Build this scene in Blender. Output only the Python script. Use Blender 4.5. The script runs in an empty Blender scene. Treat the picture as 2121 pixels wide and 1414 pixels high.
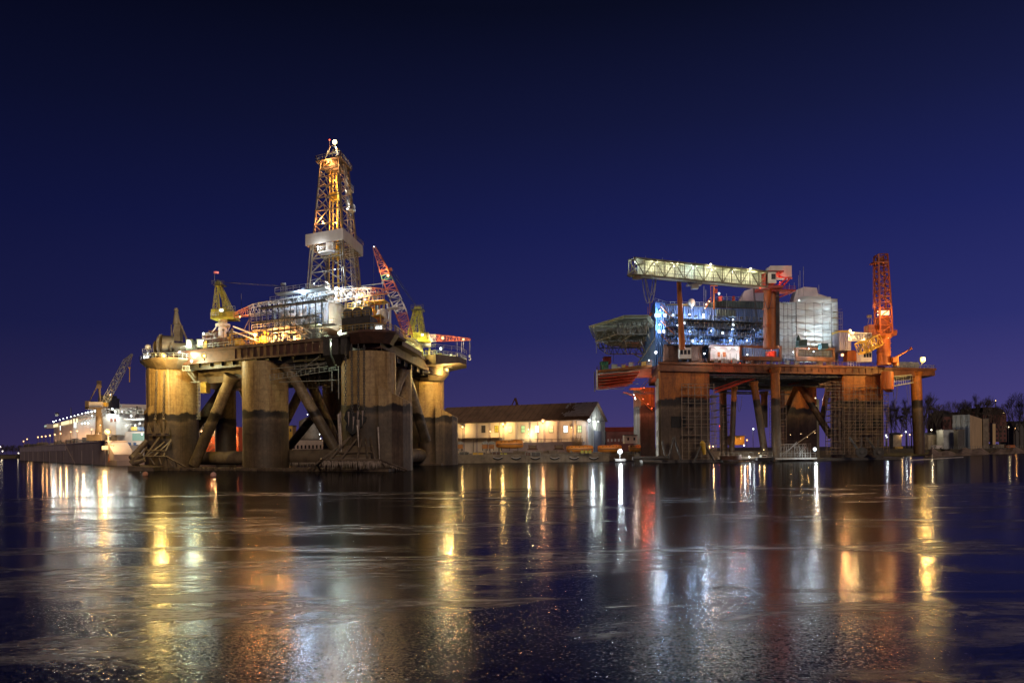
import bpy, math, random
from mathutils import Vector, Matrix
random.seed(7)
sc = bpy.context.scene
col = sc.collection
R = math.radians
# ------------------------------------------------------------------ camera
F, CX, CY, CAMH, ROLL = 1664.0, 1060.5, 930.0, 4.7, R(0.55)
cr, sr = math.cos(ROLL), math.sin(ROLL)
cam_d = bpy.data.cameras.new("camera"); cam = bpy.data.objects.new("camera", cam_d); col.objects.link(cam)
cam_d.sensor_width = 36; cam_d.lens = F/2121*36; cam_d.shift_y = (CY-707)/2121
cam_d.clip_end = 6000; cam_d.clip_start = 0.5
cam.matrix_world = Matrix(((cr, sr, 0, 0), (0, 0, -1, 0), (-sr, cr, 0, CAMH), (0, 0, 0, 1)))
sc.camera = cam
# ------------------------------------------------------------------ sky, added shore-light fill, exposure
w = bpy.data.worlds.new("World"); sc.world = w; w.use_nodes = True
nt = w.node_tree; nt.nodes.clear()
def N(nt, t, **k):
    n = nt.nodes.new(t)
    for a, b in k.items(): setattr(n, a, b)
    return n
out = N(nt, 'ShaderNodeOutputWorld'); bg = N(nt, 'ShaderNodeBackground')
tc = N(nt, 'ShaderNodeTexCoord'); sep = N(nt, 'ShaderNodeSeparateXYZ'); ramp = N(nt, 'ShaderNodeValToRGB')
nt.links.new(tc.outputs['Generated'], sep.inputs[0]); nt.links.new(sep.outputs['Z'], ramp.inputs[0])
SKY = [(0.0, (0.052, 0.037, 0.128)), (0.05, (0.036, 0.030, 0.120)), (0.14, (0.0160, 0.0180, 0.096)), (0.26, (0.0082, 0.0110, 0.070)), (0.37, (0.0052, 0.0070, 0.036)), (0.48, (0.0024, 0.0033, 0.013)), (1.0, (0.0008, 0.0012, 0.004))]
els = ramp.color_ramp.elements
els[0].position = SKY[0][0]; els[0].color = SKY[0][1]+(1,)
els[1].position = 1.0; els[1].color = SKY[-1][1]+(1,)
for p_, c_ in SKY[1:-1]:
    e = els.new(p_); e.color = c_+(1,)
mr = N(nt, 'ShaderNodeMapRange'); mr.inputs['From Min'].default_value = -0.6; mr.inputs['From Max'].default_value = 0.6
mr.inputs['To Min'].default_value = 0.55; mr.inputs['To Max'].default_value = 1.60
nt.links.new(sep.outputs['X'], mr.inputs['Value'])
vm = N(nt, 'ShaderNodeVectorMath', operation='SCALE')
nt.links.new(ramp.outputs[0], vm.inputs[0]); nt.links.new(mr.outputs[0], vm.inputs['Scale'])
nt.links.new(vm.outputs[0], bg.inputs[0]); bg.inputs[1].default_value = 1.0; nt.links.new(bg.outputs[0], out.inputs[0])
shore_fill_d = bpy.data.lights.new("moon", 'SUN'); shore_fill_d.energy = 0.85; shore_fill_d.angle = R(14); shore_fill_d.color = (1.0, 0.76, 0.57)  # added warm fill standing in for unseen city lights behind the camera
moon = bpy.data.objects.new("moon", shore_fill_d); col.objects.link(moon)
moon.rotation_euler = (R(68), 0, R(11))
sc.view_settings.view_transform = 'Standard'; sc.view_settings.look = 'None'; sc.view_settings.exposure = 0; sc.view_settings.gamma = 1
sc.cycles.use_denoising = True; sc.cycles.max_bounces = 5; sc.cycles.diffuse_bounces = 2; sc.cycles.glossy_bounces = 3
sc.cycles.transmission_bounces = 3; sc.cycles.transparent_max_bounces = 6
sc.cycles.sample_clamp_indirect = 6; sc.cycles.caustics_reflective = False; sc.cycles.caustics_refractive = False
# ------------------------------------------------------------------ measuring
def P(px, py, D):
    u, v = px-CX, CY-py
    return Vector(((u*cr+v*sr)/F*D, D, CAMH+(-u*sr+v*cr)/F*D))
def proj(p):
    a, b = p[0]*F/p[1], (p[2]-CAMH)*F/p[1]
    return CX+a*cr-b*sr, CY-(a*sr+b*cr)
class Frame:
    """a platform's own plan axes: origin o, unit axes a (along) and b (back)"""
    def __init__(s, o, pa, pb):
        s.o = Vector((o.x, o.y, 0)); a = Vector((pa.x, pa.y, 0))-s.o; b = Vector((pb.x, pb.y, 0))-s.o
        s.la, s.lb = a.length, b.length; s.a, s.b = a/s.la, b/s.lb
    def __call__(s, p):
        q = s.o+s.a*p[0]+s.b*p[1]; return Vector((q.x, q.y, p[2]))
    def q(s, px, py, v):
        lo, hi = -60.0, 160.0
        flip = proj(s((lo, v, 20)))[0] > proj(s((hi, v, 20)))[0]
        for _ in range(40):
            m = (lo+hi)/2; big = proj(s((m, v, 25)))[0] > px
            if big != flip: hi = m
            else: lo = m
        y0 = proj(s((m, v, 0)))[1]; y1 = proj(s((m, v, 50)))[1]
        return Vector((m, v, (y0-py)/(y0-y1)*50))
    def at(s, px, D):
        p = P(px, 800, D)-s.o; det = s.a.x*s.b.y-s.a.y*s.b.x
        return (p.x*s.b.y-p.y*s.b.x)/det, (s.a.x*p.y-s.a.y*p.x)/det
ident = lambda p: Vector(p)
# ------------------------------------------------------------------ materials
MATS = {}
def rgba(c): return (c[0], c[1], c[2], 1)
def mat(name, c, rough=0.6, metal=0.0, c2=None, scale=0.25, streak=0.0, split=None, bump=0.0, corr=0.0, mixpos=(0.42, 0.68), runs=False):
    """paint or steel with worn patches; split=(z, lower colour) is a painted waterline, corr = corrugation pitch"""
    if name in MATS: return MATS[name]
    m = bpy.data.materials.new(name); m.use_nodes = True; t = m.node_tree; b = t.nodes['Principled BSDF']; L = t.links.new
    geo = N(t, 'ShaderNodeNewGeometry')
    mp = N(t, 'ShaderNodeMapping'); mp.inputs['Scale'].default_value = (1, 1, 1-streak); L(geo.outputs['Position'], mp.inputs[0])
    n1 = N(t, 'ShaderNodeTexNoise'); n1.inputs['Scale'].default_value = scale; n1.inputs['Detail'].default_value = 7; n1.inputs['Roughness'].default_value = 0.62
    L(mp.outputs[0], n1.inputs['Vector'])
    cr_ = N(t, 'ShaderNodeValToRGB'); cr_.color_ramp.elements[0].position = mixpos[0]; cr_.color_ramp.elements[1].position = mixpos[1]
    L(n1.outputs[0], cr_.inputs[0])
    if c2 is None: c2 = tuple(x*0.55 for x in c)
    mx = N(t, 'ShaderNodeMix', data_type='RGBA'); mx.inputs['A'].default_value = rgba(c); mx.inputs['B'].default_value = rgba(c2)
    L(cr_.outputs[0], mx.inputs['Factor']); last = mx.outputs['Result']
    if split:
        sx = N(t, 'ShaderNodeSeparateXYZ'); L(geo.outputs['Position'], sx.inputs[0])
        n2 = N(t, 'ShaderNodeTexNoise'); n2.inputs['Scale'].default_value = 0.35; n2.inputs['Detail'].default_value = 5; L(geo.outputs['Position'], n2.inputs['Vector'])
        ma = N(t, 'ShaderNodeMath', operation='MULTIPLY_ADD'); ma.inputs[1].default_value = 2.8; L(n2.outputs[0], ma.inputs[0]); L(sx.outputs['Z'], ma.inputs[2])
        r2 = N(t, 'ShaderNodeMapRange'); r2.inputs['From Min'].default_value = split[0]+1.35; r2.inputs['From Max'].default_value = split[0]+1.75; L(ma.outputs[0], r2.inputs['Value'])
        # lower coat: three tones by height and patch
        low = N(t, 'ShaderNodeValToRGB'); E_ = low.color_ramp.elements
        lc = split[1]
        E_[0].position = 0.0; E_[0].color = rgba([x*1.0 for x in lc]); E_[1].position = 1.0; E_[1].color = rgba([x*0.35 for x in lc])
        for p_, k in ((0.35, 1.35), (0.60, 0.9), (0.80, 1.2), (0.865, 1.9), (0.905, 0.45), (0.955, 0.2)):
            e = E_.new(p_); e.color = rgba([x*k for x in lc])
        r3 = N(t, 'ShaderNodeMapRange'); r3.inputs['From Min'].default_value = 0; r3.inputs['From Max'].default_value = split[0]+1.6; L(ma.outputs[0], r3.inputs['Value'])
        L(r3.outputs[0], low.inputs[0])
        m3 = N(t, 'ShaderNodeMix', data_type='RGBA', blend_type='MULTIPLY'); m3.inputs['Factor'].default_value = 0.75
        cr3 = N(t, 'ShaderNodeValToRGB'); cr3.color_ramp.elements[0].position = 0.3; cr3.color_ramp.elements[0].color = (1.5, 1.45, 1.3, 1); cr3.color_ramp.elements[1].position = 0.7; cr3.color_ramp.elements[1].color = (0.45, 0.42, 0.4, 1)
        L(n1.outputs[0], cr3.inputs[0]); L(low.outputs[0], m3.inputs['A']); L(cr3.outputs[0], m3.inputs['B'])
        m4 = N(t, 'ShaderNodeMix', data_type='RGBA'); L(r2.outputs[0], m4.inputs['Factor']); L(m3.outputs['Result'], m4.inputs['A']); L(last, m4.inputs['B'])
        last = m4.outputs['Result']
    if runs:   # vertical rust and water runs, blotchy scale
        m5 = N(t, 'ShaderNodeMapping'); m5.inputs['Scale'].default_value = (1.5, 1.5, 0.07); L(geo.outputs['Position'], m5.inputs[0])
        n5 = N(t, 'ShaderNodeTexNoise'); n5.inputs['Scale'].default_value = 1.0; n5.inputs['Detail'].default_value = 8; n5.inputs['Roughness'].default_value = .7; L(m5.outputs[0], n5.inputs['Vector'])
        n6 = N(t, 'ShaderNodeTexNoise'); n6.inputs['Scale'].default_value = 1.1; n6.inputs['Detail'].default_value = 9; n6.inputs['Roughness'].default_value = .75; L(geo.outputs['Position'], n6.inputs['Vector'])
        k5 = N(t, 'ShaderNodeValToRGB'); k5.color_ramp.elements[0].position = .50; k5.color_ramp.elements[0].color = (1.08, 1.05, 1, 1); k5.color_ramp.elements[1].position = .68; k5.color_ramp.elements[1].color = (.58, .47, .38, 1); L(n5.outputs[0], k5.inputs[0])
        k6 = N(t, 'ShaderNodeValToRGB'); k6.color_ramp.elements[0].position = .38; k6.color_ramp.elements[0].color = (1.25, 1.2, 1.15, 1); k6.color_ramp.elements[1].position = .66; k6.color_ramp.elements[1].color = (.6, .56, .52, 1); L(n6.outputs[0], k6.inputs[0])
        for k_ in (k5, k6):
            mm = N(t, 'ShaderNodeMix', data_type='RGBA', blend_type='MULTIPLY'); mm.inputs['Factor'].default_value = .85; L(last, mm.inputs['A']); L(k_.outputs[0], mm.inputs['B']); last = mm.outputs['Result']
        # plate seams
        sz = N(t, 'ShaderNodeSeparateXYZ'); L(geo.outputs['Position'], sz.inputs[0]); pp = N(t, 'ShaderNodeMath', operation='PINGPONG'); pp.inputs[1].default_value = 1.45; L(sz.outputs['Z'], pp.inputs[0])
        lt_ = N(t, 'ShaderNodeMath', operation='LESS_THAN'); lt_.inputs[1].default_value = .05; L(pp.outputs[0], lt_.inputs[0]); fm = N(t, 'ShaderNodeMath', operation='MULTIPLY'); fm.inputs[1].default_value = .35; L(lt_.outputs[0], fm.inputs[0])
        mm = N(t, 'ShaderNodeMix', data_type='RGBA'); L(fm.outputs[0], mm.inputs['Factor']); L(last, mm.inputs['A']); mm.inputs['B'].default_value = (.05, .035, .025, 1); last = mm.outputs['Result']
    L(last, b.inputs['Base Color'])
    rr = N(t, 'ShaderNodeMapRange'); rr.inputs['To Min'].default_value = max(0.1, rough-0.12); rr.inputs['To Max'].default_value = min(1, rough+0.12); L(n1.outputs[0], rr.inputs['Value']); L(rr.outputs[0], b.inputs['Roughness'])
    b.inputs['Metallic'].default_value = metal
    src = None
    if bump:
        n4 = N(t, 'ShaderNodeTexNoise'); n4.inputs['Scale'].default_value = 1.7; n4.inputs['Detail'].default_value = 6; L(geo.outputs['Position'], n4.inputs['Vector'])
        bp = N(t, 'ShaderNodeBump'); bp.inputs['Strength'].default_value = bump; bp.inputs['Distance'].default_value = 0.3; L(n4.outputs[0], bp.inputs['Height']); L(bp.outputs[0], b.inputs['Normal']); src = bp
    if corr:
        sx2 = N(t, 'ShaderNodeSeparateXYZ'); L(geo.outputs['Position'], sx2.inputs[0])
        ad = N(t, 'ShaderNodeMath', operation='ADD'); L(sx2.outputs['X'], ad.inputs[0]); L(sx2.outputs['Y'], ad.inputs[1])
        ml = N(t, 'ShaderNodeMath', operation='MULTIPLY'); ml.inputs[1].default_value = 6.283/corr; L(ad.outputs[0], ml.inputs[0])
        sn = N(t, 'ShaderNodeMath', operation='SINE'); L(ml.outputs[0], sn.inputs[0])
        bp2 = N(t, 'ShaderNodeBump'); bp2.inputs['Strength'].default_value = 0.8; bp2.inputs['Distance'].default_value = 0.25; L(sn.outputs[0], bp2.inputs['Height'])
        if src: L(src.outputs[0], bp2.inputs['Normal'])
        L(bp2.outputs[0], b.inputs['Normal'])
    MATS[name] = m; return m
def glow(name, c, s, base=.6):
    if name in MATS: return MATS[name]
    m = bpy.data.materials.new(name); m.use_nodes = True; b = m.node_tree.nodes['Principled BSDF']
    b.inputs['Base Color'].default_value = (base, base, base, 1); b.inputs['Emission Color'].default_value = rgba(c); b.inputs['Emission Strength'].default_value = s
    try: m.cycles.emission_sampling = 'NONE'
    except Exception: pass
    MATS[name] = m; return m
def bandmat(name, ca, cb, pitch, axis=2, c=0.0, rough=0.5):
    """paint in alternating bands (lattice booms)"""
    m = bpy.data.materials.new(name); m.use_nodes = True; t = m.node_tree; b = t.nodes['Principled BSDF']; L = t.links.new
    geo = N(t, 'ShaderNodeNewGeometry'); s = N(t, 'ShaderNodeSeparateXYZ'); L(geo.outputs['Position'], s.inputs[0])
    a = N(t, 'ShaderNodeMath', operation='ADD'); a.inputs[1].default_value = c; L(s.outputs[axis], a.inputs[0])
    d = N(t, 'ShaderNodeMath', operation='PINGPONG'); d.inputs[1].default_value = pitch; L(a.outputs[0], d.inputs[0])
    g = N(t, 'ShaderNodeMath', operation='GREATER_THAN'); g.inputs[1].default_value = pitch/2; L(d.outputs[0], g.inputs[0])
    mx = N(t, 'ShaderNodeMix', data_type='RGBA'); mx.inputs['A'].default_value = rgba(ca); mx.inputs['B'].default_value = rgba(cb); L(g.outputs[0], mx.inputs['Factor'])
    L(mx.outputs['Result'], b.inputs['Base Color']); b.inputs['Roughness'].default_value = rough
    MATS[name] = m; return m
def stepmat(name, axis, lo, hi, cols, rough=0.5):
    """paint changing colour in steps along a world axis: cols = [(fraction, colour)]"""
    m = bpy.data.materials.new(name); m.use_nodes = True; t = m.node_tree; b = t.nodes['Principled BSDF']; L = t.links.new
    geo = N(t, 'ShaderNodeNewGeometry'); s = N(t, 'ShaderNodeSeparateXYZ'); L(geo.outputs['Position'], s.inputs[0])
    r = N(t, 'ShaderNodeMapRange'); r.inputs['From Min'].default_value = lo; r.inputs['From Max'].default_value = hi; L(s.outputs[axis], r.inputs['Value'])
    k = N(t, 'ShaderNodeValToRGB'); k.color_ramp.interpolation = 'CONSTANT'; e_ = k.color_ramp.elements; e_[0].position = cols[0][0]; e_[0].color = rgba(cols[0][1]); e_[1].position = cols[1][0]; e_[1].color = rgba(cols[1][1])
    for p_, c_ in cols[2:]: e = e_.new(p_); e.color = rgba(c_)
    L(r.outputs[0], k.inputs[0]); L(k.outputs[0], b.inputs['Base Color']); b.inputs['Roughness'].default_value = rough; MATS[name] = m; return m
tan = mat('tan_hull', (0.40, 0.29, 0.125), 0.55, c2=(0.25, 0.165, 0.07), scale=0.22, streak=0.6, split=(15.0, (0.066, 0.050, 0.034)), bump=0.16, runs=True)
tube_t = mat('tan_tube', (0.30, 0.245, 0.15), 0.5, c2=(0.17, 0.13, 0.08), scale=0.3, split=(15.0, (0.08, 0.066, 0.045)), bump=0.1, runs=True)
tan_dk = mat('tan_dark', (0.16, 0.12, 0.08), 0.6, c2=(0.08, 0.055, 0.04), scale=0.4, bump=0.1)
girder = mat('rust_girder', (0.13, 0.062, 0.042), 0.65, c2=(0.06, 0.032, 0.024), scale=0.5, bump=0.1)
steel = mat('grey_steel', (0.30, 0.31, 0.29), 0.5, 0.3, scale=0.8)
steel_dk = mat('dark_steel', (0.085, 0.08, 0.075), 0.55, 0.2, scale=0.8)
galv = mat('galvanised_rail', (0.42, 0.42, 0.38), 0.5, 0.2, scale=1.5)
derr = mat('derrick_steel', (0.20, 0.165, 0.11), 0.5, 0.2, c2=(0.13, 0.085, 0.05), scale=0.4)
white = mat('white_paint', (0.74, 0.70, 0.64), 0.5, c2=(0.6, 0.55, 0.48), scale=0.35, streak=0.7)
whitec = mat('white_corrugated', (0.50, 0.47, 0.44), 0.5, c2=(0.38, 0.34, 0.31), scale=0.3, corr=0.8)
yel = mat('yellow_green_paint', (0.50, 0.48, 0.06), 0.5, c2=(0.30, 0.27, 0.05), scale=0.9)
yelo = mat('yellow_paint', (0.60, 0.38, 0.04), 0.5, c2=(0.4, 0.24, 0.03), scale=0.7)
orange = mat('orange_hull', (0.40, 0.140, 0.020), 0.55, c2=(0.16, 0.055, 0.014), scale=0.28, streak=0.8, split=(20.0, (0.068, 0.052, 0.037)), bump=0.16, runs=True)
orange_p = mat('orange_paint', (0.48, 0.135, 0.02), 0.5, c2=(0.24, 0.068, 0.015), scale=0.6, streak=.7)
red = mat('red_paint', (0.46, 0.045, 0.02), 0.5, c2=(0.24, 0.03, 0.015), scale=0.7)
blue = mat('blue_panel', (0.12, 0.20, 0.40), 0.45, c2=(0.06, 0.11, 0.23), scale=0.5, streak=0.6, corr=1.1)
blue_dk = mat('blue_grey_panel', (0.10, 0.15, 0.24), 0.5, c2=(0.035, 0.06, 0.10), scale=0.5, corr=1.3)
green_w = mat('pale_green_paint', (0.42, 0.48, 0.36), 0.5, c2=(0.26, 0.30, 0.22), scale=0.4)
black = mat('black', (0.012, 0.012, 0.012), 0.7)
conc = mat('concrete', (0.24, 0.20, 0.15), 0.85, c2=(0.12, 0.10, 0.08), scale=0.35, bump=0.3)
roofm = mat('roof_felt', (0.25, 0.155, 0.10), 0.85, c2=(0.16, 0.10, 0.065), scale=0.25, bump=.3)
snow = mat('snow', (0.72, 0.72, 0.74), 0.7, c2=(0.5, 0.48, 0.48), scale=0.5, bump=0.2)
ice = mat('icicle_ice', (0.40, 0.33, 0.27), 0.25, c2=(0.20, 0.16, 0.12), scale=1.5)
mast_tan = mat('tan_mast', (0.46, 0.36, 0.20), 0.6, c2=(.3, .22, .12), scale=.6)
brick = mat('brick', (0.22, 0.085, 0.06), 0.85, c2=(0.13, 0.055, 0.045), scale=0.25)
bark = mat('bark', (0.085, 0.07, 0.06), 0.9)
ground_m = mat('earth', (0.11, 0.085, 0.055), 0.95, c2=(0.06, 0.05, 0.035), scale=0.1, bump=0.5)
glass = mat('window_glass', (0.03, 0.035, 0.04), 0.12)
lit_w = glow('lit_window_white', (0.85, 0.97, 1.0), 2.2)
lit_g = glow('lit_window_green', (0.30, 1.0, 0.55), 0.55)
lit_y = glow('lit_window_yellow', (1.0, 0.80, 0.42), 1.2)
# ------------------------------------------------------------------ objects
def tag(o, label=None, cat=None, group=None, kind=None):
    for k, v in (('label', label), ('category', cat), ('group', group), ('kind', kind)):
        if v: o[k] = v
    return o
def thing(name, label, cat, loc=(0, 0, 0), group=None):
    o = bpy.data.objects.new(name, None); o.empty_display_size = 0.5; o.location = loc; col.objects.link(o)
    return tag(o, label, cat, group)
def origin(o):
    v = Vector((0, 0, 0))
    while o: v = v+o.location; o = o.parent
    return v
class MB:
    def __init__(s, T=ident): s.v, s.f, s.sm, s.T = [], [], [], T
    def add(s, vs, fs, smooth=False):
        k = len(s.v); s.v += [s.T(p) for p in vs]; s.f += [tuple(i+k for i in f) for f in fs]; s.sm += [smooth]*len(fs)
        return s
    def raw(s, vs, fs, smooth=False):
        T = s.T; s.T = ident; s.add(vs, fs, smooth); s.T = T; return s
    def box(s, x0, x1, y0, y1, z0, z1):
        return s.add([(x, y, z) for z in (z0, z1) for y in (y0, y1) for x in (x0, x1)],
                     [(0, 2, 3, 1), (4, 5, 7, 6), (0, 1, 5, 4), (2, 6, 7, 3), (0, 4, 6, 2), (1, 3, 7, 5)])
    def tube(s, p, q, r, r2=None, n=8, cap=True):
        p, q = s.T(p), s.T(q); r2 = r if r2 is None else r2; d = q-p
        if d.length < 1e-6: return s
        d.normalize(); x = d.orthogonal().normalized() if abs(d.z) < .999 else Vector((1, 0, 0)); y = d.cross(x)
        vs = [c+(x*math.cos(a)+y*math.sin(a))*rr for c, rr in ((p, r), (q, r2)) for a in [2*math.pi*(i+.5)/n for i in range(n)]]
        s.raw(vs, [(i, (i+1) % n, n+(i+1) % n, n+i) for i in range(n)], n > 5)
        if cap: s.raw(vs, [tuple(range(n))[::-1], tuple(range(n, 2*n))])
        return s
    def bar(s, p, q, w): return s.tube(p, q, w*0.62, n=4, cap=False)
    def path(s, pts, r, n=6):
        for a, b in zip(pts, pts[1:]): s.tube(a, b, r, n=n, cap=False)
        return s
    def prism(s, pts, z0, z1):   # pts: footprint [(x,y)], z1 number or list of heights
        n = len(pts); zt = z1 if isinstance(z1, (list, tuple)) else [z1]*n; zb = z0 if isinstance(z0, (list, tuple)) else [z0]*n
        return s.add([(p[0], p[1], z) for p, z in zip(pts, zb)]+[(p[0], p[1], z) for p, z in zip(pts, zt)],
                     [(i, (i+1) % n, n+(i+1) % n, n+i) for i in range(n)]+[tuple(range(n))[::-1], tuple(range(n, 2*n))])
    def ball(s, c, r, n=12, sz=1.0, z0=-1.0):
        c = s.T(c); m = n//2; vs = []; fs = []
        for j in range(m+1):
            ph = math.pi*j/m
            for i in range(n):
                a = 2*math.pi*i/n; vs.append(c+Vector((r*math.sin(ph)*math.cos(a), r*math.sin(ph)*math.sin(a), max(z0*r, r*sz*math.cos(ph)))))
        for j in range(m):
            for i in range(n): fs.append((j*n+i, (j+1)*n+i, (j+1)*n+(i+1) % n, j*n+(i+1) % n))
        return s.raw(vs, fs, True)
    def rail(s, pts, h=1.15, sp=2.2, r=0.06, mid=True):
        pts = [Vector(p) for p in pts]
        for a, b in zip(pts, pts[1:]):
            n = max(1, round((b-a).length/sp)); U = Vector((0, 0, h))
            s.bar(a+U, b+U, r*1.6)
            if mid: s.bar(a+U*.5, b+U*.5, r*1.2)
            for i in range(n+1): c = a.lerp(b, i/n); s.bar(c, c+U, r*1.5)
        return s
    def truss(s, p, q, w0, w1, n, r=0.12, up=(0, 0, 1), hh=None, lace=2, rc=None, tri=False):
        """four-chord lattice from p to q, width w0 -> w1 (height ratio hh)"""
        p, q = s.T(p), s.T(q); d = (q-p).normalized(); U = Vector(up); sd = d.cross(U).normalized(); U = sd.cross(d).normalized(); hh = hh or 1.0; rc = rc or r*1.5
        T = s.T; s.T = ident; rings = []
        for i in range(n+1):
            t = i/n; c = p.lerp(q, t); ww = (w0+(w1-w0)*t)/2
            rings.append([c+sd*a*ww+U*b*ww*hh for a, b in ((-1, -1), (1, -1), (1, 1), (-1, 1))])
        for i in range(n):
            A, B = rings[i], rings[i+1]
            for k in range(4):
                s.bar(A[k], B[k], rc*2); k2 = (k+1) % 4
                if lace == 2: s.bar(A[k], B[k2], r*2) if (i+k) % 2 else s.bar(A[k2], B[k], r*2)
                else: s.bar(A[k], B[k2], r*2); s.bar(A[k2], B[k], r*2)
                s.bar(A[k], A[k2], r*2)
        for k in range(4): s.bar(rings[-1][k], rings[-1][(k+1) % 4], r*2)
        s.T = T; return s
    def stair(s, p, q, wdt=(0, 1, 0), n=None, r=0.07):
        p, q = Vector(p), Vector(q); w_ = Vector(wdt); n = n or max(4, int(abs(q.z-p.z)/0.45))
        for e in (Vector(), w_):
            s.bar(p+e, q+e, 0.16); s.bar(p+e+Vector((0, 0, 1.1)), q+e+Vector((0, 0, 1.1)), 0.08)
        for i in range(n+1):
            c = p.lerp(q, i/n); s.bar(c, c+w_, 0.09)
        return s
    def scaffold(s, u0, u1, v0, v1, z0, z1, nu, nz, r=0.065, nv=1, boards=True, rag=0.0):
        us = [u0+(u1-u0)*i/nu for i in range(nu+1)]; zs = [z0+(z1-z0)*i/nz for i in range(nz+1)]
        for v in (v0, v1):
            for u in us: s.bar((u, v, z0), (u, v, z1+random.uniform(0, rag)), r*1.6)
            for z in zs:
                if z > z0+0.1: s.bar((u0, v, z), (u1, v, z), r*1.4); s.bar((u0, v, z+0.0), (u1, v, z+0.0), r)
                s.bar((u0, v, z+1.0), (u1, v, z+1.0), r*1.1) if random.random() < .7 else None
            for i in range(nu):
                for j in range(nz):
                    if random.random() < .16: s.bar((us[i], v, zs[j]), (us[i+1], v, zs[j+1]), r)
        for z in zs:
            for u in us: s.bar((u, v0, z), (u, v1, z), r)
            if boards and random.random() < .75:
                a, b = sorted((random.randrange(nu), random.randrange(nu)+1)); a, b = (a, b) if b > a else (b, a+1)
                s.box(us[a], us[min(b, nu)], v0, v1, z+0.03, z+0.1)
        return s
    def build(s, name, m, parent=None, label=None, kind=None):
        if not s.v: return None
        o0 = origin(parent) if parent else Vector()
        me = bpy.data.meshes.new(name); me.from_pydata([tuple(v-o0) for v in s.v], [], s.f); me.materials.append(m)
        me.polygons.foreach_set('use_smooth', s.sm); me.validate(); me.update()
        o = bpy.data.objects.new(name, me); col.objects.link(o); o.parent = parent
        if label: o['label'] = label
        if kind: o['kind'] = kind
        return o
def copy_tree(o, parent=None):
    c = o.copy(); col.objects.link(c); c.parent = parent
    for ch in list(o.children):
        if ch.type != 'LIGHT': copy_tree(ch, c)
    return c
def boxpx(mb, x0, x1, y0, y1, D, dep):
    a, b = P((x0+x1)/2, y0, D), P((x0+x1)/2, y1, D); l, r = P(x0, (y0+y1)/2, D), P(x1, (y0+y1)/2, D)
    mb.box(l.x, r.x, D, D+dep, b.z, a.z); return (l.x, r.x, D, D+dep, b.z, a.z)
# ------------------------------------------------------------------ lamps
WARM, AMBER, COOL, BLUEW, GREENW, REDL = (1.0, 0.60, 0.22), (1.0, 0.42, 0.12), (0.86, 0.95, 1.0), (0.55, 0.74, 1.0), (0.80, 1.0, 0.72), (1.0, 0.08, 0.03)
GM = {}
def lampmesh(c, size):
    key = (c, round(size, 2))
    if key in GM: return GM[key]
    h = MB(); s = size
    h.box(-s*.6, s*.6, 0, s*.55, -s*.6, s*.6); h.box(-s*.12, s*.12, .1*s, s*.4, -s*1.5, -s*.65); h.box(-s*.6, s*.6, -s*.3, 0, s*.6, s*.68)
    me = bpy.data.meshes.new('floodlight'); me.from_pydata([tuple(v) for v in h.v], [], h.f); me.materials.append(black)
    l = MB(); l.ball((0, -s*.15, 0), s*(.60 if s < .36 else .40), 10)
    m2 = bpy.data.meshes.new('lens'); m2.from_pydata([tuple(v) for v in l.v], [], l.f)
    warm = c[2] < .5; cc = tuple(0.8*x+0.2*y for x, y in zip(c, (1, 0.9, 0.6))) if warm and c[1] > .3 else (c if warm else tuple(.5+.5*x for x in c))
    m2.materials.append(glow('lamp_glow_%d_%d_%d' % tuple(int(x*99) for x in c), cc, 6 if warm else 12, .01)); m2.polygons.foreach_set('use_smooth', [True]*len(m2.polygons))
    m3 = None
    if size >= .36:   # bowl behind the lens, given its own glow as the lamp's halo
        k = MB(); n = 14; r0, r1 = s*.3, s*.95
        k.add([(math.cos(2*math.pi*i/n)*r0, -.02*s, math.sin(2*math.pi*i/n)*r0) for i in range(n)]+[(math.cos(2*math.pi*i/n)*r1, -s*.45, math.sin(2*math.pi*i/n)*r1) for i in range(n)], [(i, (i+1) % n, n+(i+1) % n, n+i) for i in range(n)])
        m3 = bpy.data.meshes.new('halo_bowl'); m3.from_pydata([tuple(v) for v in k.v], [], k.f); m3.materials.append(glow('halo_glow_%d_%d_%d' % tuple(int(x*99) for x in c), c, .85, .01))
    GM[key] = (me, m2, m3); return GM[key]
LP = 1.15
def lamp(parent, pos, c=WARM, power=1500, size=0.42, front=None, light=True, name='floodlight'):
    pos = Vector(pos); me, m2, m3 = lampmesh(c, size); o0 = origin(parent) if parent else Vector()
    f = bpy.data.objects.new(name, me); col.objects.link(f); f.parent = parent; f.location = pos-o0
    l = bpy.data.objects.new('lens', m2); col.objects.link(l); l.parent = f
    if m3: rf_ = bpy.data.objects.new('halo_bowl', m3); col.objects.link(rf_); rf_.parent = f
    if light and power > 0:
        d = bpy.data.lights.new('lamp_light', 'POINT'); d.energy = power*LP; d.color = c; d.shadow_soft_size = size*0.5
        lo = bpy.data.objects.new('lamp_light', d); col.objects.link(lo); lo.parent = f
        lo.location = front if front else (0, -size*1.5-.25, -size*.6)
    return f
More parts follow.
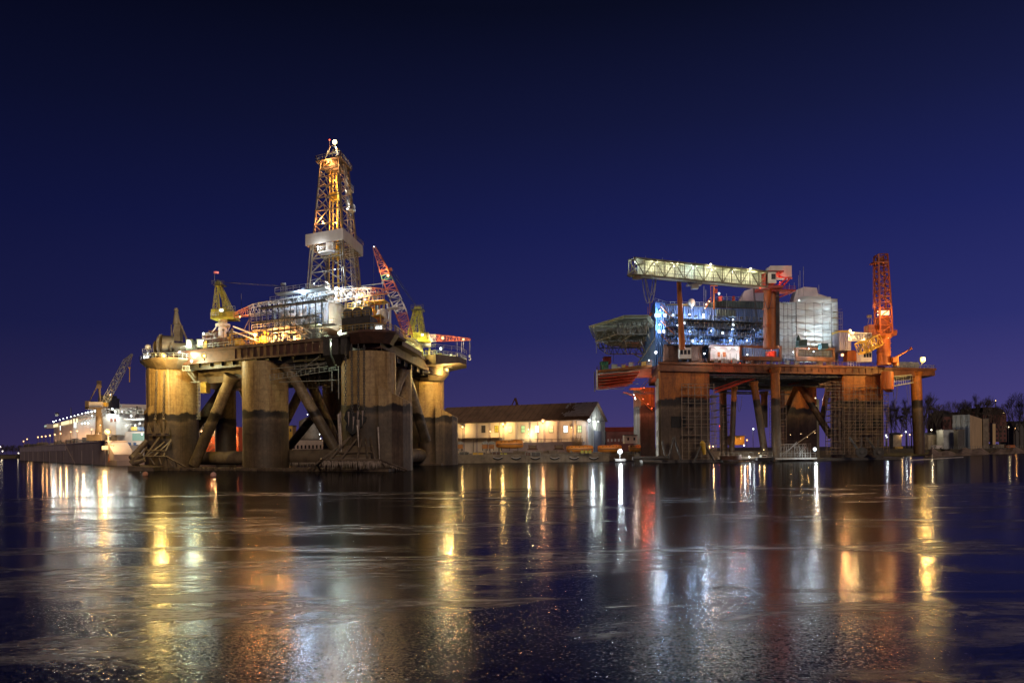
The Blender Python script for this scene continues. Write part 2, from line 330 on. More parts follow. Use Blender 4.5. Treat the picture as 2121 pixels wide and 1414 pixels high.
# ------------------------------------------------------------------ water, thin ice, land
def water_mat():
    m = bpy.data.materials.new('water_and_thin_ice'); m.use_nodes = True; t = m.node_tree; t.nodes.clear(); L = t.links.new
    o = N(t, 'ShaderNodeOutputMaterial'); g = N(t, 'ShaderNodeNewGeometry'); sx = N(t, 'ShaderNodeSeparateXYZ'); L(g.outputs['Position'], sx.inputs[0])
    def noise(sc_, det, stretch, rough=.55, dist=0.0, off=(0, 0, 0)):
        mp = N(t, 'ShaderNodeMapping'); mp.inputs['Scale'].default_value = stretch; mp.inputs['Location'].default_value = off; L(g.outputs['Position'], mp.inputs[0])
        n = N(t, 'ShaderNodeTexNoise'); n.inputs['Scale'].default_value = sc_; n.inputs['Detail'].default_value = det; n.inputs['Roughness'].default_value = rough; n.inputs['Distortion'].default_value = dist
        L(mp.outputs[0], n.inputs['Vector']); return n.outputs[0]
    def mr(x, a, b, c=0.0, d=1.0, smooth=True):
        n = N(t, 'ShaderNodeMapRange'); n.interpolation_type = 'SMOOTHSTEP' if smooth else 'LINEAR'
        for k, v in (('From Min', a), ('From Max', b), ('To Min', c), ('To Max', d)): n.inputs[k].default_value = v
        L(x, n.inputs['Value']); return n.outputs[0]
    def mth(op, a, b):
        n = N(t, 'ShaderNodeMath', operation=op)
        for i, x in enumerate((a, b)):
            if isinstance(x, (int, float)): n.inputs[i].default_value = x
            else: L(x, n.inputs[i])
        return n.outputs[0]
    big = noise(0.035, 4, (0.35, 1, 1), .6, 0.8)           # large floes
    mid = noise(0.13, 6, (0.30, 1, 1), .62, 0.9, (31, 7, 0))    # drifts of slush on the sheet
    dist = mr(mth('ADD', sx.outputs['Y'], mth('MULTIPLY', big, 60)), 118, 128, 1, 0)   # ice near the quay, open water beyond
    frost = mth('MULTIPLY', mth('MULTIPLY', mr(mid, 0.47, 0.58), mr(noise(0.9, 6, (0.35, 1, 1), .75, .6, (3, 9, 0)), .36, .60)), dist)
    near = mr(mth('ADD', mth('ADD', sx.outputs['Y'], mth('MULTIPLY', sx.outputs['X'], 0.55)), mth('MULTIPLY', mid, 26)), 30, 44, 1, 0)       # rough refrozen ice close in
    # fine crystals, ripples
    fine = noise(9.0, 3, (1, 1, 1), .6); mic = noise(2.6, 5, (0.8, 1, 1), .65, .4); rip = noise(0.55, 3, (0.5, 1, 1), .5)
    vor = N(t, 'ShaderNodeTexVoronoi'); vor.inputs['Scale'].default_value = 5.5; L(g.outputs['Position'], vor.inputs['Vector'])
    hgt = mth('ADD', mth('MULTIPLY', fine, 0.0022), mth('MULTIPLY', mic, 0.0075))
    amp = mth('ADD', mth('MULTIPLY', dist, 0.30), mth('ADD', mth('MULTIPLY', near, 0.50), mth('MULTIPLY', frost, 0.9)))
    h2 = mth('ADD', mth('MULTIPLY', hgt, amp), mth('MULTIPLY', rip, 0.006))
    bp = N(t, 'ShaderNodeBump'); bp.inputs['Strength'].default_value = 1.0; bp.inputs['Distance'].default_value = 1.0; L(h2, bp.inputs['Height'])
    rgh = mth('ADD', mth('ADD', 0.115, mth('MULTIPLY', dist, 0.01)), mth('ADD', mth('MULTIPLY', frost, 0.15), mth('MULTIPLY', near, 0.03)))
    b = N(t, 'ShaderNodeBsdfPrincipled'); b.inputs['IOR'].default_value = 1.33
    mx = N(t, 'ShaderNodeMix', data_type='RGBA'); mx.inputs['A'].default_value = (0.004, 0.004, 0.006, 1); mx.inputs['B'].default_value = (0.46, 0.43, 0.40, 1)
    L(mth('ADD', mth('MULTIPLY', mth('POWER', frost, 1.6), 0.95), mth('MULTIPLY', near, mth('MULTIPLY', mr(mic, .45, .62), 0.14))), mx.inputs['Factor']); L(mx.outputs['Result'], b.inputs['Base Color'])
    # ice crystals: cells with their own tilt, a few of them strongly tilted
    vor2 = N(t, 'ShaderNodeTexVoronoi'); vor2.inputs['Scale'].default_value = 24; L(g.outputs['Position'], vor2.inputs['Vector'])
    c5 = N(t, 'ShaderNodeVectorMath', operation='SUBTRACT'); c5.inputs[1].default_value = (.5, .5, .5); L(vor2.outputs['Color'], c5.inputs[0])
    ln = N(t, 'ShaderNodeVectorMath', operation='LENGTH'); L(c5.outputs[0], ln.inputs[0])
    pw = mth('MULTIPLY', mth('POWER', mth('MULTIPLY', ln.outputs['Value'], 1.3), 4.0), mth('ADD', mth('MULTIPLY', dist, 0.11), mth('ADD', mth('MULTIPLY', near, 0.20), mth('MULTIPLY', frost, 0.20))))
    vs_ = N(t, 'ShaderNodeVectorMath', operation='SCALE'); L(c5.outputs[0], vs_.inputs[0]); L(pw, vs_.inputs['Scale'])
    va = N(t, 'ShaderNodeVectorMath', operation='ADD'); L(bp.outputs[0], va.inputs[0]); L(vs_.outputs[0], va.inputs[1])
    vn_ = N(t, 'ShaderNodeVectorMath', operation='NORMALIZE'); L(va.outputs[0], vn_.inputs[0])
    L(rgh, b.inputs['Roughness']); L(vn_.outputs[0], b.inputs['Normal']); dk_ = N(t, 'ShaderNodeBsdfDiffuse'); dk_.inputs[0].default_value = (.004, .004, .007, 1); fr_ = N(t, 'ShaderNodeFresnel'); fr_.inputs[0].default_value = 1.33
    mxs = N(t, 'ShaderNodeMixShader'); L(mth('MINIMUM', mth('MULTIPLY', fr_.outputs[0], 0.85), 0.55), mxs.inputs[0]); L(b.outputs[0], mxs.inputs[1]); L(dk_.outputs[0], mxs.inputs[2]); L(mxs.outputs[0], o.inputs[0])
    return m
wm = MB(); wm.add([(-2500, -60, 0), (2500, -60, 0), (2500, 4500, 0), (-2500, 4500, 0)], [(0, 1, 2, 3)])
tag(wm.build('water', water_mat()), 'dark harbour water under a skin of thin ice', kind='structure')
# land behind the basin, one sheet to the horizon with a sloping bank
shore = [(-2400, 2600), (-1300, 1500), (-560, 900), (-330, 720), (-230, 420), (-128, 345), (-128, 318), (112, 318), (112, 352), (160, 372), (168, 392), (196, 400), (206, 420), (240, 440), (262, 520), (330, 540), (420, 640), (2400, 700)]
gm = MB(); n = len(shore); vs = []
zt = [3.0 if -130 < x < 113 else 2.6 for x, y in shore]
for (x, y), z in zip(shore, zt): vs.append((x, y, z))
for i, (x, y) in enumerate(shore):
    k = 0.3 if -130 < x < 113 else 5.0
    vs.append((x+(-.3*k), y-k, -1.0))
for x, y in shore: vs.append((x*1.0, 4400, 2.6))
gm.add(vs, [(n+i, n+i+1, i+1, i) for i in range(n-1)]+[(i, i+1, 2*n+i+1, 2*n+i) for i in range(n-1)])
tag(gm.build('ground', ground_m), 'flat harbour land with an earth bank', kind='structure')
pm = MB(); pm.box(-128, 112, 317.6, 330, 3.0, 3.25); pm.box(-128, 112, 316.9, 317.6, -1, 3.25)
tag(pm.build('quay', conc), 'concrete quay behind the moored barge', kind='structure')
# ================================================================== RIG 1 (drilling rig)
c3, c1, c4, c2 = P(764, 800, 190), P(358, 800, 222), P(877, 800, 255), P(541, 800, 212)
F1 = Frame(c3, c1, c4)
LA, LB = F1.la, F1.lb
rig = thing('drilling_rig', 'large drilling platform on thick tan and rust streaked columns, left of the white warehouse', 'oil rig', (F1((LA/2, LB/2, 0)).x, F1((LA/2, LB/2, 0)).y, 0))
def cyl(px, py, u, v, z0, z1, r, m, parent, name, n=48, T=F1, flare=None):
    mb = MB(T); mb.tube((u, v, z0), (u, v, z1), r, n=n)
    return mb.build(name, m, parent)
u2 = F1.at(541, 212)
cols = [(0, 0, 6.4), (LA, 0, 6.6), (LA*.5, u2[1]*.3, 5.75), (0, LB, 6.5), (LA, LB, 6.5), (LA*.5, LB, 5.8), (0, LB*.5, 3.2), (LA, LB*.5, 3.2)]
lab = ['corner column with a torn dark anchor recess and frozen bolster', 'corner column lit yellow with two anchors hanging on it', 'plain mid column between the two anchor columns']
for i, (u, v, r) in enumerate(cols):
    mb = MB(F1); mb.tube((u, v, -1.5), (u, v, 27.6), r, n=56)
    # weld rings and vertical ribs proud of the shell
    for z in (9.2, 21.4): mb.tube((u, v, z), (u, v, z+.12), r+.05, n=56)
    c = mb.build('column', tan, rig, lab[i] if i < 3 else None)
    if i in (0, 1, 3):
        w = F1((u, v, 0)); rb = MB()
        rng = range(-75, 60, 27) if i == 0 else range(-110, -20, 30)
        for a in rng:
            a = R(a-45); x, y = w.x+math.cos(a)*(r+.06), w.y+math.sin(a)*(r+.06); rb.bar((x, y, .5), (x, y, 27.4), 0.16)
        rb.build('shell_rib', tan, c)
# sponsons: the widened feet of the outer columns, with sloping tops
def sponson(cx, cy, xr, xl, depth, zl, zr, sgn=1):
    pts = [(xl, cy-depth), (xl+(xr-xl)*.45, cy-depth*.97), (xl+(xr-xl)*.8, cy-depth*.72), (xr, cy-depth*.30), (xr, cy+depth*.3), (xl+(xr-xl)*.8, cy+depth*.72), (xl, cy+depth)]
    if sgn < 0: pts = pts[::-1]
    zt = [zl+(zr-zl)*(p[0]-xl)/(xr-xl) for p in pts]
    mb = MB(); mb.prism(pts, -1.5, zt); return mb
sponson(c3.x, c3.y, P(852, 850, 190).x, P(785, 850, 184).x, 6.9, 19.5, 15.9).build('sponson', tan, rig)
sponson(c4.x, c4.y, P(947, 850, 255).x, P(902, 850, 249).x, 6.9, 18.2, 15.0).build('sponson', tan, rig)
sponson(c1.x, c1.y, P(306, 850, 222).x, P(330, 850, 217).x, 6.4, 18.0, 15.4, -1).build('sponson', tan, rig)
# pontoons with encrusted edge
mb = MB(F1); mb.box(-8, LA+11, -8.2, 7, -4, 0.55); mb.box(-8, LA+8, LB-7, LB+7, -4, 0.55)
pt = mb.build('pontoon', tan_dk, rig)
mb = MB(F1)
for i in range(420):
    u = random.uniform(6, LA+10); s_ = random.uniform(.15, .42); v = -8.3+random.uniform(-.15, .25)
    mb.box(u-s_, u+s_, v-s_*.6, v+.25, random.uniform(-.2, .35), random.uniform(.45, .85))
mb.build('encrusted_edge', tan_dk, pt)
# cross tubes between pontoons
for (a, b, r) in (((LA*.5+7, 9, 3.2), (-3, 9, 3.2), 2.0), ((0, 6, 3.2), (0, LB-6, 3.2), 2.0), ((LA-6, LB*.5, 3.2), (6, LB*.5, 3.2), 1.6), ((LA-4, 11, 3.0), (LA*.5+5, 11, 3.0), 1.9)):
    MB(F1).tube(a, b, r, n=28).build('cross_tube', tan_dk, rig)
# diagonal braces
def w2(px, py, D): return P(px, py, D)
for p, q, r in (((592, 752, 203), (697, 935, 206), 1.35), ((636, 783, 258), (560, 935, 262), 1.45), ((640, 783, 258), (696, 915, 262), 1.6), ((706, 792, 268), (598, 926, 272), 1.35),
                ((480, 778, 214), (402, 962, 219), 1.45), ((478, 784, 232), (384, 912, 240), 1.45), ((497, 795, 262), (540, 900, 262), 1.2),
                ((836, 768, 214), (815, 830, 212), 1.0), ((838, 768, 226), (882, 912, 240), 1.55), ((836, 768, 226), (800, 900, 215), 1.2)):
    mb = MB(); a, b = w2(*p), w2(*q); mb.tube(a, b, r, n=20)
    d = (b-a).normalized(); t = (a.z-15.2)/(a.z-b.z) if a.z != b.z else .5
    if 0 < t < 1: c_ = a.lerp(b, t); mb.tube(c_-d*.1, c_+d*.1, r+.09, n=20)
    mb.tube(a, a+d*2.2, r*1.45, r*1.02, n=20)
    mb.build('brace', tube_t, rig)
# deck box, underside beams
ZB, ZT = 27.8, 31.6
mb = MB(F1); mb.box(-4.5, LA+3, -3.5, LB+4, ZB+.6, ZT)
mb.box(-5, LA+3.4, -4.0, -3.5, ZT-.5, ZT+.15); mb.box(-5, LA+3.4, -3.9, -3.5, ZB+.3, ZB+.8); mb.box(-5, -4.5, -4, LB+4, ZT-.5, ZT+.15)
for i in range(22): u = -4+i*(LA+6)/34; mb.box(u, u+.12, -3.85, -3.5, ZB+.8, ZT-.5)
dk = mb.build('deck_hull', girder, rig)
mb = MB(F1)
for i in range(18): u = -3+i*(LA+4)/17; mb.box(u, u+.3, -2, LB+2, ZB-.4, ZB+.6)
for i in range(9): v = -1+i*(LB)/8; mb.box(-4, LA+2, v, v+.4, ZB-1.0, ZB+.6)
mb.build('deck_beam', steel_dk, dk)
mb = MB(F1); mb.box(LA*.5+8, LA-2, 4, 30, 23.6, 27.9); mb.box(LA*.5+6.5, LA*.5+8, 4, 30, 26, 27.9)
mb.box(12, 26, 28, 46, 24.4, 27.9); mb.build('lower_deck_box', tan_dk, rig)
# hanging walkways under the deck between mid and right columns
mb = MB(F1)
for (u0, u1, v, z) in ((8, 27, 0, 25.2), (6, 24, 12, 23.4), (8, 30, 24, 22.5), (5, 30, 40, 22.3), (34, 60, 20, 23.0)):
    mb.box(u0, u1, v, v+1.2, z, z+.12); mb.rail([(u0, v, z), (u1, v, z)], sp=2.0)
    for k in range(6):
        u = u0+(u1-u0)*k/5; mb.bar((u, v, z), (u, v, ZB), .14); mb.bar((u, v+1.2, z), (u+1.5, v+1.2, ZB), .12)
mb.build('under_deck_walkway', galv, rig)
mb = MB(F1)
for k in range(26):
    v = random.uniform(2, 44); u0 = random.uniform(4, 30); z = random.uniform(25.5, 27.2); mb.tube((u0, v, z), (u0+random.uniform(6, 22), v, z), random.uniform(.1, .3), n=6)
for k in range(14):
    v = random.uniform(2, 44); u0 = random.uniform(6, 28); z = random.uniform(22, 27); mb.bar((u0, v, z), (u0+random.uniform(-3, 3), v, ZB), .12)
mb.build('under_deck_pipe', steel_dk, rig)
# green-lit cantilever frame below the deck by the front column
mb = MB(F1)
for a, b in (((9, -2.5, 27.5), (19, -2.5, 23.2)), ((9, -2.5, 25.8), (30, -2.5, 25.4)), ((14, -2.5, 27.6), (24, -2.5, 22.5)), ((8, -3, 24.0), (30, -3, 22.6)), ((8, -3, 21.5), (27, -3, 21.9)), ((8.0, -3, 26), (8.0, -3, 17)), ((10.0, -3, 26), (10.0, -3, 19))): mb.bar(a, b, .16)
mb.rail([(8, -3, 24.0), (30, -3, 22.7)], sp=1.5)
mb.build('catwalk', galv, rig)
# ---- column-top platforms
def ringdeck(u, v, r, z, name='column_platform', T=F1, m=girder, n=14, up=None, under=2.6):
    pts = [(u+r*math.cos(2*math.pi*(i+.5)/n), v+r*math.sin(2*math.pi*(i+.5)/n)) for i in range(n)]
    mb = MB(T); mb.prism(pts, z-.5, z)
    inner = [(u+(r-under)*math.cos(2*math.pi*(i+.5)/n), v+(r-under)*math.sin(2*math.pi*(i+.5)/n)) for i in range(n)]
    vs = [(p[0], p[1], z-.5) for p in pts]+[(p[0], p[1], z-2.8) for p in inner]
    mb.add(vs, [(i, (i+1) % n, n+(i+1) % n, n+i)[::-1] for i in range(n)])
    o = mb.build(name, m, rig)
    rl = MB(T); loop = [(p[0]*1.0, p[1], z) for p in pts]; rl.rail(loop+[loop[0]], sp=1.6, r=.07); rl.build('railing', galv, o)
    return o
ringdeck(LA+.5, -.5, 9.8, 29.8, m=tan_dk, under=3.0)
ringdeck(-.3, -.5, 8.6, 31.9, under=2.0)
ringdeck(-.5, LB, 9.0, 28.9, m=tan_dk, under=2.2)
# mooring fairleads on front column top (dark hanging housing)
mb = MB(F1)
for k in range(3):
    uu = 3.2+k*2.6; mb.prism([(uu, -8.6), (uu+1.9, -8.6), (uu+1.9, -4.8), (uu, -4.8)], [26.8, 26.8, 24.6, 24.6], 31.0)
mb.prism([(2.6, -9.2), (11.2, -8.4), (11.2, -4), (2.6, -4)], 30.6, 31.2)
mb.build('fairlead_housing', steel_dk, rig)
# chains
def chain(mb, p, q, pitch=.55, r=.1):
    p, q = Vector(p), Vector(q); n = max(2, int((q-p).length/pitch))
    for i in range(n):
        a, b = p.lerp(q, i/n), p.lerp(q, (i+1.25)/n); o_ = Vector((.19, 0, 0)) if i % 2 else Vector((0, .19, 0))
        mb.tube(a+o_, b+o_, r, n=5); mb.tube(a-o_, b-o_, r, n=5)
for px, y0, y1, D in ((325, 766, 868, 214.5), (340, 768, 870, 214.3)):
    mb = MB(); chain(mb, P(px, y0, D), P(px-(3 if px < 330 else 2), y1, D)); mb.build('anchor_chain', tan_dk, rig)
for px in (716, 728, 742, 754):
    mb = MB(); chain(mb, P(px, 712, 183.2), P(px+random.uniform(-2, 2), random.choice((842, 860, 900)), 183.0), .6, .07); mb.build('anchor_chain', steel_dk, rig)
mb = MB(); mb.tube(P(306, 748, 222), P(305, 905, 222), .07, n=5); mb.tube(P(348, 765, 214), P(350, 850, 214), .05, n=5); mb.build('hanging_wire', galv, rig)
# torn recess on the front column
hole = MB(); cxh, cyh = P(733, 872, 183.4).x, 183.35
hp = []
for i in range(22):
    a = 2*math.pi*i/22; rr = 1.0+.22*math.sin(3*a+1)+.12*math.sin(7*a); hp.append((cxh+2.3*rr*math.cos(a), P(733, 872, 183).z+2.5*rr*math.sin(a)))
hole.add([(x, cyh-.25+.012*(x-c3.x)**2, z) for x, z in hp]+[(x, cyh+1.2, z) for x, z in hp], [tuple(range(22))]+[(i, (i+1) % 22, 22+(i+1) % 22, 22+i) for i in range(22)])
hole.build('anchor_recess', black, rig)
mb = MB()
for k in range(9):
    x = cxh+random.uniform(-3.3, 3); z1 = P(733, 862, 183).z+random.uniform(-1, 1.4); l = random.uniform(1.5, 7)*(1.4 if abs(x-cxh) > 2 else .8)
    mb.tube((x, cyh-.55, z1), (x+random.uniform(-.2, .2), cyh-.8, z1-l), random.uniform(.12, .3), .02, n=5)
for x, zt_, l in ((cxh-3.4, 13, 9.0), (cxh-3.0, 11, 8), (cxh+5.6, 10, 8.5), (cxh+.9, 10.5, 5)): mb.tube((x, cyh-.5, zt_), (x+.5, cyh-1.8, zt_-l), .32, .08, n=6)
mb.build('frozen_drip', ice, rig)
# bolster (anchor rack) at the front column with icicles
mb = MB(); Db = 178.5
rim = [P(640, 975, 184), P(664, 950, Db+1), P(668, 952, Db), P(700, 953, Db-1), P(745, 953, Db-1.5), P(788, 953, Db-.5), P(842, 973, Db+6)]
for a, b in zip(rim, rim[1:]): mb.bar(a, b, .5)
for a, b in (((668, 951), (716, 912)), ((682, 952), (724, 905)), ((704, 953), (738, 909)), ((738, 953), (749, 908)), ((762, 953), (757, 906)), ((777, 953), (767, 905)), ((652, 962), (700, 925)), ((668, 952), (650, 974)), ((655, 960), (664, 974))):
    mb.bar(P(a[0], a[1], Db-.8), P(b[0], b[1], 184.0), .42)
mb.bar(P(688, 938, 180.3), P(772, 936, 180.3), .3)
for a, b in (((668, 953), (676, 972)), ((700, 953), (706, 972)), ((745, 953), (742, 973)), ((788, 953), (800, 973)), ((775, 953), (790, 973))): mb.bar(P(a[0], a[1], Db), P(b[0], b[1], Db+3), .35)
mb.prism([(P(690, 945, 181).x, 179.6), (P(770, 945, 181).x, 179.6), (P(768, 945, 184).x, 184), (P(700, 945, 184).x, 184)], [2.8]*4, [3.2, 3.2, 5.9, 5.9])
bo = mb.build('anchor_bolster', tan_dk, rig)
def icicles(mb, pts, n, lo, hi, r=.09):
    for i in range(n):
        t = random.random()*(len(pts)-1); k = int(t); p = pts[k].lerp(pts[k+1], t-k); l = random.uniform(lo, hi)*random.uniform(.5, 1)
        mb.tube(p+Vector((random.uniform(-.1, .1), random.uniform(-.2, .2), -.1)), p+Vector((0, 0, -l)), r*random.uniform(.6, 1.5), .01, n=5)
mb = MB(); icicles(mb, rim[2:6], 230, .8, 2.6, .11); icicles(mb, [rim[5], rim[6]], 70, .3, 1.1, .08); mb.build('icicle_fringe', ice, bo)
mb = MB(F1); pts = [F1((LA*.5+5-i*3, 7.4, 1.9)) for i in range(12)]; mb2 = MB(); icicles(mb2, pts, 260, .5, 1.6, .1); mb2.build('icicle_fringe', ice, rig)
# bolster at left column: open tube frame
mb = MB()
L1 = [((296, 950, 209), (341, 915, 214)), ((316, 947, 208), (354, 912, 214)), ((338, 944, 208), (354, 910, 214)), ((304, 932, 211), (345, 934, 209)), ((300, 945, 208), (344, 945, 207)), ((344, 945, 207), (384, 966, 210)),
      ((308, 944, 208), (320, 962, 208)), ((328, 945, 208), (334, 962, 208)), ((343, 946, 208), (357, 965, 209)), ((345, 946, 208), (348, 964, 209)), ((364, 956, 208), (366, 966, 209)), ((296, 950, 209), (330, 905, 213)), ((290, 946, 209), (304, 925, 210))]
for a, b in L1: mb.bar(P(*a), P(*b), .36)
mb.build('anchor_bolster', tan_dk, rig)
mb = MB()
for a, b, r in (((272, 950, 211), (304, 912, 213), .9), ((274, 960, 210), (292, 940, 210), 1.1), ((272, 944, 211), (286, 966, 210), .8), ((280, 958, 209), (300, 952, 209), .7)): mb.tube(P(*a), P(*b), r, r*.7, n=7)
mb.prism([(P(270, 960, 209).x, 207.5), (P(325, 960, 209).x, 207), (P(325, 960, 211).x, 215), (P(268, 960, 211).x, 214)], -1, [1.3, .9, 1.0, 1.7])
mb.build('fender', tan_dk, rig)
# anchors hanging at left column
mk = MB()
def anchor(px, py, D):
    t = thing('anchor', 'rusty ship anchor hanging by chain against the leftmost column of the drilling rig', 'anchor', P(px, py, D), 'anchors hanging on the left column')
    c = P(px, py, D)
    a = MB(); a.box(c.x-.22, c.x+.22, c.y-.22, c.y+.22, c.z-3.4, c.z+.3); a.ball(c+Vector((0, 0, .5)), .45, 8); a.build('shank', tan_dk, t)
    b = MB()
    b.prism([(c.x-1.5, c.y-.5), (c.x+1.5, c.y-.5), (c.x+1.5, c.y+.5), (c.x-1.5, c.y+.5)], c.z-3.9, c.z-3.1); b.build('crown', tan_dk, t)
    for s in (-1, 1):
        f = MB(); x0 = c.x+s*.5; x1 = c.x+s*1.9
        f.add([(x0, c.y-.9, c.z-3.2), (x1, c.y-.9, c.z-3.4), (c.x+s*1.5, c.y-1.1, c.z-.5), (x0, c.y-.5, c.z-3.2), (x1, c.y-.4, c.z-3.4), (c.x+s*1.5, c.y-.8, c.z-.5)], [(0, 1, 2), (5, 4, 3), (0, 3, 4, 1), (1, 4, 5, 2), (2, 5, 3, 0)])
        f.build('fluke', tan_dk, t)
    return t
anchor(321, 872, 214.2)['label'] = 'left one of two rusty anchors hanging by chains on the yellow-lit column'
anchor(339, 872, 214.0)['label'] = 'right one of two rusty anchors hanging by chains on the yellow-lit column'
# stairs and ladder on the left column
mb = MB()
seg = [((404, 735), (384, 765)), ((384, 765), (398, 790)), ((398, 790), (412, 800))]
mb.stair(P(402, 733, 215), P(384, 766, 215), (0, 1, 0)); mb.stair(P(386, 767, 214.6), P(403, 790, 214.6), (0, 1, 0))
a = P(378, 767, 214); mb.box(a.x, a.x+2.4, 213.6, 216, a.z-.1, a.z); a = P(396, 791, 214); mb.box(a.x, a.x+2.4, 213.6, 216, a.z-.1, a.z)
mb.rail([P(378, 767, 213.7), P(392, 767, 213.7)], sp=.8)
for sx in (0, .6): mb.bar(P(410, 790, 218)+Vector((sx, 0, 0)), P(410, 868, 218)+Vector((sx, 0, 0)), .1)
a, b = P(410, 790, 218), P(410, 868, 218)
for i in range(30): c = a.lerp(b, i/29); mb.bar(c, c+Vector((.6, 0, 0)), .08)
for i in range(12): c = a.lerp(b, i/11); mb.tube(c+Vector((-.2, -.7, 0)), c+Vector((.8, -.7, 0)), .05, n=4)
mb.build('stair', galv, rig)
mb = MB(); boxpx(mb, 414, 427, 791, 813, 219, 3); mb.build('hanging_cabin', yelo, rig)
# ================================================================== RIG 1 topsides
q1 = F1.q
zt = ZT
# tiers of walkways and pipework along the front edge
def tier(u0, u1, v0, v1, z, name='walkway', par=rig, T=F1, m=steel_dk, rm=galv, sp=2.0):
    mb = MB(T); mb.box(u0, u1, v0, v1, z-.25, z); o = mb.build(name, m, par)
    r_ = MB(T); r_.rail([(u1, v0, z), (u0, v0, z), (u0, v1, z)], sp=sp); r_.build('railing', rm, o); return o
def clutter(u0, u1, v0, v1, z0, z1, n, m, name, par=rig, T=F1, seed=1, kinds='ptvb', rmax=.28):
    rnd = random.Random(seed); mb = MB(T)
    for i in range(n):
        k = rnd.choice(kinds); u = rnd.uniform(u0, u1); v = rnd.uniform(v0, v1); z = rnd.uniform(z0, z1); r = rnd.uniform(.06, rmax)
        if k == 'p':
            u2_ = min(u1, u+rnd.uniform(2, 9)); mb.tube((u, v, z), (u2_, v, z), r, n=6); mb.tube((u2_, v, z), (u2_, v, max(z0, z-rnd.uniform(.5, 3))), r, n=6)
        elif k == 't': h = rnd.uniform(.8, min(3.2, z1-z0)); mb.tube((u, v, z0), (u, v, z0+h), rnd.uniform(.35, .9), n=10)
        elif k == 'v': mb.tube((u, v, z0), (u, v, z), r*.8, n=5); mb.box(u-.3, u+.3, v-.2, v+.2, z-.25, z+.25)
        elif k == 'b': a, b, c = rnd.uniform(.5, 1.8), rnd.uniform(.4, 1.2), rnd.uniform(.5, min(2.6, z1-z0)); mb.box(u-a, u+a, v-b, v+b, z0, z0+c); mb.box(u-a-.05, u-a+.08, v-b-.05, v-b+.03, z0, z0+c+.1)
        elif k == 'l':
            h = min(z1-z0, rnd.uniform(3, 6))
            for s_ in (0, .5): mb.bar((u+s_, v, z0), (u+s_, v, z0+h), .08)
            for j in range(int(h/.5)): mb.bar((u, v, z0+j*.5), (u+.5, v, z0+j*.5), .06)
    return mb.build(name, m, par)
tier(12, LA-6, -3.6, -1.6, zt+.3)
clutter(13, 32, -2, 8, zt+.2, 35, 46, steel, 'deck_pipework', seed=3, kinds='ppvbt')
clutter(32, 54, -2, 8, zt+.2, 36, 70, yelo, 'deck_manifold', seed=4, kinds='ppvvb', rmax=.2)
clutter(14, 50, -1, 20, zt+.2, 37.5, 60, galv, 'deck_gear', seed=5, kinds='pvvlp', rmax=.16)
clutter(42, 54, -3, 3, zt+.2, 36.5, 60, tan_dk, 'deck_hose_rack', seed=6, kinds='pv', rmax=.14)
clutter(50, LA-3, -2, 20, zt+.2, 35.5, 46, steel_dk, 'winch_gear', seed=7, kinds='btbv')
tier(14, 36, -3.2, -.6, 35.6); tier(16, 38, 0, 2.5, 38.3); tier(30, 52, 4, 7, 35.3); tier(12, 34, -2.8, -.4, 41.2)
mb = MB(F1)
for k in range(13):
    u = 13+k*2; mb.bar((u, -2.9, zt), (u, -2.9, 41), .2)
    if k % 2: mb.bar((u, -2.9, 35.6), (u+2, -2.9, 38.4), .12); mb.bar((u+2, -2.9, 38.4), (u+4, -2.9, 35.6), .12)
mb.build('pipe_rack', steel_dk, rig)
# long white lattice laydown bridge seen at the left shoulder (sloping lit braces)
mb = MB(F1); a, b = q1(484, 676, -3), q1(530, 694, -3)
for dv in (0, 2): mb.bar((a.x, a.y+dv, a.z), (b.x, b.y+dv, b.z), .3); mb.bar((a.x, a.y+dv, a.z-1.3), (b.x, b.y+dv, b.z-1.3), .2)
a2, b2 = q1(610, 668, -3), q1(646, 690, -3); mb.bar(a2, b2, .25); mb.bar(a2+Vector((0, 0, -1.6)), b2+Vector((0, 0, -1.6)), .2)
mb.build('inclined_ladder', white, rig)
def pxhouse(name, x0, x1, y0, y1, D, dep, m, label=None, cat=None, parent=None, wins=(), winm=None, roof=None, door=None):
    """box-built cabin with roof lip, windows and door proud of the wall"""
    mb = MB(); L_, R_, f, bk, z0, z1 = boxpx(mb, x0, x1, y0, y1, D, dep)
    if parent: o = mb.build(name, m, parent, label)
    else:
        o = thing(name, label, cat, ((L_+R_)/2, f+dep/2, z0)); mb.build('wall', m, o)
    rf = MB(); rf.box(L_-.2, R_+.2, f-.2, bk+.2, z1, z1+.18); rf.build('roof', roof or steel_dk, o)
    W, H = R_-L_, z1-z0
    for (a, b, c, d, *mm) in wins:
        wb = MB(); wb.box(L_+a*W, L_+b*W, f-.05, f+.1, z0+c*H, z0+d*H); wi = wb.build('window', mm[0] if mm else (winm or glass), o)
        fr = MB(); t_ = .07
        for (e, g, h_, i_) in ((a*W-t_, b*W+t_, c*H-t_, c*H), (a*W-t_, b*W+t_, d*H, d*H+t_), (a*W-t_, a*W, c*H, d*H), (b*W, b*W+t_, c*H, d*H)): fr.box(L_+e, L_+g, f-.1, f+.05, z0+h_, z0+i_)
        fr.build('frame', steel_dk, wi)
    if door:
        db = MB(); db.box(L_+door[0]*W, L_+door[1]*W, f-.06, f+.1, z0+.02, z0+min(2.1, H*.85)); db.build('door', door[2] if len(door) > 2 else steel_dk, o)
    return o
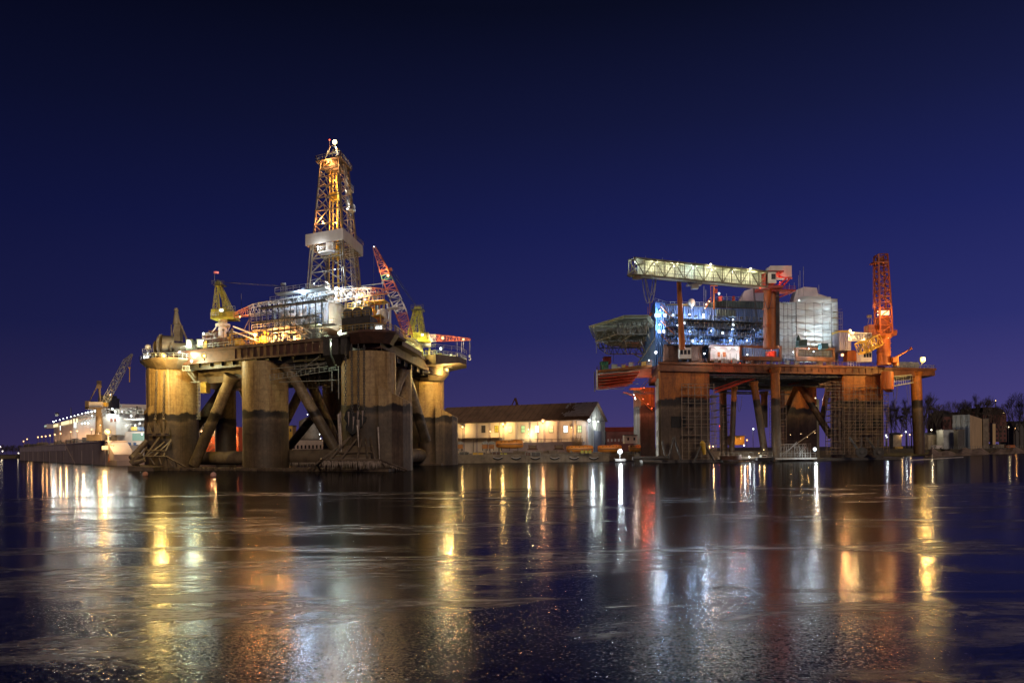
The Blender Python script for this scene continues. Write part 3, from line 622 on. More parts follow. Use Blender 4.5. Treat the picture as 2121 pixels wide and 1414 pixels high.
# mid-deck lit building below the derrick floor
mb = MB(F1); a = F1.at(594, 216)
ua, ub = F1.at(690, 206)[0], F1.at(592, 214)[0]
mb.box(ua, ub, 6, 20, 36, 43.2); blk = mb.build('drill_floor_house', whitec, rig)
mb = MB(F1); mb.box(ua-.3, ub+.3, 5.6, 20.3, 43.2, 43.7)
for k in range(9): u = ua+k*(ub-ua)/8; mb.box(u-.12, u+.12, 5.75, 6, 36, 43.2)
mb.build('cladding_rib', steel, blk)
mb = MB(F1)
for a_, b_, c_, d_ in ((.12, .24, .1, .5), (.36, .44, .1, .9), (.62, .66, .1, .95), (.84, .95, .1, .45)): mb.box(ua+a_*(ub-ua), ua+b_*(ub-ua), 5.88, 6, 36+c_*7, 36+d_*7)
mb.build('door', blue, blk)
tier(ua-3, ub+2, 3, 5.6, 43.6); tier(ua-3, ub+2, 2.6, 5, 36.2)
tier(ua-2, ub-2, -1.5, 2.2, 44.6, m=steel)
mb = MB(F1); mb.box(ua+1, ua+8, 6.5, 14, 43.7, 46.4); mb.build('doghouse', whitec, rig)
clutter(ua, ub, 2, 6, 36.2, 42, 26, steel, 'riser_gear', seed=11, kinds='pvl')
pxhouse('deck_cabin', 596, 612, 637, 653, 207, 3, white, None, None, rig, ((.2, .8, .3, .7),))
# lit greenish blocks at the left end
pxhouse('deck_cabin', 385, 398, 703, 728, 218, 5, green_w, None, None, rig, ((.15, .85, .35, .85, lit_w),))
pxhouse('deck_cabin', 408, 423, 703, 718, 217, 5, green_w, None, None, rig, ((.15, .45, .15, .9, lit_y), (.5, .92, .2, .95, lit_w)))
pxhouse('deck_cabin', 390, 408, 724, 742, 216, 5, green_w, None, None, rig, ((.1, .9, .35, .8, lit_w),))
pxhouse('lookout_cabin', 297, 314, 731, 748, 219, 4, white, None, None, rig, ((.02, .28, .35, .65, lit_w), (.4, .7, .3, .7, lit_w), (.75, .95, .3, .6, glass)))
mb = MB(); c = P(306.5, 719, 220); mb.ball(c, .85, 14); mb.tube(c+Vector((0, 0, -.4)), c+Vector((0, 0, -2.6)), .4); mb.rail([P(295, 731, 219), P(314, 731, 219)], sp=.7); mb.build('radome', white, rig)
# winch drums
mb = MB(); 
for px, py, r in ((344, 715, 2.7), (334, 722, 1.9), (368, 722, 1.8)): c = P(px, py, 220); mb.tube(c+Vector((-1.1, 0, 0)), c+Vector((1.6, 1.2, 0)), r, n=18); mb.tube(c+Vector((-1.4, 0, 0)), c+Vector((-1.1, 0, 0)), r+.35, n=18)
boxpx(mb, 322, 372, 722, 738, 221, 4); mb.build('winch', tan_dk, rig)
mb = MB(); boxpx(mb, 426, 470, 690, 741, 214, 7); boxpx(mb, 432, 462, 684, 692, 214, 5); boxpx(mb, 455, 474, 700, 738, 212, 4)
for i in range(8): a = P(424+i*6, 690, 213.5); mb.bar(a, a+Vector((0, 0, -6)), .15)
mb.build('machinery_house', girder, rig)
mb = MB(F1); u0_, u1_ = F1.at(765, 192)[0], F1.at(716, 195)[0]
mb.box(-3, 5.2, -7.4, -1, 32, 35.2)
for k in range(3): mb.tube((-2+k*2.7, -6.9, 36.2), (-.2+k*2.7, -4, 36.2), 1.25, n=14)
mb.build('anchor_winch', steel_dk, rig)
mb = MB(F1); mb.rail([(-8, -4, 32), (-3.6, -8.3, 32), (5.6, -8.3, 32)], sp=1.2, h=1.3); mb.rail([(-3, -8, 35.2), (5.2, -8, 35.2)], sp=1.2); mb.build('railing', yelo, rig)
pxhouse('winch_cabin', 775, 794, 671, 694, 184.5, 3.2, white, None, None, rig, ((.15, .85, .55, .85, lit_w),))
# brown machinery by the derrick foot
mb = MB(F1)
for (u0, u1, v0, v1, z0, z1) in ((-3, 1.5, 2, 7, 32, 37), (1.5, 8, 5, 12, 32, 40), (-2, 4, 9, 14, 37, 42)):
    mb.box(u0, u1, v0, v1, z1-.3, z1)
    for u in (u0, (u0+u1)/2, u1):
        for v in (v0, v1): mb.bar((u, v, z0), (u, v, z1), .25)
    mb.bar((u0, v0, z0), (u1, v0, z1), .15); mb.rail([(u0, v0, z1), (u1, v0, z1)], sp=1.3)
mb.build('support_frame', yelo, rig)
clutter(-3, 9, 1, 12, 32.2, 40, 40, orange_p, 'machinery', seed=12, kinds='pbvt')
clutter(-2, 11, 4, 16, 38, 47, 30, steel, 'standpipe', seed=13, kinds='pvl', rmax=.2)
# right-hand walkway along the side of the deck
mb = MB(F1); mb.box(-8.3, -4.6, -1, 10, 31.2, 31.7); mb.box(-7.0, -4.6, 10, 34, 30.4, 31.6); mb.build('side_walkway', girder, rig)
mb = MB(F1); mb.rail([(-8.3, -2, 31.7), (-8.0, 10, 31.7), (-7, 12, 31.6), (-7, 34, 31.6)], sp=1.3, h=1.7, r=.09); mb.build('railing', yelo, rig)
# right corner platforms (over the far right column)
mb = MB()
pl = [(P(868, 735, 250).x, 243), (P(905, 735, 240).x, 236), (P(952, 735, 243).x, 243), (P(966, 735, 252).x, 252), (P(966, 735, 262).x, 262), (P(905, 735, 268).x, 268), (P(868, 735, 266).x, 266)]
mb.prism(pl, [31.8]*7, [32.8]*7)
mb.prism([(p[0]*1.0, p[1]) for p in pl], [30.2, 29.8, 31, 31.3, 31.3, 30, 30], [31.8]*7)
kp = mb.build('corner_platform', tan_dk, rig)
mb = MB(); q_ = [(p[0], p[1], 32.8) for p in pl]; mb.rail(q_+[q_[0]], sp=1.5, r=.08); mb.rail([(p[0], p[1], 34.6) for p in q_[:4]], sp=3); mb.build('railing', galv, kp)
mb = MB()
for i in range(26):
    t = random.random(); a = Vector(q_[1]).lerp(Vector(q_[3]), t)+Vector((random.uniform(-3, 0), random.uniform(1, 9), 0))
    k = random.random()
    mb = MB()
    if k < .5: mb.tube(a, a+Vector((0, 0, random.uniform(.6, 2.6))), random.uniform(.1, .5), n=8).build('standpipe', green_w, kp)
    else: mb.box(a.x-.8, a.x+.8, a.y-.5, a.y+.5, a.z, a.z+random.uniform(.5, 1.8)).build('gear_box', green_w if k < .8 else yel, kp)
mb = MB(); c = P(893, 748, 246); mb.tube(c, c+Vector((0, 0, -4.4)), 3.9, 3.4, n=28)
for a, b in (((872, 752, 247), (876, 768, 240)), ((902, 745, 246), (935, 742, 250)), ((910, 760, 246), (905, 748, 246)), ((846, 760, 238), (885, 775, 240))): mb.bar(P(*a), P(*b), .5)
boxpx(mb, 836, 868, 742, 752, 236, 20); mb.build('bracket', tan_dk, rig)
mb = MB(); mb.stair(P(878, 762, 238), P(898, 775, 238), (0, 1.2, 0)); boxpx(mb, 860, 888, 768, 771, 238, 3); mb.rail([P(860, 768, 238), P(895, 770, 238)], sp=1); mb.rail([P(908, 752, 249), P(936, 752, 250)], sp=1.1); mb.rail([P(908, 744, 249), P(936, 744, 250)], sp=1.1); boxpx(mb, 908, 936, 757, 760, 249, 4)
mb.build('stair', galv, rig)
clutter(-4, 2, LB-22, LB-2, ZT, 36, 46, yel, 'deck_gear', seed=21, kinds='pvbl')
clutter(-5, 3, 30, LB-20, ZT, 36, 40, green_w, 'deck_gear', seed=22, kinds='pvbl')
clutter(3, 60, 22, LB, ZT, 36.5, 60, steel_dk, 'deck_gear', seed=23, kinds='pvbt')
# blue scaffold hoarding & antenna masts
mb = MB(); boxpx(mb, 770, 777, 613, 662, 222, 4); mb.build('cable_tower', blue, rig)
mb = MB(); c = P(793, 655, 196); mb.ball(c, 1.75, 18, sz=1.1); mb.tube(c+Vector((0, 0, -1)), c+Vector((0, 0, -4)), .7, n=10); mb.build('radome', white, rig)
mb = MB(); a, b = P(808, 684, 192), P(808, 640, 192); mb.tube(a, b, .3, n=8); mb.bar(P(802, 640, 192), P(824, 637, 192), .6); mb.bar(P(803, 640, 192), P(802, 628, 192), .3); mb.bar(P(821, 637, 192), P(822, 628, 192), .3); mb.bar(P(799, 668, 192), P(808, 655, 193), .2); mb.bar(P(796, 673, 192), P(808, 683, 193), .2)
mb.build('antenna_mast', white, rig)
# A-frame tank mast on the left
mb = MB(); a = P(365, 638, 236)
boxpx(mb, 360, 373, 672, 706, 235, 2.2); mb.tube(P(366, 672, 236), a, 1.1, .35, n=8); mb.ball(a+Vector((0, 0, -.6)), .7, 8)
mb.bar(a+Vector((0, 0, -2)), P(355, 706, 234), .28); mb.bar(P(355, 672, 234), P(355, 704, 234), .25); mb.bar(a+Vector((0, 0, -2)), P(387, 703, 234), .45); mb.build('vent_mast', mast_tan, rig)
# radio mast
mb = MB()
for dx in (0, .7): mb.bar(P(586, 702, 214)+Vector((dx, 0, 0)), P(586, 592, 214)+Vector((dx, 0, 0)), .16)
for i in range(26): c = P(586, 702-i*4.2, 214); mb.bar(c, c+Vector((.7, 0, 0)), .1)
mb.tube(P(587, 587, 214), P(587, 590, 214), .7, n=10); mb.bar(P(583, 588, 214), P(592, 586, 214), .2); mb.build('radio_mast', steel, rig)
mb = MB()
for k in range(9): 
    px = random.choice([455, 500, 610, 655, 690, 735, 755, 775]); c = P(px, 640, 212); mb.bar(c, c+Vector((0, 0, random.uniform(2, 5))), .07)
mb.build('whip_aerial', galv, rig)
# ================================================================== DERRICK
un, vn = F1.at(716, 208)
dz0, dz1, dz2 = 45.0, 63.8, 82.5
dr = thing('derrick', 'tall lattice derrick with a white windwall collar, standing on the drilling rig', 'derrick', F1((un+6, vn+8, dz0)))
cA, cB = un+6.3, vn+8.5
def ring(z):
    k = (z-dz0)/(dz1-dz0) if z < dz1 else 1+(z-dz1)/(dz2-dz1)
    if k <= 1: a, b = 12.6+(9.6-12.6)*k, 15.5+(12.5-15.5)*k
    else: a, b = 9.6+(6.3-9.6)*(k-1), 12.5+(8.6-12.5)*(k-1)
    return [Vector((cA-a/2, cB-b/2, z)), Vector((cA+a/2, cB-b/2, z)), Vector((cA+a/2, cB+b/2, z)), Vector((cA-a/2, cB+b/2, z))]
levels = [45, 48.5, 52.3, 56, 59.4, 62, 65.2, 69, 72.6, 75.6, 78.2, 80.2, 82.5]
mb = MB(F1); br = MB(F1)
for z0, z1 in zip(levels, levels[1:]):
    A, B = ring(z0), ring(z1)
    for k in range(4):
        k2 = (k+1) % 4; mb.bar(A[k], B[k], .45)
        br.bar(A[k], A[k2], .28); mA, mB_ = (A[k]+A[k2])/2, (B[k]+B[k2])/2
        br.bar(A[k], mB_, .22); br.bar(A[k2], mB_, .22); br.bar((A[k]+B[k])/2, (A[k]+mB_)/2, .13); br.bar((A[k2]+B[k2])/2, (A[k2]+mB_)/2, .13)
for k in range(4):   # straight lower tower, doubled legs
    A, B = ring(45)[k], ring(63)[k]; mb.bar(A+Vector((.9, 0, 0)), B+Vector((.9, 0, 0)), .3); mb.bar(A, Vector((A.x, A.y, 33)), .6)
lg = mb.build('tower_leg', derr, dr); br.build('lattice_brace', derr, dr)
mb = MB(F1)
for du, dv, r in ((-1, 0, .28), (1.2, .5, .22), (0, 2, .2), (2, -1, .12), (-2, 1, .12), (.4, -1.5, .14)):
    mb.tube((cA+du, cB+dv, 45), (cA+du*.7, cB+dv*.7, 81), r, n=6)
mb.box(cA-1, cA+1, cB-1, cB+1, 58, 61.5); mb.box(cA-1.2, cA+1.2, cB-1, cB+1, 73, 75); mb.build('travelling_gear', yelo, dr)
for z in (70, 75.3):   # caged landings on the right face
    r_ = ring(z)
    mb = MB(F1); m_ = (r_[0]*.35+r_[3]*.65); mb.box(m_.x-1.6, m_.x, m_.y-1.5, m_.y+1.5, z-.15, z); mb.rail([(m_.x, m_.y-1.5, z), (m_.x-1.6, m_.y-1.5, z), (m_.x-1.6, m_.y+1.5, z)], sp=.8, h=1.6); mb.build('landing', galv, dr)
mb = MB(F1); A, B = ring(45), ring(82)
for dv in (.7, 1.3): mb.bar(A[0].lerp(A[3], dv/2)+Vector((-.4, 0, 0)), B[0].lerp(B[3], dv/2)+Vector((-.4, 0, 0)), .13)
for i in range(90):
    t = i/89; a = A[0].lerp(A[3], .35).lerp(B[0].lerp(B[3], .35), t)+Vector((-.4, 0, 0)); b = A[0].lerp(A[3], .65).lerp(B[0].lerp(B[3], .65), t)+Vector((-.4, 0, 0)); mb.bar(a, b, .09)
mb.build('ladder', galv, dr)
# windwall collar
U0, V0 = F1.at(714, 210); ul = F1.at(634, 215.6)[0]-U0; vr = F1.at(752, 229)[1]-V0
wz1 = P(714, 472, 210).z; wz0 = P(714, 495.5, 210).z
mb = MB(F1); t_ = .25
for (x0, x1, y0, y1) in ((U0, U0+ul, V0, V0+t_), (U0, U0+ul, V0+vr-t_, V0+vr), (U0, U0+t_, V0+t_, V0+vr-t_), (U0+ul-t_, U0+ul, V0+t_, V0+vr-t_)): mb.box(x0, x1, y0, y1, wz0, wz1)
wwm = mat('windwall_sheet', (0.52, 0.47, 0.42), 0.6, c2=(0.42, 0.37, 0.33), scale=0.3, streak=.8)
ww = mb.build('windwall', wwm, dr)
mb = MB(F1)
for k in range(9): mb.box(U0+t_, U0+ul-t_, V0+t_+k*(vr-1)/8, V0+t_+k*(vr-1)/8+.25, wz0+.1, wz0+.45)
mb.rail([(U0-.2, V0+vr*.6, wz1), (U0-.2, V0+vr, wz1)], sp=1)
mb.build('monkeyboard', steel_dk, dr)
mb = MB(F1); mb.box(cA-2.4, cA+3.2, cB-7.4, cB-4, wz0-2.6, wz0-2.3); mb.box(cA-2, cA+.5, cB-7, cB-5, wz0-2.3, wz0-.2); mb.rail([(cA-2.4, cB-7.4, wz0-2.3), (cA+3.2, cB-7.4, wz0-2.3)], sp=1); mb.build('racking_cabin', white, dr)
# crown
zc = 82.5
mb = MB(F1); mb.box(cA-4.0, cA+4.4, cB-5.4, cB+5.6, zc, zc+.35); mb.rail([(cA+4.4, cB+5.6, zc+.35), (cA+4.4, cB-5.4, zc+.35), (cA-4.0, cB-5.4, zc+.35), (cA-4.0, cB+5.6, zc+.35)], sp=1.2, r=.08)
mb.box(cA-2.6, cA+2.6, cB-3.6, cB+3.6, zc-1.2, zc)
cw = mb.build('crown_platform', tan_dk, dr)
mb = MB(F1)
for s in (-1, 1):
    for u in (-2.6, 2.8): mb.bar((cA+u, cB+s*3.2, zc), (cA+u*.35, cB+s*1.2, zc+5), .35)
    mb.bar((cA-.9, cB+s*1.2, zc+5), (cA+1, cB+s*1.2, zc+5), .3); mb.bar((cA-1.8, cB+s*2.2, zc+2.6), (cA+1.9, cB+s*2.2, zc+2.6), .22)
mb.bar((cA, cB-1.2, zc+5), (cA, cB+1.2, zc+5), .3); mb.bar((cA, cB, zc+5), (cA, cB, zc+6.6), .14); mb.box(cA-1.5, cA-.5, cB-1, cB+1, zc+.4, zc+2.4)
mb.bar((cA+1.2, cB-1.2, zc+3.5), (cA+1.2, cB-1.2, zc+6.6), .12)
mb.build('crown_frame', derr, cw)
# ================================================================== CRANES of rig 1
def truss2(mb, pts, ws, n, r=.1, up=(0, 0, 1), hh=1.0):
    for (a, b), (w0, w1) in zip(zip(pts, pts[1:]), zip(ws, ws[1:])): mb.truss(a, b, w0, w1, max(2, round(n*(b-a).length/sum((q-p).length for p, q in zip(pts, pts[1:])))), r, up, hh)
lc = P(461, 690, 214)
crane = thing('crane', 'yellow-green pedestal crane with a red flag on its mast, left of the derrick', 'crane', (lc.x, lc.y, lc.z))
mb = MB(); mb.tube(P(461.5, 700, 214), P(461.5, 660, 214), 1.15, n=18); mb.tube(P(461.5, 676, 214), P(461.5, 671, 214), 1.9, n=18); mb.bar(P(437, 690, 214), P(452, 672, 214), .3); mb.bar(P(470, 690, 214), P(476, 674, 214), .25); mb.build('pedestal', white, crane)
mb = MB(); a, b = P(437, 656, 213), P(484, 660, 213)
boxpx(mb, 436, 484, 656, 659.5, 211.5, 5); boxpx(mb, 437, 452, 640, 656, 212, 3.4); boxpx(mb, 452, 466, 637, 656, 213, 3); boxpx(mb, 466, 485, 644, 656, 212.4, 3.4)
bd = mb.build('machinery_deck', yel, crane); mb = MB(); boxpx(mb, 455, 462, 640, 645, 212.9, .2); mb.build('cab_window', lit_w, bd)
mb = MB(); mb.rail([P(472, 645, 212.4), P(487, 645, 212.4)], sp=.7, h=1.4); mb.rail([P(436, 656, 211.4), P(452, 656, 211.4)], sp=.8); mb.build('railing', galv, crane)
mb = MB()
for dv in (0, 2.6):
    t0 = P(449, 592, 213)+Vector((0, dv*.3, 0)); d = Vector((0, dv, 0))
    mb.truss(P(446, 640, 213)+d, t0, 1.1, .6, 6, .03) if dv == 0 else mb.bar(P(446, 640, 213)+d, t0, .2); mb.truss(P(472, 642, 213)+d, P(454, 592, 213)+Vector((0, dv*.3, 0)), 1.1, .7, 6, .035); mb.bar(P(455, 640, 213)+d, P(451, 594, 213)+d, .22)
boxpx(mb, 446, 456, 583, 592, 212.5, 1.6); mb.build('a_frame', yel, crane)
mb = MB(); boxpx(mb, 441, 463, 588.5, 590, 212, 2.6); mb.rail([P(439, 589, 211.9), P(464, 589, 211.9)], sp=.7, h=1.0); mb.tube(P(452, 590, 213), P(452, 580, 213), .5); mb.build('mast_head', steel_dk, crane)
mb = MB(); mb.bar(P(444.5, 589, 213), P(444.5, 562, 213), .1); fl = mb.build('flagpole', steel, crane)
mb = MB(); p0 = P(443, 562, 213); fv = []
for i in range(7):
    for j in range(3): fv.append(p0+Vector((i*.21, .12*math.sin(i*1.3), -j*.28+.05*math.sin(i))))
mb.add(fv, [(i*3+j, i*3+j+1, i*3+j+4, i*3+j+3) for i in range(6) for j in range(2)]); mb.build('flag', glow('red_flag_glow', (1, .03, .03), .6), fl)  # flag cloth given its own glow so it looks lit
rw = stepmat('laydown_boom_paint', 0, P(486, 650, 211).x, P(803, 604, 198).x, [(0, (.40, .16, .08)), (.10, (.55, .53, .50)), (.90, (.38, .12, .06))])
mb = MB(); pts = [P(486, 653, 211), P(532, 641, 208.5), P(700, 613, 201), P(770, 603, 199), P(803, 604, 198)]
truss2(mb, pts, [1.0, 2.5, 2.5, 1.7, 1.0], 30, .045); mb.build('boom', rw, crane)
mb = MB()
for k in (0, .5): mb.bar(P(455, 584, 213)+Vector((0, k, 0)), P(586, 592, 207)+Vector((0, k, 0)), .05); mb.bar(P(586, 592, 207)+Vector((0, k, 0)), P(700, 612, 201), .05)
mb.build('cable', steel_dk, crane)
# right yellow-green crane with two booms
rc = P(862, 690, 236)
crane2 = thing('crane', 'yellow-green crane with a steep red and white boom, right end of the drilling rig', 'crane', (rc.x, rc.y, rc.z))
mb = MB(); mb.tube(P(852, 735, 236), P(852, 704, 236), 2.2, n=20); mb.tube(P(852, 722, 236), P(852, 716, 236), 2.8, n=20); mb.build('pedestal', green_w, crane2)
mb = MB(); boxpx(mb, 838, 888, 699, 704, 233, 7); boxpx(mb, 852, 886, 689, 699, 234, 5); boxpx(mb, 871, 884, 690, 701, 232.4, 2); bd = mb.build('machinery_deck', yel, crane2)
mb = MB(); boxpx(mb, 872.5, 877, 691, 695, 232.3, .2); mb.build('cab_window', lit_w, bd)
mb = MB(); mb.rail([P(838, 699, 232.8), P(888, 700, 232.8)], sp=1.0, h=1.6, r=.08); mb.rail([P(846, 689, 233), P(870, 689, 233)], sp=1.0, h=1.5); mb.build('railing', yel, crane2)
mb = MB()
for dv in (0, 3): 
    d = Vector((0, dv, 0)); mb.truss(P(850, 692, 235)+d, P(861, 640, 235)+d*.5, 1.6, 1.0, 6, .045); mb.truss(P(873, 690, 235)+d, P(868, 640, 235)+d*.5, 1.3, .9, 6, .045)
boxpx(mb, 858, 872, 634, 641, 234.5, 2.4); mb.build('a_frame', yel, crane2)
mb = MB(); boxpx(mb, 851, 877, 639.5, 641.5, 233.6, 4); mb.rail([P(851, 640, 233.5), P(877, 640, 233.5)], sp=.9, h=1.2); mb.build('mast_head', steel_dk, crane2)
rw2 = stepmat('steep_boom_paint', 2, P(847, 697, 228).z, P(775, 512, 208).z, [(0, (.42, .12, .08)), (.30, (.72, .70, .66)), (.44, (.04, .04, .04)), (.47, (.72, .70, .66)), (.53, (.40, .12, .08)), (.66, (.10, .30, .24)), (.72, (.36, .10, .06))])
mb = MB(); pts = [P(847, 697, 228), P(830, 645, 224), P(800, 572, 216), P(775, 512, 208)]
truss2(mb, pts, [2.2, 3.0, 2.6, .7], 20, .05, up=(0, 1, 0)); mb.tube(P(804, 560, 216), P(812, 557, 216), .5); mb.build('boom', rw2, crane2)
mb = MB(); top = P(864, 637, 235)
for a in ((776, 515, 208), (806, 558, 216), (812, 555, 216), (809, 560, 217)): mb.bar(P(*a), top, .055)
mb.bar(P(774, 514, 208), P(774, 602, 208), .05); mb.bar(P(784, 535, 210), P(784, 565, 211), .1); mb.build('cable', steel_dk, crane2)
mb = MB(); rw3 = stepmat('level_jib_paint', 0, P(880, 700, 248).x, P(974, 703, 250).x, [(0, (.72, .70, .66)), (.24, (.42, .12, .07))])
crane3 = thing('crane', 'low crane with level red and white jib and hook right of the steep boom', 'crane', P(888, 702, 250))
truss2(mb, [P(880, 700, 248), P(910, 700, 250), P(974, 703, 250)], [2.0, 1.9, .5], 14, .05); mb.build('boom', rw3, crane3)
mb = MB(); mb.tube(P(884, 718, 248), P(884, 702, 248), 1.3, n=14); boxpx(mb, 876, 892, 699, 705, 246, 4); mb.build('pedestal', white, crane3)
mb = MB()
for x, y in ((947, 728), (956, 730), (960, 722), (973, 738)): mb.bar(P(x, 703, 250), P(x, y, 250), .07)
mb.build('cable', galv, crane3)
mb = MB(); c = P(973, 740, 250); mb.tube(c+Vector((0, 0, .8)), c, .3, n=8); mb.path([c, c+Vector((.35, 0, -.4)), c+Vector((.1, 0, -.9)), c+Vector((-.35, 0, -.7))], .12); mb.build('hook', white, crane3)
# ---- lamps of rig 1
def L1(px, py, D, c, p, s=.42, **k): return lamp(rig, P(px, py, D), c, p, s, **k)
L1(340, 737, 209, (1, .66, .18), 12000, .78, front=(0, -3, -2.5)); L1(423, 737, 205, (1, .66, .18), 1200, .72, front=(-1, -2.5, -3.5))
L1(397, 747.5, 211, GREENW, 2600, .4); L1(391, 707, 215, GREENW, 1500, .5); L1(400, 733, 214, GREENW, 1500, .5); L1(422, 691, 212, COOL, 700, .36); L1(373, 728, 216, COOL, 700, .3)
L1(530, 693, 204, AMBER, 3600, .62); L1(589, 695, 202, AMBER, 4200, .72); L1(571, 698, 205, WARM, 2000, .5); L1(615, 697, 203, (1, .9, .55), 1600, .5)
L1(630, 605, 201.5, BLUEW, 7000, 1.0, front=(0, -2.5, -.5)); L1(697, 598, 199, COOL, 2000, .5); L1(726, 609, 198, COOL, 1600, .5); L1(750, 610, 200, AMBER, 1500, .5)
L1(703, 690, 188, GREENW, 2000, .42); L1(695, 712, 190, GREENW, 2600, .42); L1(663, 633, 208, BLUEW, 1800, .3, light=True); L1(605, 640, 209, BLUEW, 1000, .25)
L1(742, 655, 205, WARM, 1500, .3); L1(764, 660, 199, WARM, 1300, .3); L1(720, 662, 206, GREENW, 1000, .3); L1(745, 625, 207, COOL, 1500, .3)
L1(497, 656, 208, AMBER, 900, .34); L1(872, 728, 236, (1, .78, .22), 4200, .66); L1(913, 722, 245, GREENW, 1500, .45); L1(926, 766, 245, (1, .66, .20), 7000, .6, front=(.5, -1.5, -2)); L1(924, 755, 246, WARM, 900, .3)
L1(856, 712, 230, (1, .85, .3), 2600, .3); L1(845, 760, 228, WARM, 2200, .25); L1(640, 700, 200, (.9, 1, .6), 900, .3); L1(661, 700, 202, (.9, 1, .6), 900, .3)
L1(306, 732, 216, COOL, 250, .22); L1(460, 745, 216, WARM, 700, .2)
for pos, c, p, s in (((cA-1, cB-2, zc+5.4), (1, .72, .32), 3200, .7), ((cA+.5, cB-4.2, zc-.4), AMBER, 1500, .36), ((cA+2.3, cB-5, 66.2), AMBER, 2600, .3), ((cA-3.5, cB+1, 75.6), COOL, 900, .32), ((cA-4, cB+1, 70.4), COOL, 900, .32),
                     ((cA, cB, 67), WARM, 1400, .25), ((cA+3, cB-7.6, wz0-1.1), COOL, 500, .3), ((cA-3, cB-8.5, 52), BLUEW, 900, .2), ((cA+4, cB-8.5, 49), BLUEW, 700, .2), ((cA-1.6, cB-3, zc+3.6), COOL, 900, .25), ((cA, cB, 78.5), AMBER, 1600, .2)):
    lamp(dr, F1(pos), c, p, s, front=(0, -.9, -.3) if p > 3000 else None)
lamp(dr, F1((cA+1.2, cB-1.2, zc+6.8)), REDL, 120, .3, name='warning_lamp')
lamp(crane2, P(804, 571, 214), WARM, 1500, .4); lamp(crane3, P(917, 700, 248), (1, .5, .2), 1800, .5); lamp(crane3, P(960, 703, 248.5), (1, .6, .25), 900, .36); lamp(crane2, P(774.5, 511, 207), COOL, 40, .16)
# ================================================================== RIG 2 (orange platform)
F2 = Frame(P(1365, 800, 250), P(1830, 800, 272), P(1341, 800, 320))
q2 = F2.q
plat = thing('oil_platform', 'orange offshore platform with scaffolded legs and a long lit gangway, right of the warehouse', 'oil rig', F2((40, 35, 0)))
LU = F2.la
pale = mat('pale_flank', (0.40, 0.42, 0.33), 0.6, c2=(0.25, 0.26, 0.2), scale=.3, streak=.8, split=(19.4, (0.20, 0.20, 0.17)), bump=.1)
uL1 = q2(1470, 800, 0).x
def boxcol(u0, u1, v0, v1, zb, ztp, ch, m, lab_=None, flank=None):
    mb = MB(F2); pts = [(u0+ch, v0), (u1-ch, v0), (u1, v0+ch), (u1, v1-ch), (u1-ch, v1), (u0+ch, v1), (u0, v1-ch), (u0, v0+ch)]
    mb.prism(pts, zb, ztp); c = mb.build('column', m, plat, lab_)
    rb = MB(F2)
    for k in range(5): u = u0+ch+(u1-u0-2*ch)*k/4; rb.box(u-.06, u+.06, v0-.08, v0, zb+1, ztp)
    rb.box(u0+ch, u1-ch, v0-.14, v0, 26.6, 26.9); rb.build('shell_rib', m, c)
    return c
boxcol(0, uL1, 0, 15, -1.5, 28.7, .5, orange, 'front corner column with orange top, dark lower half and pale flank')
# pale flank plate with slots on the left side of that column
mb = MB(F2); mb.box(-.35, -.003, .8, 14, -1, 26.2); mb.box(-.35, -.003, .8, 14, 26.2, 26.3); fl_ = mb.build('flank_plate', pale, plat)
mb = MB(F2)
for z in (3.6, 8.2, 12.8, 17.0, 24.5):
    mb.box(-.42, -.35, 3, 4.2, z, z+2.0); mb.box(-.42, -.35, 9.4, 11, z, z+2.0)
mb.build('slot', black, fl_)
uR0, uR1 = q2(1745, 800, 0).x, LU
boxcol(uR0, uR1, 0, 15, -1.5, 28.7, .5, orange, 'scaffolded right column, orange above and dark below')
# small left rear column, red-lit at the top
bl0 = F2.at(1321, 305); 
mb = MB(); a, b = P(1320, 900, 300).x, P(1353, 900, 300).x; mb.prism([(a, 303), (P(1328, 900, 296).x, 296), (b, 296), (b+1, 312), (a+.5, 312)], -1, 27); mb.build('column', orange, plat)
mb = MB(); mb.prism([(a-.3, 302.7), (P(1326.5, 900, 296).x-.2, 295.8), (P(1327.5, 900, 296).x, 296.0), (a, 303)], -.5, 19.5); mb.build('flank_plate', pale, plat)
# rear right column
mb = MB(); c = P(1626, 900, 322), P(1692, 900, 330); mb.prism([(c[0].x, 322), (c[1].x, 330), (c[1].x-1, 344), (c[0].x-1, 336)], -1, 29); mb.build('column', orange, plat, 'rear column seen between the round legs')
mb = MB(); mb.prism([(c[1].x+.02, 330), (c[1].x+1.2, 330.4), (c[1].x+.6, 338), (c[1].x, 338)], -1, 24); mb.build('flank_plate', pale, plat)
# round legs
def leg(px0, y0, px1, y1, D, r, m=orange, r2=None, D2=None):
    mb = MB(); a, b = P(px0, y0, D), P(px1, y1, D2 or D); mb.tube(a, b, r, r2 or r, n=20); d = (b-a).normalized(); mb.tube(a, a+d*1.6, r*1.35, r*1.05, n=20); return mb.build('round_leg', m, plat)
leg(1605, 762, 1610, 958, 258, 1.42); leg(1521, 800, 1515, 950, 268, .9); leg(1561, 790, 1587, 958, 264, 1.15); leg(1583, 810, 1583, 885, 296, 1.2)
leg(1497, 805, 1500, 950, 290, 1.3); leg(1651, 800, 1618, 872, 300, 1.1); leg(1658, 800, 1722, 905, 282, 1.15, D2=276); 
leg(1897, 770, 1904, 940, 276, 1.75); leg(1716, 800, 1700, 880, 312, 1.0)
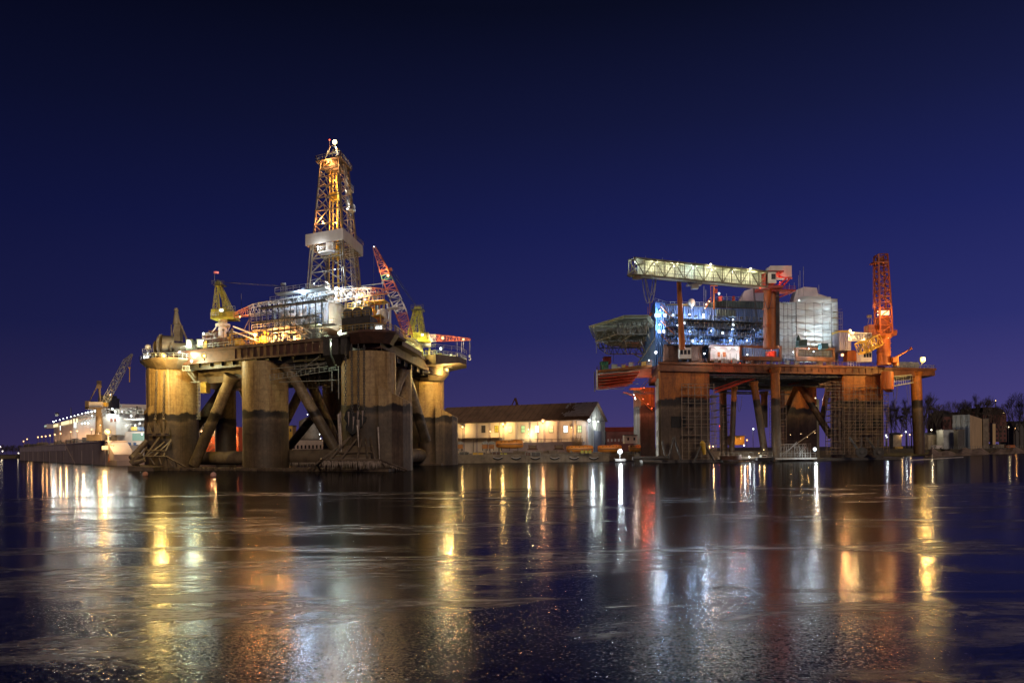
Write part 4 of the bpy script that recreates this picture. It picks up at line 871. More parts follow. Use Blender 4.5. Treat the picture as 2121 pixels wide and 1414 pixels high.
# deck box
orange_g = mat('orange_girder', (0.22, 0.078, 0.022), 0.6, c2=(0.07, 0.028, 0.014), scale=.35, bump=.15)
mb = MB(F2); mb.box(0, LU, -.6, 62, 28.75, 31.2); d2 = mb.build('deck_hull', orange_g, plat)
mb = MB(F2); mb.box(-.3, LU+.3, -1.1, -.6, 30.7, 31.4); mb.box(-.3, LU, -1.0, -.6, 28.5, 29.0)
for k in range(30): u = uL1+1+k*2.6; mb.box(u, u+.16, -.9, -.6, 29, 30.7) if u < LU else None
mb.build('deck_girder', orange_g, d2)
# perforated gratings and beams below deck
grat = mat('grating', (0.19, 0.185, 0.18), 0.6, .3, c2=(.07, .068, .066), scale=1.3)
mb = MB(F2)
for k in range(46): u = uL1+.5+k*(uR0-uL1-1)/45; mb.box(u, u+.16, .5, 60, 28.1, 28.5)
for k in range(24): v = 1+k*2.5; mb.box(uL1, uR0, v, v+.22, 27.6, 28.1)
for k in range(18): v = 2+k*3.2; mb.tube((uL1+random.uniform(0, 10), v, 27.2), (uR0-random.uniform(0, 20), v, 27.2), .16, n=6)
for (u0, u1, v0, v1, z) in ((uL1, 34, 18, 20.5, 25.6), (24, 44, 30, 33, 24.6), (34, uR0, 12, 14, 25.8), (30, 60, 44, 46, 25.0)):
    mb.box(u0, u1, v0, v1, z-.3, z); mb.rail([(u0, v0, z), (u1, v0, z)], sp=1.8)
    for j in range(6): u = u0+(u1-u0)*j/5; mb.bar((u, v0, z), (u, v0, 28), .12)
mb.build('under_deck_grating', grat, plat)
mb = MB(); a, b = P(1480, 812, 262), P(1565, 782, 262); mb.bar(a, b, .6); mb.bar(P(1478, 806, 262), P(1566, 776, 262), .3); mb.bar(P(1632, 797, 280), P(1665, 788, 280), .5)
mb.build('pipe_run', red, plat)
# left cantilever (pipe platform) 
def pdeck(pts, z0, z1, m, name, par=plat, **k): mb = MB(); mb.prism(pts, z0, z1); return mb.build(name, m, par, **k)
pA, pB, pC, pD = P(1350, 760, 252), P(1236, 765, 268), P(1240, 765, 290), P(1350, 760, 290)
lp2 = pdeck([(pB.x, 268), (pA.x, 252), (pD.x, 290), (pC.x, 290)], 30.0, 30.8, orange_g, 'pipe_platform')
mb = MB()
for k, z in enumerate((29.0, 28.0, 27.0, 26.0, 25.0)):
    for j in range(5):
        o_ = Vector((0, 1.5*j, 0)); mb.tube(Vector((pB.x+.4, 268, z))+o_, Vector((pA.x-3.5+k*-.6, 254+j, z+.15*(k-2)))+o_, .30, n=8)
mb.build('pipe_bundle', red, lp2)
mb = MB()
for z in (28.5, 27.2, 26.3, 25.3): mb.bar(Vector((pB.x, 267.7, z)), Vector((pA.x-4, 253.8, z-.3)), .12)
mb.bar((pB.x, 267.6, 24.2), (pB.x, 267.6, 30.9), .5); mb.bar((pB.x, 275, 24.2), (pB.x, 275, 30.9), .4); mb.bar((pB.x, 267.6, 24.3), (pB.x+8, 260, 24.0), .2)
mb.build('support_bar', galv, lp2)
mb = MB()
mb.rail([(pC.x, 290, 30.8), (pB.x, 268, 30.8), (pA.x, 252, 30.8)], sp=1.7)
mb.build('railing', orange_g, lp2)
pxhouse('container', 1246, 1260, 749, 765, 268, 5, mat('green_container', (.03, .22, .13), .5, c2=(.02, .14, .09), corr=.7), 'green container on the left end of the orange pipe platform', 'container', None)
pxhouse('container', 1252, 1266, 739, 752, 278, 5, red, 'dark red container behind the green one on the orange pipe platform', 'container', None)
mb = MB()
for k in range(20):
    px = random.uniform(1268, 1345); c = P(px, 763-(px-1250)*.03, random.uniform(262, 275)); w_ = random.uniform(.2, 1); h_ = random.uniform(.5, 2.2); mb = MB(); mb.box(c.x-w_, c.x+w_, c.y-.4, c.y+.4, 30.8, 30.8+h_); mb.box(c.x-w_-.05, c.x+w_+.05, c.y-.45, c.y+.45, 30.8+h_, 30.9+h_); mb.build('gear_box', (yelo, steel, red, green_w)[k % 4], lp2)
# bracing and stair by the rear left column, lit red
mb = MB(); mb.stair(P(1316, 817, 293), P(1352, 850, 293), (0, 1.5, 0)); mb.stair(P(1352, 780, 262), P(1324, 812, 276), (0, 1.5, 0)); mb.bar(P(1318, 820, 292), P(1290, 812, 290), .2); mb.bar(P(1318, 826, 292), P(1296, 812, 290), .15); boxpx(mb, 1306, 1330, 803, 806, 290, 4)
mb.build('stair', orange_p, plat)
mb = MB()
for k in range(14): a = P(1288+k*4.5, 808+random.uniform(0, 7), 268); mb.bar(a, a+Vector((3, 1, -.7)), .14)
mb.build('under_deck_grating', grat, plat)
# scaffolding round the legs
SC = []
def scaf(*a, m=None, **k): mb = MB(F2); mb.scaffold(*a, **k); return mb.build('scaffold', m or mat('scaffold_tube', (.26, .20, .15), .5, .3, c2=(.15, .11, .08), scale=1), plat)
us0 = q2(1412, 800, -2).x
scaf(us0, uL1+1.2, -2.4, -1.0, 1, 23.5, 5, 9, rag=1.5); scaf(uL1+.6, uL1+3.4, -1, 10, 1, 21, 2, 9, rag=2)
scaf(uL1+7, uL1+11, 14, 17, 1, 18, 2, 7)
scaf(uR0-6.5, uR0, -1.5, 0.2, 2, 25, 4, 11, rag=1.5); scaf(uR0-.5, uR1+.8, -3.0, -1.3, 2, 24.0, 8, 10, rag=1); scaf(uR0-3, uR0-1, 1, 12, 2, 24, 1, 10)
ul_ = q2(1606, 800, 8).x; scaf(ul_-2.6, ul_+2.6, 2.4, 7.0, 1, 22, 2, 10, rag=1)
scaf(ul_+2.6, ul_+12, 3, 5.5, .8, 5.6, 4, 3)
# landing stage at the waterline, with stairs
mb = MB(); boxpx(mb, 1610, 1692, 948, 951, 255, 6); boxpx(mb, 1488, 1600, 946, 950, 257, 8)
mb.rail([P(1616, 948, 255), P(1690, 948, 255)], sp=1.6, h=1.6); mb.rail([P(1490, 946, 257), P(1600, 946, 257)], sp=1.6, h=1.4)
mb.rail([P(1618, 930, 258), P(1670, 930, 258)], sp=1.2, h=1.6)
for k in range(12): mb.bar(P(1618+k*5.5, 948, 256), P(1618+k*5.5, 918+random.uniform(0, 14), 256), .12)
mb.stair(P(1655, 945, 255), P(1669, 925, 255), (0, 1.5, 0)); mb.bar(P(1620, 940, 255), P(1690, 890, 262), .14); mb.bar(P(1622, 944, 255), P(1650, 915, 255), .2)
mb.build('landing_stage', galv, plat)
# low dark pontoon sides & fenders
MB(F2).box(-6, uL1+4, -3, 16, -2, .9).build('pontoon', steel_dk, plat); MB(F2).box(uR0-12, uR1+6, -2, 18, -2, .8).build('pontoon', steel_dk, plat)
mb = MB(); mb.tube(P(1310, 949, 246), P(1388, 947, 246), .55, n=12)
for a, b in (((1372, 912, 246), (1378, 945, 245)), ((1455, 916, 246), (1436, 958, 245)), ((1396, 905, 246), (1412, 955, 245)), ((1396, 905, 246), (1385, 950, 245)), ((1455, 912, 246), (1480, 955, 247))): mb.tube(P(*a), P(*b), .34, n=8)
mb.tube(P(1330, 955, 245), P(1370, 957, 245), .8, n=10); mb.build('fender', steel_dk, plat)
mb = MB(); c = P(1455, 918, 246); mb.tube(c, c+Vector((.6, 0, -3.4)), .9, .5, n=10); mb.tube(c, c+Vector((.1, 0, .9)), .9, .2, n=10); mb.build('rolled_tarpaulin', yelo, plat)
mb = MB()
for (px, D) in ((1795, 262), (1830, 268)):
    mb = MB()
    mb.bar(P(px-35, 905, D), P(px-12, 938, D-2), .7); mb.bar(P(px-10, 905, D), P(px-12, 938, D-2), .5)
    c = P(px-10, 935, D-3)
    mb.tube(c+Vector((-.2, -.5, -.2)), c+Vector((0, .7, 0)), 1.7, n=16); mb.tube(c+Vector((-.2, -.8, -.2)), c+Vector((-.2, -.5, -.2)), .6, n=10)
    mb.build('anchor_fairlead', steel_dk, plat)
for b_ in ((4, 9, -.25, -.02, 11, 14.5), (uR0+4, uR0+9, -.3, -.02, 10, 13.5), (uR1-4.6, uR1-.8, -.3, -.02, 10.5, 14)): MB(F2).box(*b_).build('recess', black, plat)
# hoses hanging under decks
def hang(mb, a, b, sag, r=.09, n=14):
    pts = [a.lerp(b, i/n)+Vector((0, 0, -sag*(1-(2*i/n-1)**2))) for i in range(n+1)]; mb.path(pts, r, 5)
mb = MB(); hang(mb, P(1524, 800, 262), P(1537, 820, 262), 6.5, .06); hang(mb, P(1848, 795, 268), P(1860, 795, 268), 6, .06); hang(mb, P(1878, 795, 268), P(1884, 795, 268), 7, .06); hang(mb, P(1850, 795, 268), P(1857, 795, 268), 8, .06); mb.build('hose', steel_dk, plat)
# ---- right extension
zx = 31.0
ux0, ux1 = LU, q2(1937, 765, -1).x
mb = MB(F2); mb.prism([(LU, -1), (ux1, -1), (ux1, 16), (LU, 16)], [27.8, 28.6, 28.6, 27.8], [30.9]*4); mb.box(LU, ux1+.4, -1.4, -1, 30.4, 31.1); ex = mb.build('side_deck', orange_g, plat)
mb = MB(F2); mb.rail([(LU, -1, 31), (ux1, -1, 31), (ux1, 14, 31)], sp=1.5); mb.build('railing', galv, ex)
mb = MB(); mb.tube(P(1838, 770, 268), P(1838, 806, 268), 1.9, n=20); mb.tube(P(1838, 806, 268), P(1836, 810, 268), 1.9, .8, n=20); mb.build('hanging_tank', orange_p, plat)
mb = MB(); mb.bar(P(1848, 800, 268), P(1892, 792, 271), .3); mb.rail([P(1848, 799, 268), P(1890, 792, 271)], sp=1.0, h=2.4); mb.bar(P(1850, 780, 268), P(1888, 776, 270), .3); mb.build('hanging_walkway', galv, plat)
def box2(mb, x0, x1, y0, y1, v, dep): 
    a, b = q2(x0, (y0+y1)/2, v), q2(x1, (y0+y1)/2, v); z1, z0 = q2((x0+x1)/2, y0, v).z, q2((x0+x1)/2, y1, v).z
    mb.box(a.x, b.x, v, v+dep, z0, z1); return a.x, b.x, z0, z1
mb = MB(F2)
for k in range(3):
    for j in range(5):
        for i in range(9): u = q2(1860, 750, 1).x+i*1.02+.5*(k % 2); mb.tube((u, 1+j*.1, 31.5+k*.75), (u, 6+j*.1, 31.5+k*.75), .42, n=10) if j == 0 else None
mb.build('pipe_stack', steel, ex)
mb = MB(); mb.tube(P(1853, 741, 266), P(1888, 722, 266), .35, .2, n=8); boxpx(mb, 1850, 1862, 739, 750, 265, 3); mb.tube(P(1886, 722, 266), P(1888, 721, 266), .5, n=8)
dv_ = thing('deck_crane', 'small folding deck crane beside the pipe stack at the right end of the orange platform', 'crane', P(1856, 756, 266)); mb.build('arm', orange_p, dv_)
mb = MB(); mb.tube(P(1856, 757, 267), P(1856, 745, 267), .9, n=12); mb.build('pedestal', orange_p, dv_)
# ---- superstructure, front row on deck
mb = MB(F2)
def portal(x0, x1, y0, y1, v=-.5):
    box2(mb, x0, x1, y0, y0+4, v, 1.4)
    for x in (x0, x1): box2(mb, x-2.2, x+2.2, y0, y1, v, 1.4)
    box2(mb, x0-2, x1+2, y1-6, y1+2, v-.6, 1.6)
    for k in range(7): box2(mb, x0+(x1-x0)*k/7, x0+(x1-x0)*k/7+1, y0-2.5, y0, v, 5)
portal(1535, 1618, 716, 744); portal(1652, 1728, 720, 745)
mb.build('portal_frame', orange_g, plat)
lit_room = mat('lit_room_white', (0.75, 0.72, 0.70), .6)
mb = MB(F2); box2(mb, 1472, 1532, 716, 746, 5, 6); box2(mb, 1472, 1532, 714, 718, .5, 5); hr = mb.build('workshop', lit_room, plat)
mb = MB(F2); box2(mb, 1487, 1492, 729, 739, 4.7, .3); box2(mb, 1498, 1504, 729, 739, 4.7, .3); mb.build('door', orange_p, hr)
mb = MB(F2); box2(mb, 1540, 1650, 712, 746, 7, 4); box2(mb, 1655, 1735, 712, 746, 7, 4); mb.build('workshop', blue, plat)
mb = MB(); c0, c1_ = P(1597, 744, 263), P(1597, 728, 263); mb.tube(c0, c1_, 1.75, n=22); o = thing('tank', 'bright orange round tank under the left portal frame of the platform deck', 'tank', c0); mb.build('shell', red, o)
mb = MB()
for k in range(3): z = c0.lerp(c1_, .1+.4*k); mb.tube(z, z+Vector((0, 0, .15)), 1.82, n=22)
mb.build('hoop', orange_p, o)
mb = MB(F2)
for k in range(60):
    px = random.uniform(1476, 1735); py = random.uniform(724, 744); a = q2(px, py, random.uniform(1, 5)); s_ = random.uniform(.15, .7)
    mb.box(a.x-s_, a.x+s_, a.y, a.y+.6, 31.2, 31.2+random.uniform(.5, 2.6)) if random.random() < .6 else mb.bar((a.x, a.y, 31.2), (a.x, a.y, 34.8), .14)
mb.build('deck_gear', steel, plat)
mb = MB(F2); mb.rail([(uL1-4, -1, 31.4), (LU, -1, 31.4)], sp=1.5); mb.rail([(0, -1, 31.4), (8, -1, 31.4)], sp=1.5); mb.build('railing', orange_g, plat)
# winch blocks and cabin at left
mb = MB(F2); box2(mb, 1382, 1405, 716, 747, -.4, 7); box2(mb, 1432, 1454, 716, 747, -.4, 7); box2(mb, 1376, 1382, 713, 747, -.2, 5)
for x in (1384, 1434):
    for k in range(6): a = q2(x+k*4, 716, -.5); mb.bar(a, (a.x, a.y, 31.4), .2)
mb.build('winch_block', girder, plat)
pxhouse('winch_cabin', 1408, 1432, 720, 742, 249.5, 3.2, white, None, None, plat, ((.06, .26, .4, .78), (.38, .58, .4, .78), (.70, .90, .4, .78)))
# ---- blue accommodation block
vb = 10
bu0, bu1 = q2(1358, 680, vb).x, q2(1584, 680, vb).x
zb0, zb1 = 31.2, q2(1460, 636, vb).z
zl = q2(1365, 626, vb).z
acc = thing('accommodation_block', 'blue clad accommodation block with lit galleries on the orange platform', 'building', F2(((bu0+bu1)/2, 20, 31)))
mb = MB(F2); mb.box(bu0, bu1, vb, vb+24, zb0, zb1); mb.build('wall', blue, acc)
mb = MB(F2)   # stair tower, slanting cladding on the side
mb.prism([(bu0, vb-.4), (bu0+3.6, vb-.4), (bu0+3.6, vb), (bu0, vb)], zb0, zl)
sideb = [(bu0, vb-.5, zl), (bu0, vb-.5, zb0), (bu0-5.2, vb+6, zb0-.4), (bu0-.4, vb+6, zl)]
mb.add([(p[0], p[1], p[2]) for p in sideb]+[(p[0]+.1, p[1]+14, p[2]) for p in sideb], [(0, 1, 2, 3), (7, 6, 5, 4), (3, 2, 6, 7), (0, 3, 7, 4), (1, 5, 6, 2), (0, 4, 5, 1)])
mb.build('side_cladding', mat('blue_sheet', (.10, .22, .50), .4, c2=(.06, .13, .32), scale=.4, streak=.85, corr=.9), acc)
mb = MB(); mb.path([P(1322, 752, 257), P(1340, 726, 254), P(1356, 700, 252), P(1357, 660, 252)], .28, 8); mb.build('cable_bundle', steel_dk, acc)
fz = [q2(1460, y, vb).z for y in (664, 679, 697, 716)]
for k, z in enumerate(fz):
    mb = MB(F2); mb.box(bu0+3.6, bu1, vb-3.0, vb, z-.35, z); gl = mb.build('gallery', blue_dk, acc)
    mb = MB(F2); mb.rail([(bu0+3.6, vb-3.0, z), (bu1, vb-3.0, z)], sp=1.5, r=.06); mb.build('railing', steel, gl)
    mb = MB(F2)
    for j in range(24): u = bu0+5+j*(bu1-bu0-6)/23; mb.box(u-.08, u+.08, vb-2.9, vb, z-.9, z-.35); mb.bar((u, vb-2.9, z-.9), (u, vb-.1, z-2.0), .1)
    mb.build('bracket', steel_dk, gl)
rnd = random.Random(31)
for k, z in enumerate(fz+[zb0]):
    for j in range(15):
        u = bu0+5+j*(bu1-bu0-7)/14+rnd.uniform(-.4, .4)
        if rnd.random() < .6: MB(F2).box(u, u+.95, vb-.08, vb, z+.05, z+2.0).build('door', blue_dk, acc)
        else: MB(F2).box(u, u+1.1, vb-.08, vb, z+1.0, z+1.8).build('window', glass, acc)
mb = MB(F2)
for (u, z) in ((bu0+6, fz[0]+1.0), (bu0+10, fz[1]+1), (bu0+17, fz[0]+.9), (bu0+24, fz[2]+1), (bu0+13, fz[3]+1), (bu0+28, fz[1]+1)): mb.box(u, u+.8, vb-.1, vb-.08, z, z+.8)
for px, py in ((1360, 653), (1366, 653), (1379, 653), (1366, 686), (1376, 686)): a = q2(px, py, vb-.5); mb.box(a.x-.4, a.x+.4, vb-.55, vb-.4, a.z-.5, a.z+.5)
mb.build('window', lit_w, acc)
mb = MB(F2)
for i in range(3): 
    z0 = fz[0]+i*-4.8; a = q2(1370, 634+i*29, vb-2); b = q2(1398, 662+i*29, vb-2); mb.stair(a, b, (0, 1.3, 0))
mb.build('stair', orange_p, acc)
mb = MB(F2); mb.box(bu0, bu1, vb-.2, vb+24, zb1, zb1+.4); mb.build('roof', steel_dk, acc)
mb = MB(F2); mb.rail([(bu0, vb, zl), (bu0+4, vb, zl-1), (bu1-18, vb, zb1+.4)], sp=1.5, h=1.3); mb.rail([q2(1485, 622, vb), q2(1540, 622, vb)], sp=1.5, h=1.2)
mb.build('railing', galv, acc)
mb = MB(F2); box2(mb, 1481, 1585, 623, 637, vb+2, 14); box2(mb, 1487, 1525, 641, 654, vb-3.2, 2.6); box2(mb, 1470, 1480, 626, 636, vb+2, 6); mb.build('roof_house', mat('green_grey_panel', (.11, .16, .15), .5, c2=(.06, .09, .09), corr=1.2), acc)
mb = MB(F2); a, b = q2(1386, 631, vb+2), q2(1426, 629, vb+2); z0 = zb1+.4; mb.prism([(a.x, vb+1), (b.x, vb+1), (b.x, vb+8), (a.x, vb+8)], z0, [a.z, b.z, b.z, a.z]); mb.build('sloping_canopy', yelo, acc)
mb = MB(F2); c = F2(q2(1434, 627, vb)); m_ = MB(); m_.ball(c, 1.15, 16, sz=1.2); m_.tube(c+Vector((0, 0, -.4)), c+Vector((0, 0, -2)), .5); m_.build('radome', white, acc)
# roof mast and fire-lit stair
mb = MB(); a = P(1478.5, 640, 262); mb.tube(a, P(1478.5, 594, 262), .32, .25, n=8); mb.bar(P(1471, 590.5, 262), P(1486, 592, 262), .3); mb.bar(P(1478, 592, 262), P(1478, 586, 262), .12); mb.bar(P(1472, 592, 262), P(1473, 628, 262), .12); mb.stair(P(1473, 622, 261), P(1461, 638, 261), (0, 1.2, 0)); mb.build('mast', orange_p, acc)
mb = MB(); 
for x0, x1 in ((1458, 592), (1462, 600), (1505, 608)): mb.bar(P(x0, 640, 262), P(x0, x1, 262), .1)
mb.build('whip_aerial', steel, acc)
mb = MB(); boxpx(mb, 1490, 1496, 613, 622, 262, 2); boxpx(mb, 1518, 1522, 613, 622, 262, 1); boxpx(mb, 1480, 1486, 598, 606, 263, 1); mb.build('beacon_box', red, acc)
# ---- helideck
hz = 44.2
HP = [(P(1294, 648, 240).x, 240), (P(1341, 647, 240).x, 240), (P(1352, 660, 256).x, 256), (P(1352, 690, 292).x, 292), (P(1322, 715, 312).x, 312), (P(1262, 712, 306).x, 306), (P(1236, 690, 284).x, 284), (P(1226, 669, 260).x, 260)]
heli = thing('helideck', 'octagonal steel helideck with net edge cantilevered from the left of the orange platform', 'helideck', (sum(p[0] for p in HP)/8, 275, hz-5))
mb = MB(); mb.prism(HP, hz-.5, hz); mb.build('deck', green_w, heli)
hc = Vector((sum(p[0] for p in HP)/8, sum(p[1] for p in HP)/8, 0))
mb = MB(); n = 8
for k in range(8):
    a, b = Vector(HP[k]+(hz-.2,)), Vector(HP[(k+1) % 8]+(hz-.2,)); oa, ob = a+(a-hc).xy.to_3d().normalized()*1.5, b+(b-hc).xy.to_3d().normalized()*1.5
    mb.bar(a, b, .4); mb.bar(oa, ob, .25); m = 8
    for i in range(m+1): mb.bar(a.lerp(b, i/m), oa.lerp(ob, i/m), .12)
    for j in (1, 2, 3): mb.bar(a.lerp(oa, j/4), b.lerp(ob, j/4), .08)
mb.build('safety_net', green_w, heli)
def clipx(y):
    xs = []
    for (x0, y0), (x1, y1) in zip(HP, HP[1:]+HP[:1]):
        if (y0-y)*(y1-y) < 0: xs.append(x0+(x1-x0)*(y-y0)/(y1-y0))
    return (min(xs), max(xs)) if len(xs) >= 2 else None
mb = MB()
for k in range(24):
    y = 241.5+k*2.9; c = clipx(y)
    if c: mb.bar((c[0]+.2, y, hz-.75), (c[1]-.2, y, hz-.75), .26)
mb.build('deck_joist', steel, heli)
mb = MB()
def hp(px, py, D): return P(px, py, D)
for y in (246, 262, 280, 298):
    c = clipx(y); a, b = Vector((c[0]+1, y, hz-1)), Vector((c[1]-1, y, hz-1)); low = -3.6
    mb.bar(a, b, .3); mb.bar(a+Vector((0, 0, low)), b+Vector((0, 0, low)), .3); m = 6
    for i in range(m):
        p0, p1 = a.lerp(b, i/m), a.lerp(b, (i+1)/m); pm_ = (p0+p1)/2+Vector((0, 0, low)); mb.bar(p0, pm_, .2); mb.bar(p1, pm_, .2)
    mb.bar(a, a+Vector((0, 0, low)), .3); mb.bar(b, b+Vector((0, 0, low)), .3)
for t in (.05, .5, .95):
    ps = [(clipx(y)[0]*(1-t)+clipx(y)[1]*t, y) for y in (246, 262, 280, 298)]
    for (x0, y0), (x1, y1) in zip(ps, ps[1:]): mb.bar((x0, y0, hz-4.6), (x1, y1, hz-4.6), .3); mb.bar((x0, y0, hz-1), (x1, y1, hz-4.6), .2)
for x, y, X, Y in ((1325, 262, 1350, 1), (1322, 280, 1350, 1), (1310, 296, 1345, 1)):
    a = Vector((P(x, 700, y).x, y, hz-4.6)); mb.bar(a, (P(1352, 745, 262).x, 264, 32), .45)
for px, D in ((1235, 262), (1252, 262), (1270, 288)): a = Vector((P(px, 700, D).x, D, hz-1)); mb.bar(a, a+Vector((0, 0, -7.5)), .16)
mb.build('support_truss', steel, heli)
mb = MB(); mb.bar(P(1346, 650, 245), P(1346, 624, 245), .2); mb.bar(P(1342, 650, 245), P(1342, 635, 245), .15); mb.bar(P(1350, 648, 246), P(1340, 662, 246), .5); mb.build('access_ramp', orange_p, heli)
# ---- tarpaulin tent tower
tarp = bpy.data.materials.new('tarpaulin'); tarp.use_nodes = True; t_ = tarp.node_tree; b_ = t_.nodes['Principled BSDF']
b_.inputs['Base Color'].default_value = (.55, .58, .58, 1); b_.inputs['Roughness'].default_value = .45
n_ = N(t_, 'ShaderNodeTexNoise'); n_.inputs['Scale'].default_value = .45; n_.inputs['Detail'].default_value = 5; n_.inputs['Distortion'].default_value = 1.4
g_ = N(t_, 'ShaderNodeNewGeometry'); mp_ = N(t_, 'ShaderNodeMapping'); mp_.inputs['Scale'].default_value = (.3, .3, 2.0); t_.links.new(g_.outputs['Position'], mp_.inputs[0]); t_.links.new(mp_.outputs[0], n_.inputs['Vector'])
bp_ = N(t_, 'ShaderNodeBump'); bp_.inputs['Strength'].default_value = 1; bp_.inputs['Distance'].default_value = .8; t_.links.new(n_.outputs[0], bp_.inputs['Height']); t_.links.new(bp_.outputs[0], b_.inputs['Normal'])
tr_ = N(t_, 'ShaderNodeBsdfTranslucent'); tr_.inputs[0].default_value = (.6, .65, .66, 1); ms_ = N(t_, 'ShaderNodeMixShader'); ms_.inputs[0].default_value = .45
t_.links.new(b_.outputs[0], ms_.inputs[1]); t_.links.new(tr_.outputs[0], ms_.inputs[2]); t_.links.new(ms_.outputs[0], t_.nodes['Material Output'].inputs[0])
tent = thing('sheeted_scaffold', 'tall scaffold wrapped in white tarpaulin, lit from inside, on the orange platform', 'scaffold tower', F2((60, 14, 31)))
def sheet(mb, x0, x1, ytop, ybot, v, nx=26, ny=30, seed=0, amp=.28, ends=None):
    rnd = random.Random(seed); ph = [rnd.uniform(0, 6) for _ in range(6)]; vs = []
    A, B = q2(x0, (ytop+ybot)/2, v), q2(x1, (ytop+ybot)/2, v)
    for j in range(ny+1):
        for i in range(nx+1):
            s, t = i/nx, j/ny; zt_ = q2(x0+(x1-x0)*s, ytop(s) if callable(ytop) else ytop, v).z; z0 = q2(x0+(x1-x0)*s, ybot, v).z
            z = zt_+(z0-zt_)*t; swag = abs(math.sin(math.pi*t*5)); bulge = amp*(.5+.5*swag)*math.sin(math.pi*(s*2.0+ph[0]*.1)) + amp*.7*math.sin(9*s+ph[1]+4*t)*math.sin(14*t+ph[2]) + amp*.35*math.sin(23*s+ph[3]+17*t)
            vs.append((A.x+(B.x-A.x)*s, v-bulge-.5*swag*amp, z))
    mb.add(vs, [(j*(nx+1)+i, j*(nx+1)+i+1, (j+1)*(nx+1)+i+1, (j+1)*(nx+1)+i) for j in range(ny) for i in range(nx)], True)
ztop1, ztop2 = q2(1630, 630, 8).z, q2(1690, 620, 6).z
tu0, tu1, tu2, tu3 = q2(1612, 680, 9).x, q2(1650, 680, 6).x, q2(1722, 680, 6).x, q2(1736, 680, 7).x
mb = MB(F2)
_q = q2
def sh(u0, u1, v, z0, z1f, seed, amp=.3, nx=26, ny=34):
    rnd = random.Random(seed); ph = [rnd.uniform(0, 6) for _ in range(6)]; vs = []
    for j in range(ny+1):
        for i in range(nx+1):
            s, t = i/nx, j/ny; zt_ = z1f(s); z = zt_+(z0-zt_)*t; sw = abs(math.sin(math.pi*t*4.5+.3)); sag = -.5*math.sin(math.pi*s)*math.sin(math.pi*t)
            vs.append((u0+(u1-u0)*s, v-amp*(1.0*sw+.35*math.sin(4*s+ph[1]+2*t)*math.sin(22*t+ph[2]+1.5*math.sin(5*s))+.2*math.sin(9*s+ph[3]+34*t)), z+sag))
    mb.add(vs, [(j*(nx+1)+i, j*(nx+1)+i+1, (j+1)*(nx+1)+i+1, (j+1)*(nx+1)+i) for j in range(ny) for i in range(nx)], True)
zA, zB = q2(1620, 730, 6).z-2, 0
sh(tu0, tu1, 6.6, zA, lambda s: q2(1612+38*s, 626+4*math.sin(s*3), 6).z, 2, .5)
sh(tu1, tu2, 6, zA, lambda s: q2(1650+72*s, 618-6*math.sin(min(1, s*2.5)*1.6)+3*s, 6).z, 3, .6)
sh(tu2+.02, tu3, 6.8, zA, lambda s: q2(1722+14*s, 617+s, 6).z, 4, .2, nx=8)
mb.build('tarpaulin_sheet', tarp, tent)
mb = MB(F2)   # side and top closing sheets
zt_ = q2(1690, 620, 6).z
for u, z in ((tu0, zt_-1.6), (tu3, zt_-.6)): mb.add([(u, 6.6, zA), (u, 16, zA), (u, 16, z), (u, 6.6, z)], [(0, 1, 2, 3)])
mb.add([(tu0, 6.6, zt_-1.4), (tu3, 6.4, zt_-.5), (tu3, 16, zt_-.5), (tu0, 16, zt_-1.4)], [(0, 1, 2, 3)]); mb.add([(tu0, 16, zA), (tu3, 16, zA), (tu3, 16, zt_), (tu0, 16, zt_)], [(0, 1, 2, 3)])
mb.build('tarpaulin_top', tarp, tent)
mb = MB(F2)
p_ = [q2(x, y, 10) for x, y in ((1646, 620), (1652, 600), (1668, 594), (1694, 596), (1696, 608), (1715, 614))]
lo_ = zt_-1.5; mb.add([(p.x, 10, p.z) for p in p_]+[(p.x, 17, p.z) for p in p_]+[(p_[0].x, 10, lo_), (p_[-1].x, 10, lo_), (p_[-1].x, 17, lo_), (p_[0].x, 17, lo_)], [(0, 1, 2, 3, 4, 5, 13, 12), (11, 10, 9, 8, 7, 6, 15, 14)]+[(i, i+6, i+7, i+1) for i in range(5)]+[(12, 15, 6, 0), (5, 11, 14, 13)])
mb.build('peaked_tent', mat('tent_sheet', (.66, .62, .62), .6, c2=(.5, .45, .47)), tent)
mb = MB(F2)
p_ = [q2(x, y, 12) for x, y in ((1534, 623), (1544, 602), (1572, 594), (1584, 600), (1584, 623))]
mb.add([(p.x, 12, p.z) for p in p_]+[(p.x, 18, p.z) for p in p_], [(0, 1, 2, 3, 4)[::-1], (5, 6, 7, 8, 9)]+[(i, (i+1) % 5, (i+1) % 5+5, i+5) for i in range(5)]); o = thing('tent', 'pale sloping tarpaulin tent on the roof left of the orange crane pedestal', 'tent', F2((35, 15, 50))); mb.build('sheet', MATS['tent_sheet'], o)
scaf3 = MB(F2); scaf3.scaffold(tu0+.6, tu3-.6, 6.9, 8.3, 31.4, zt_-2.5, 12, 9, r=.10, boards=True); scaf3.build('inner_scaffold', steel_dk, tent)
for k_, (ua_, ub_2, va_) in enumerate(((tu0, tu1, 6.0), (tu1, tu2, 5.3))):
    mb = MB(F2)
    for j in range(9):
        z = zA+(zt_-zA)*(j+.6)/9.2; nn = 8
        for i in range(nn): mb.bar((ua_+(ub_2-ua_)*i/nn, va_-.1, z-.35*math.sin(math.pi*((i % 4)/4))), (ua_+(ub_2-ua_)*(i+1)/nn, va_-.1, z-.35*math.sin(math.pi*(((i+1) % 4)/4))), .09)
    for j in range(5): u = ua_+(ub_2-ua_)*j/4; mb.bar((u, va_-.05, zA), (u, va_-.05, zt_-1.2), .12)
    mb.build('lashing', grat, tent)
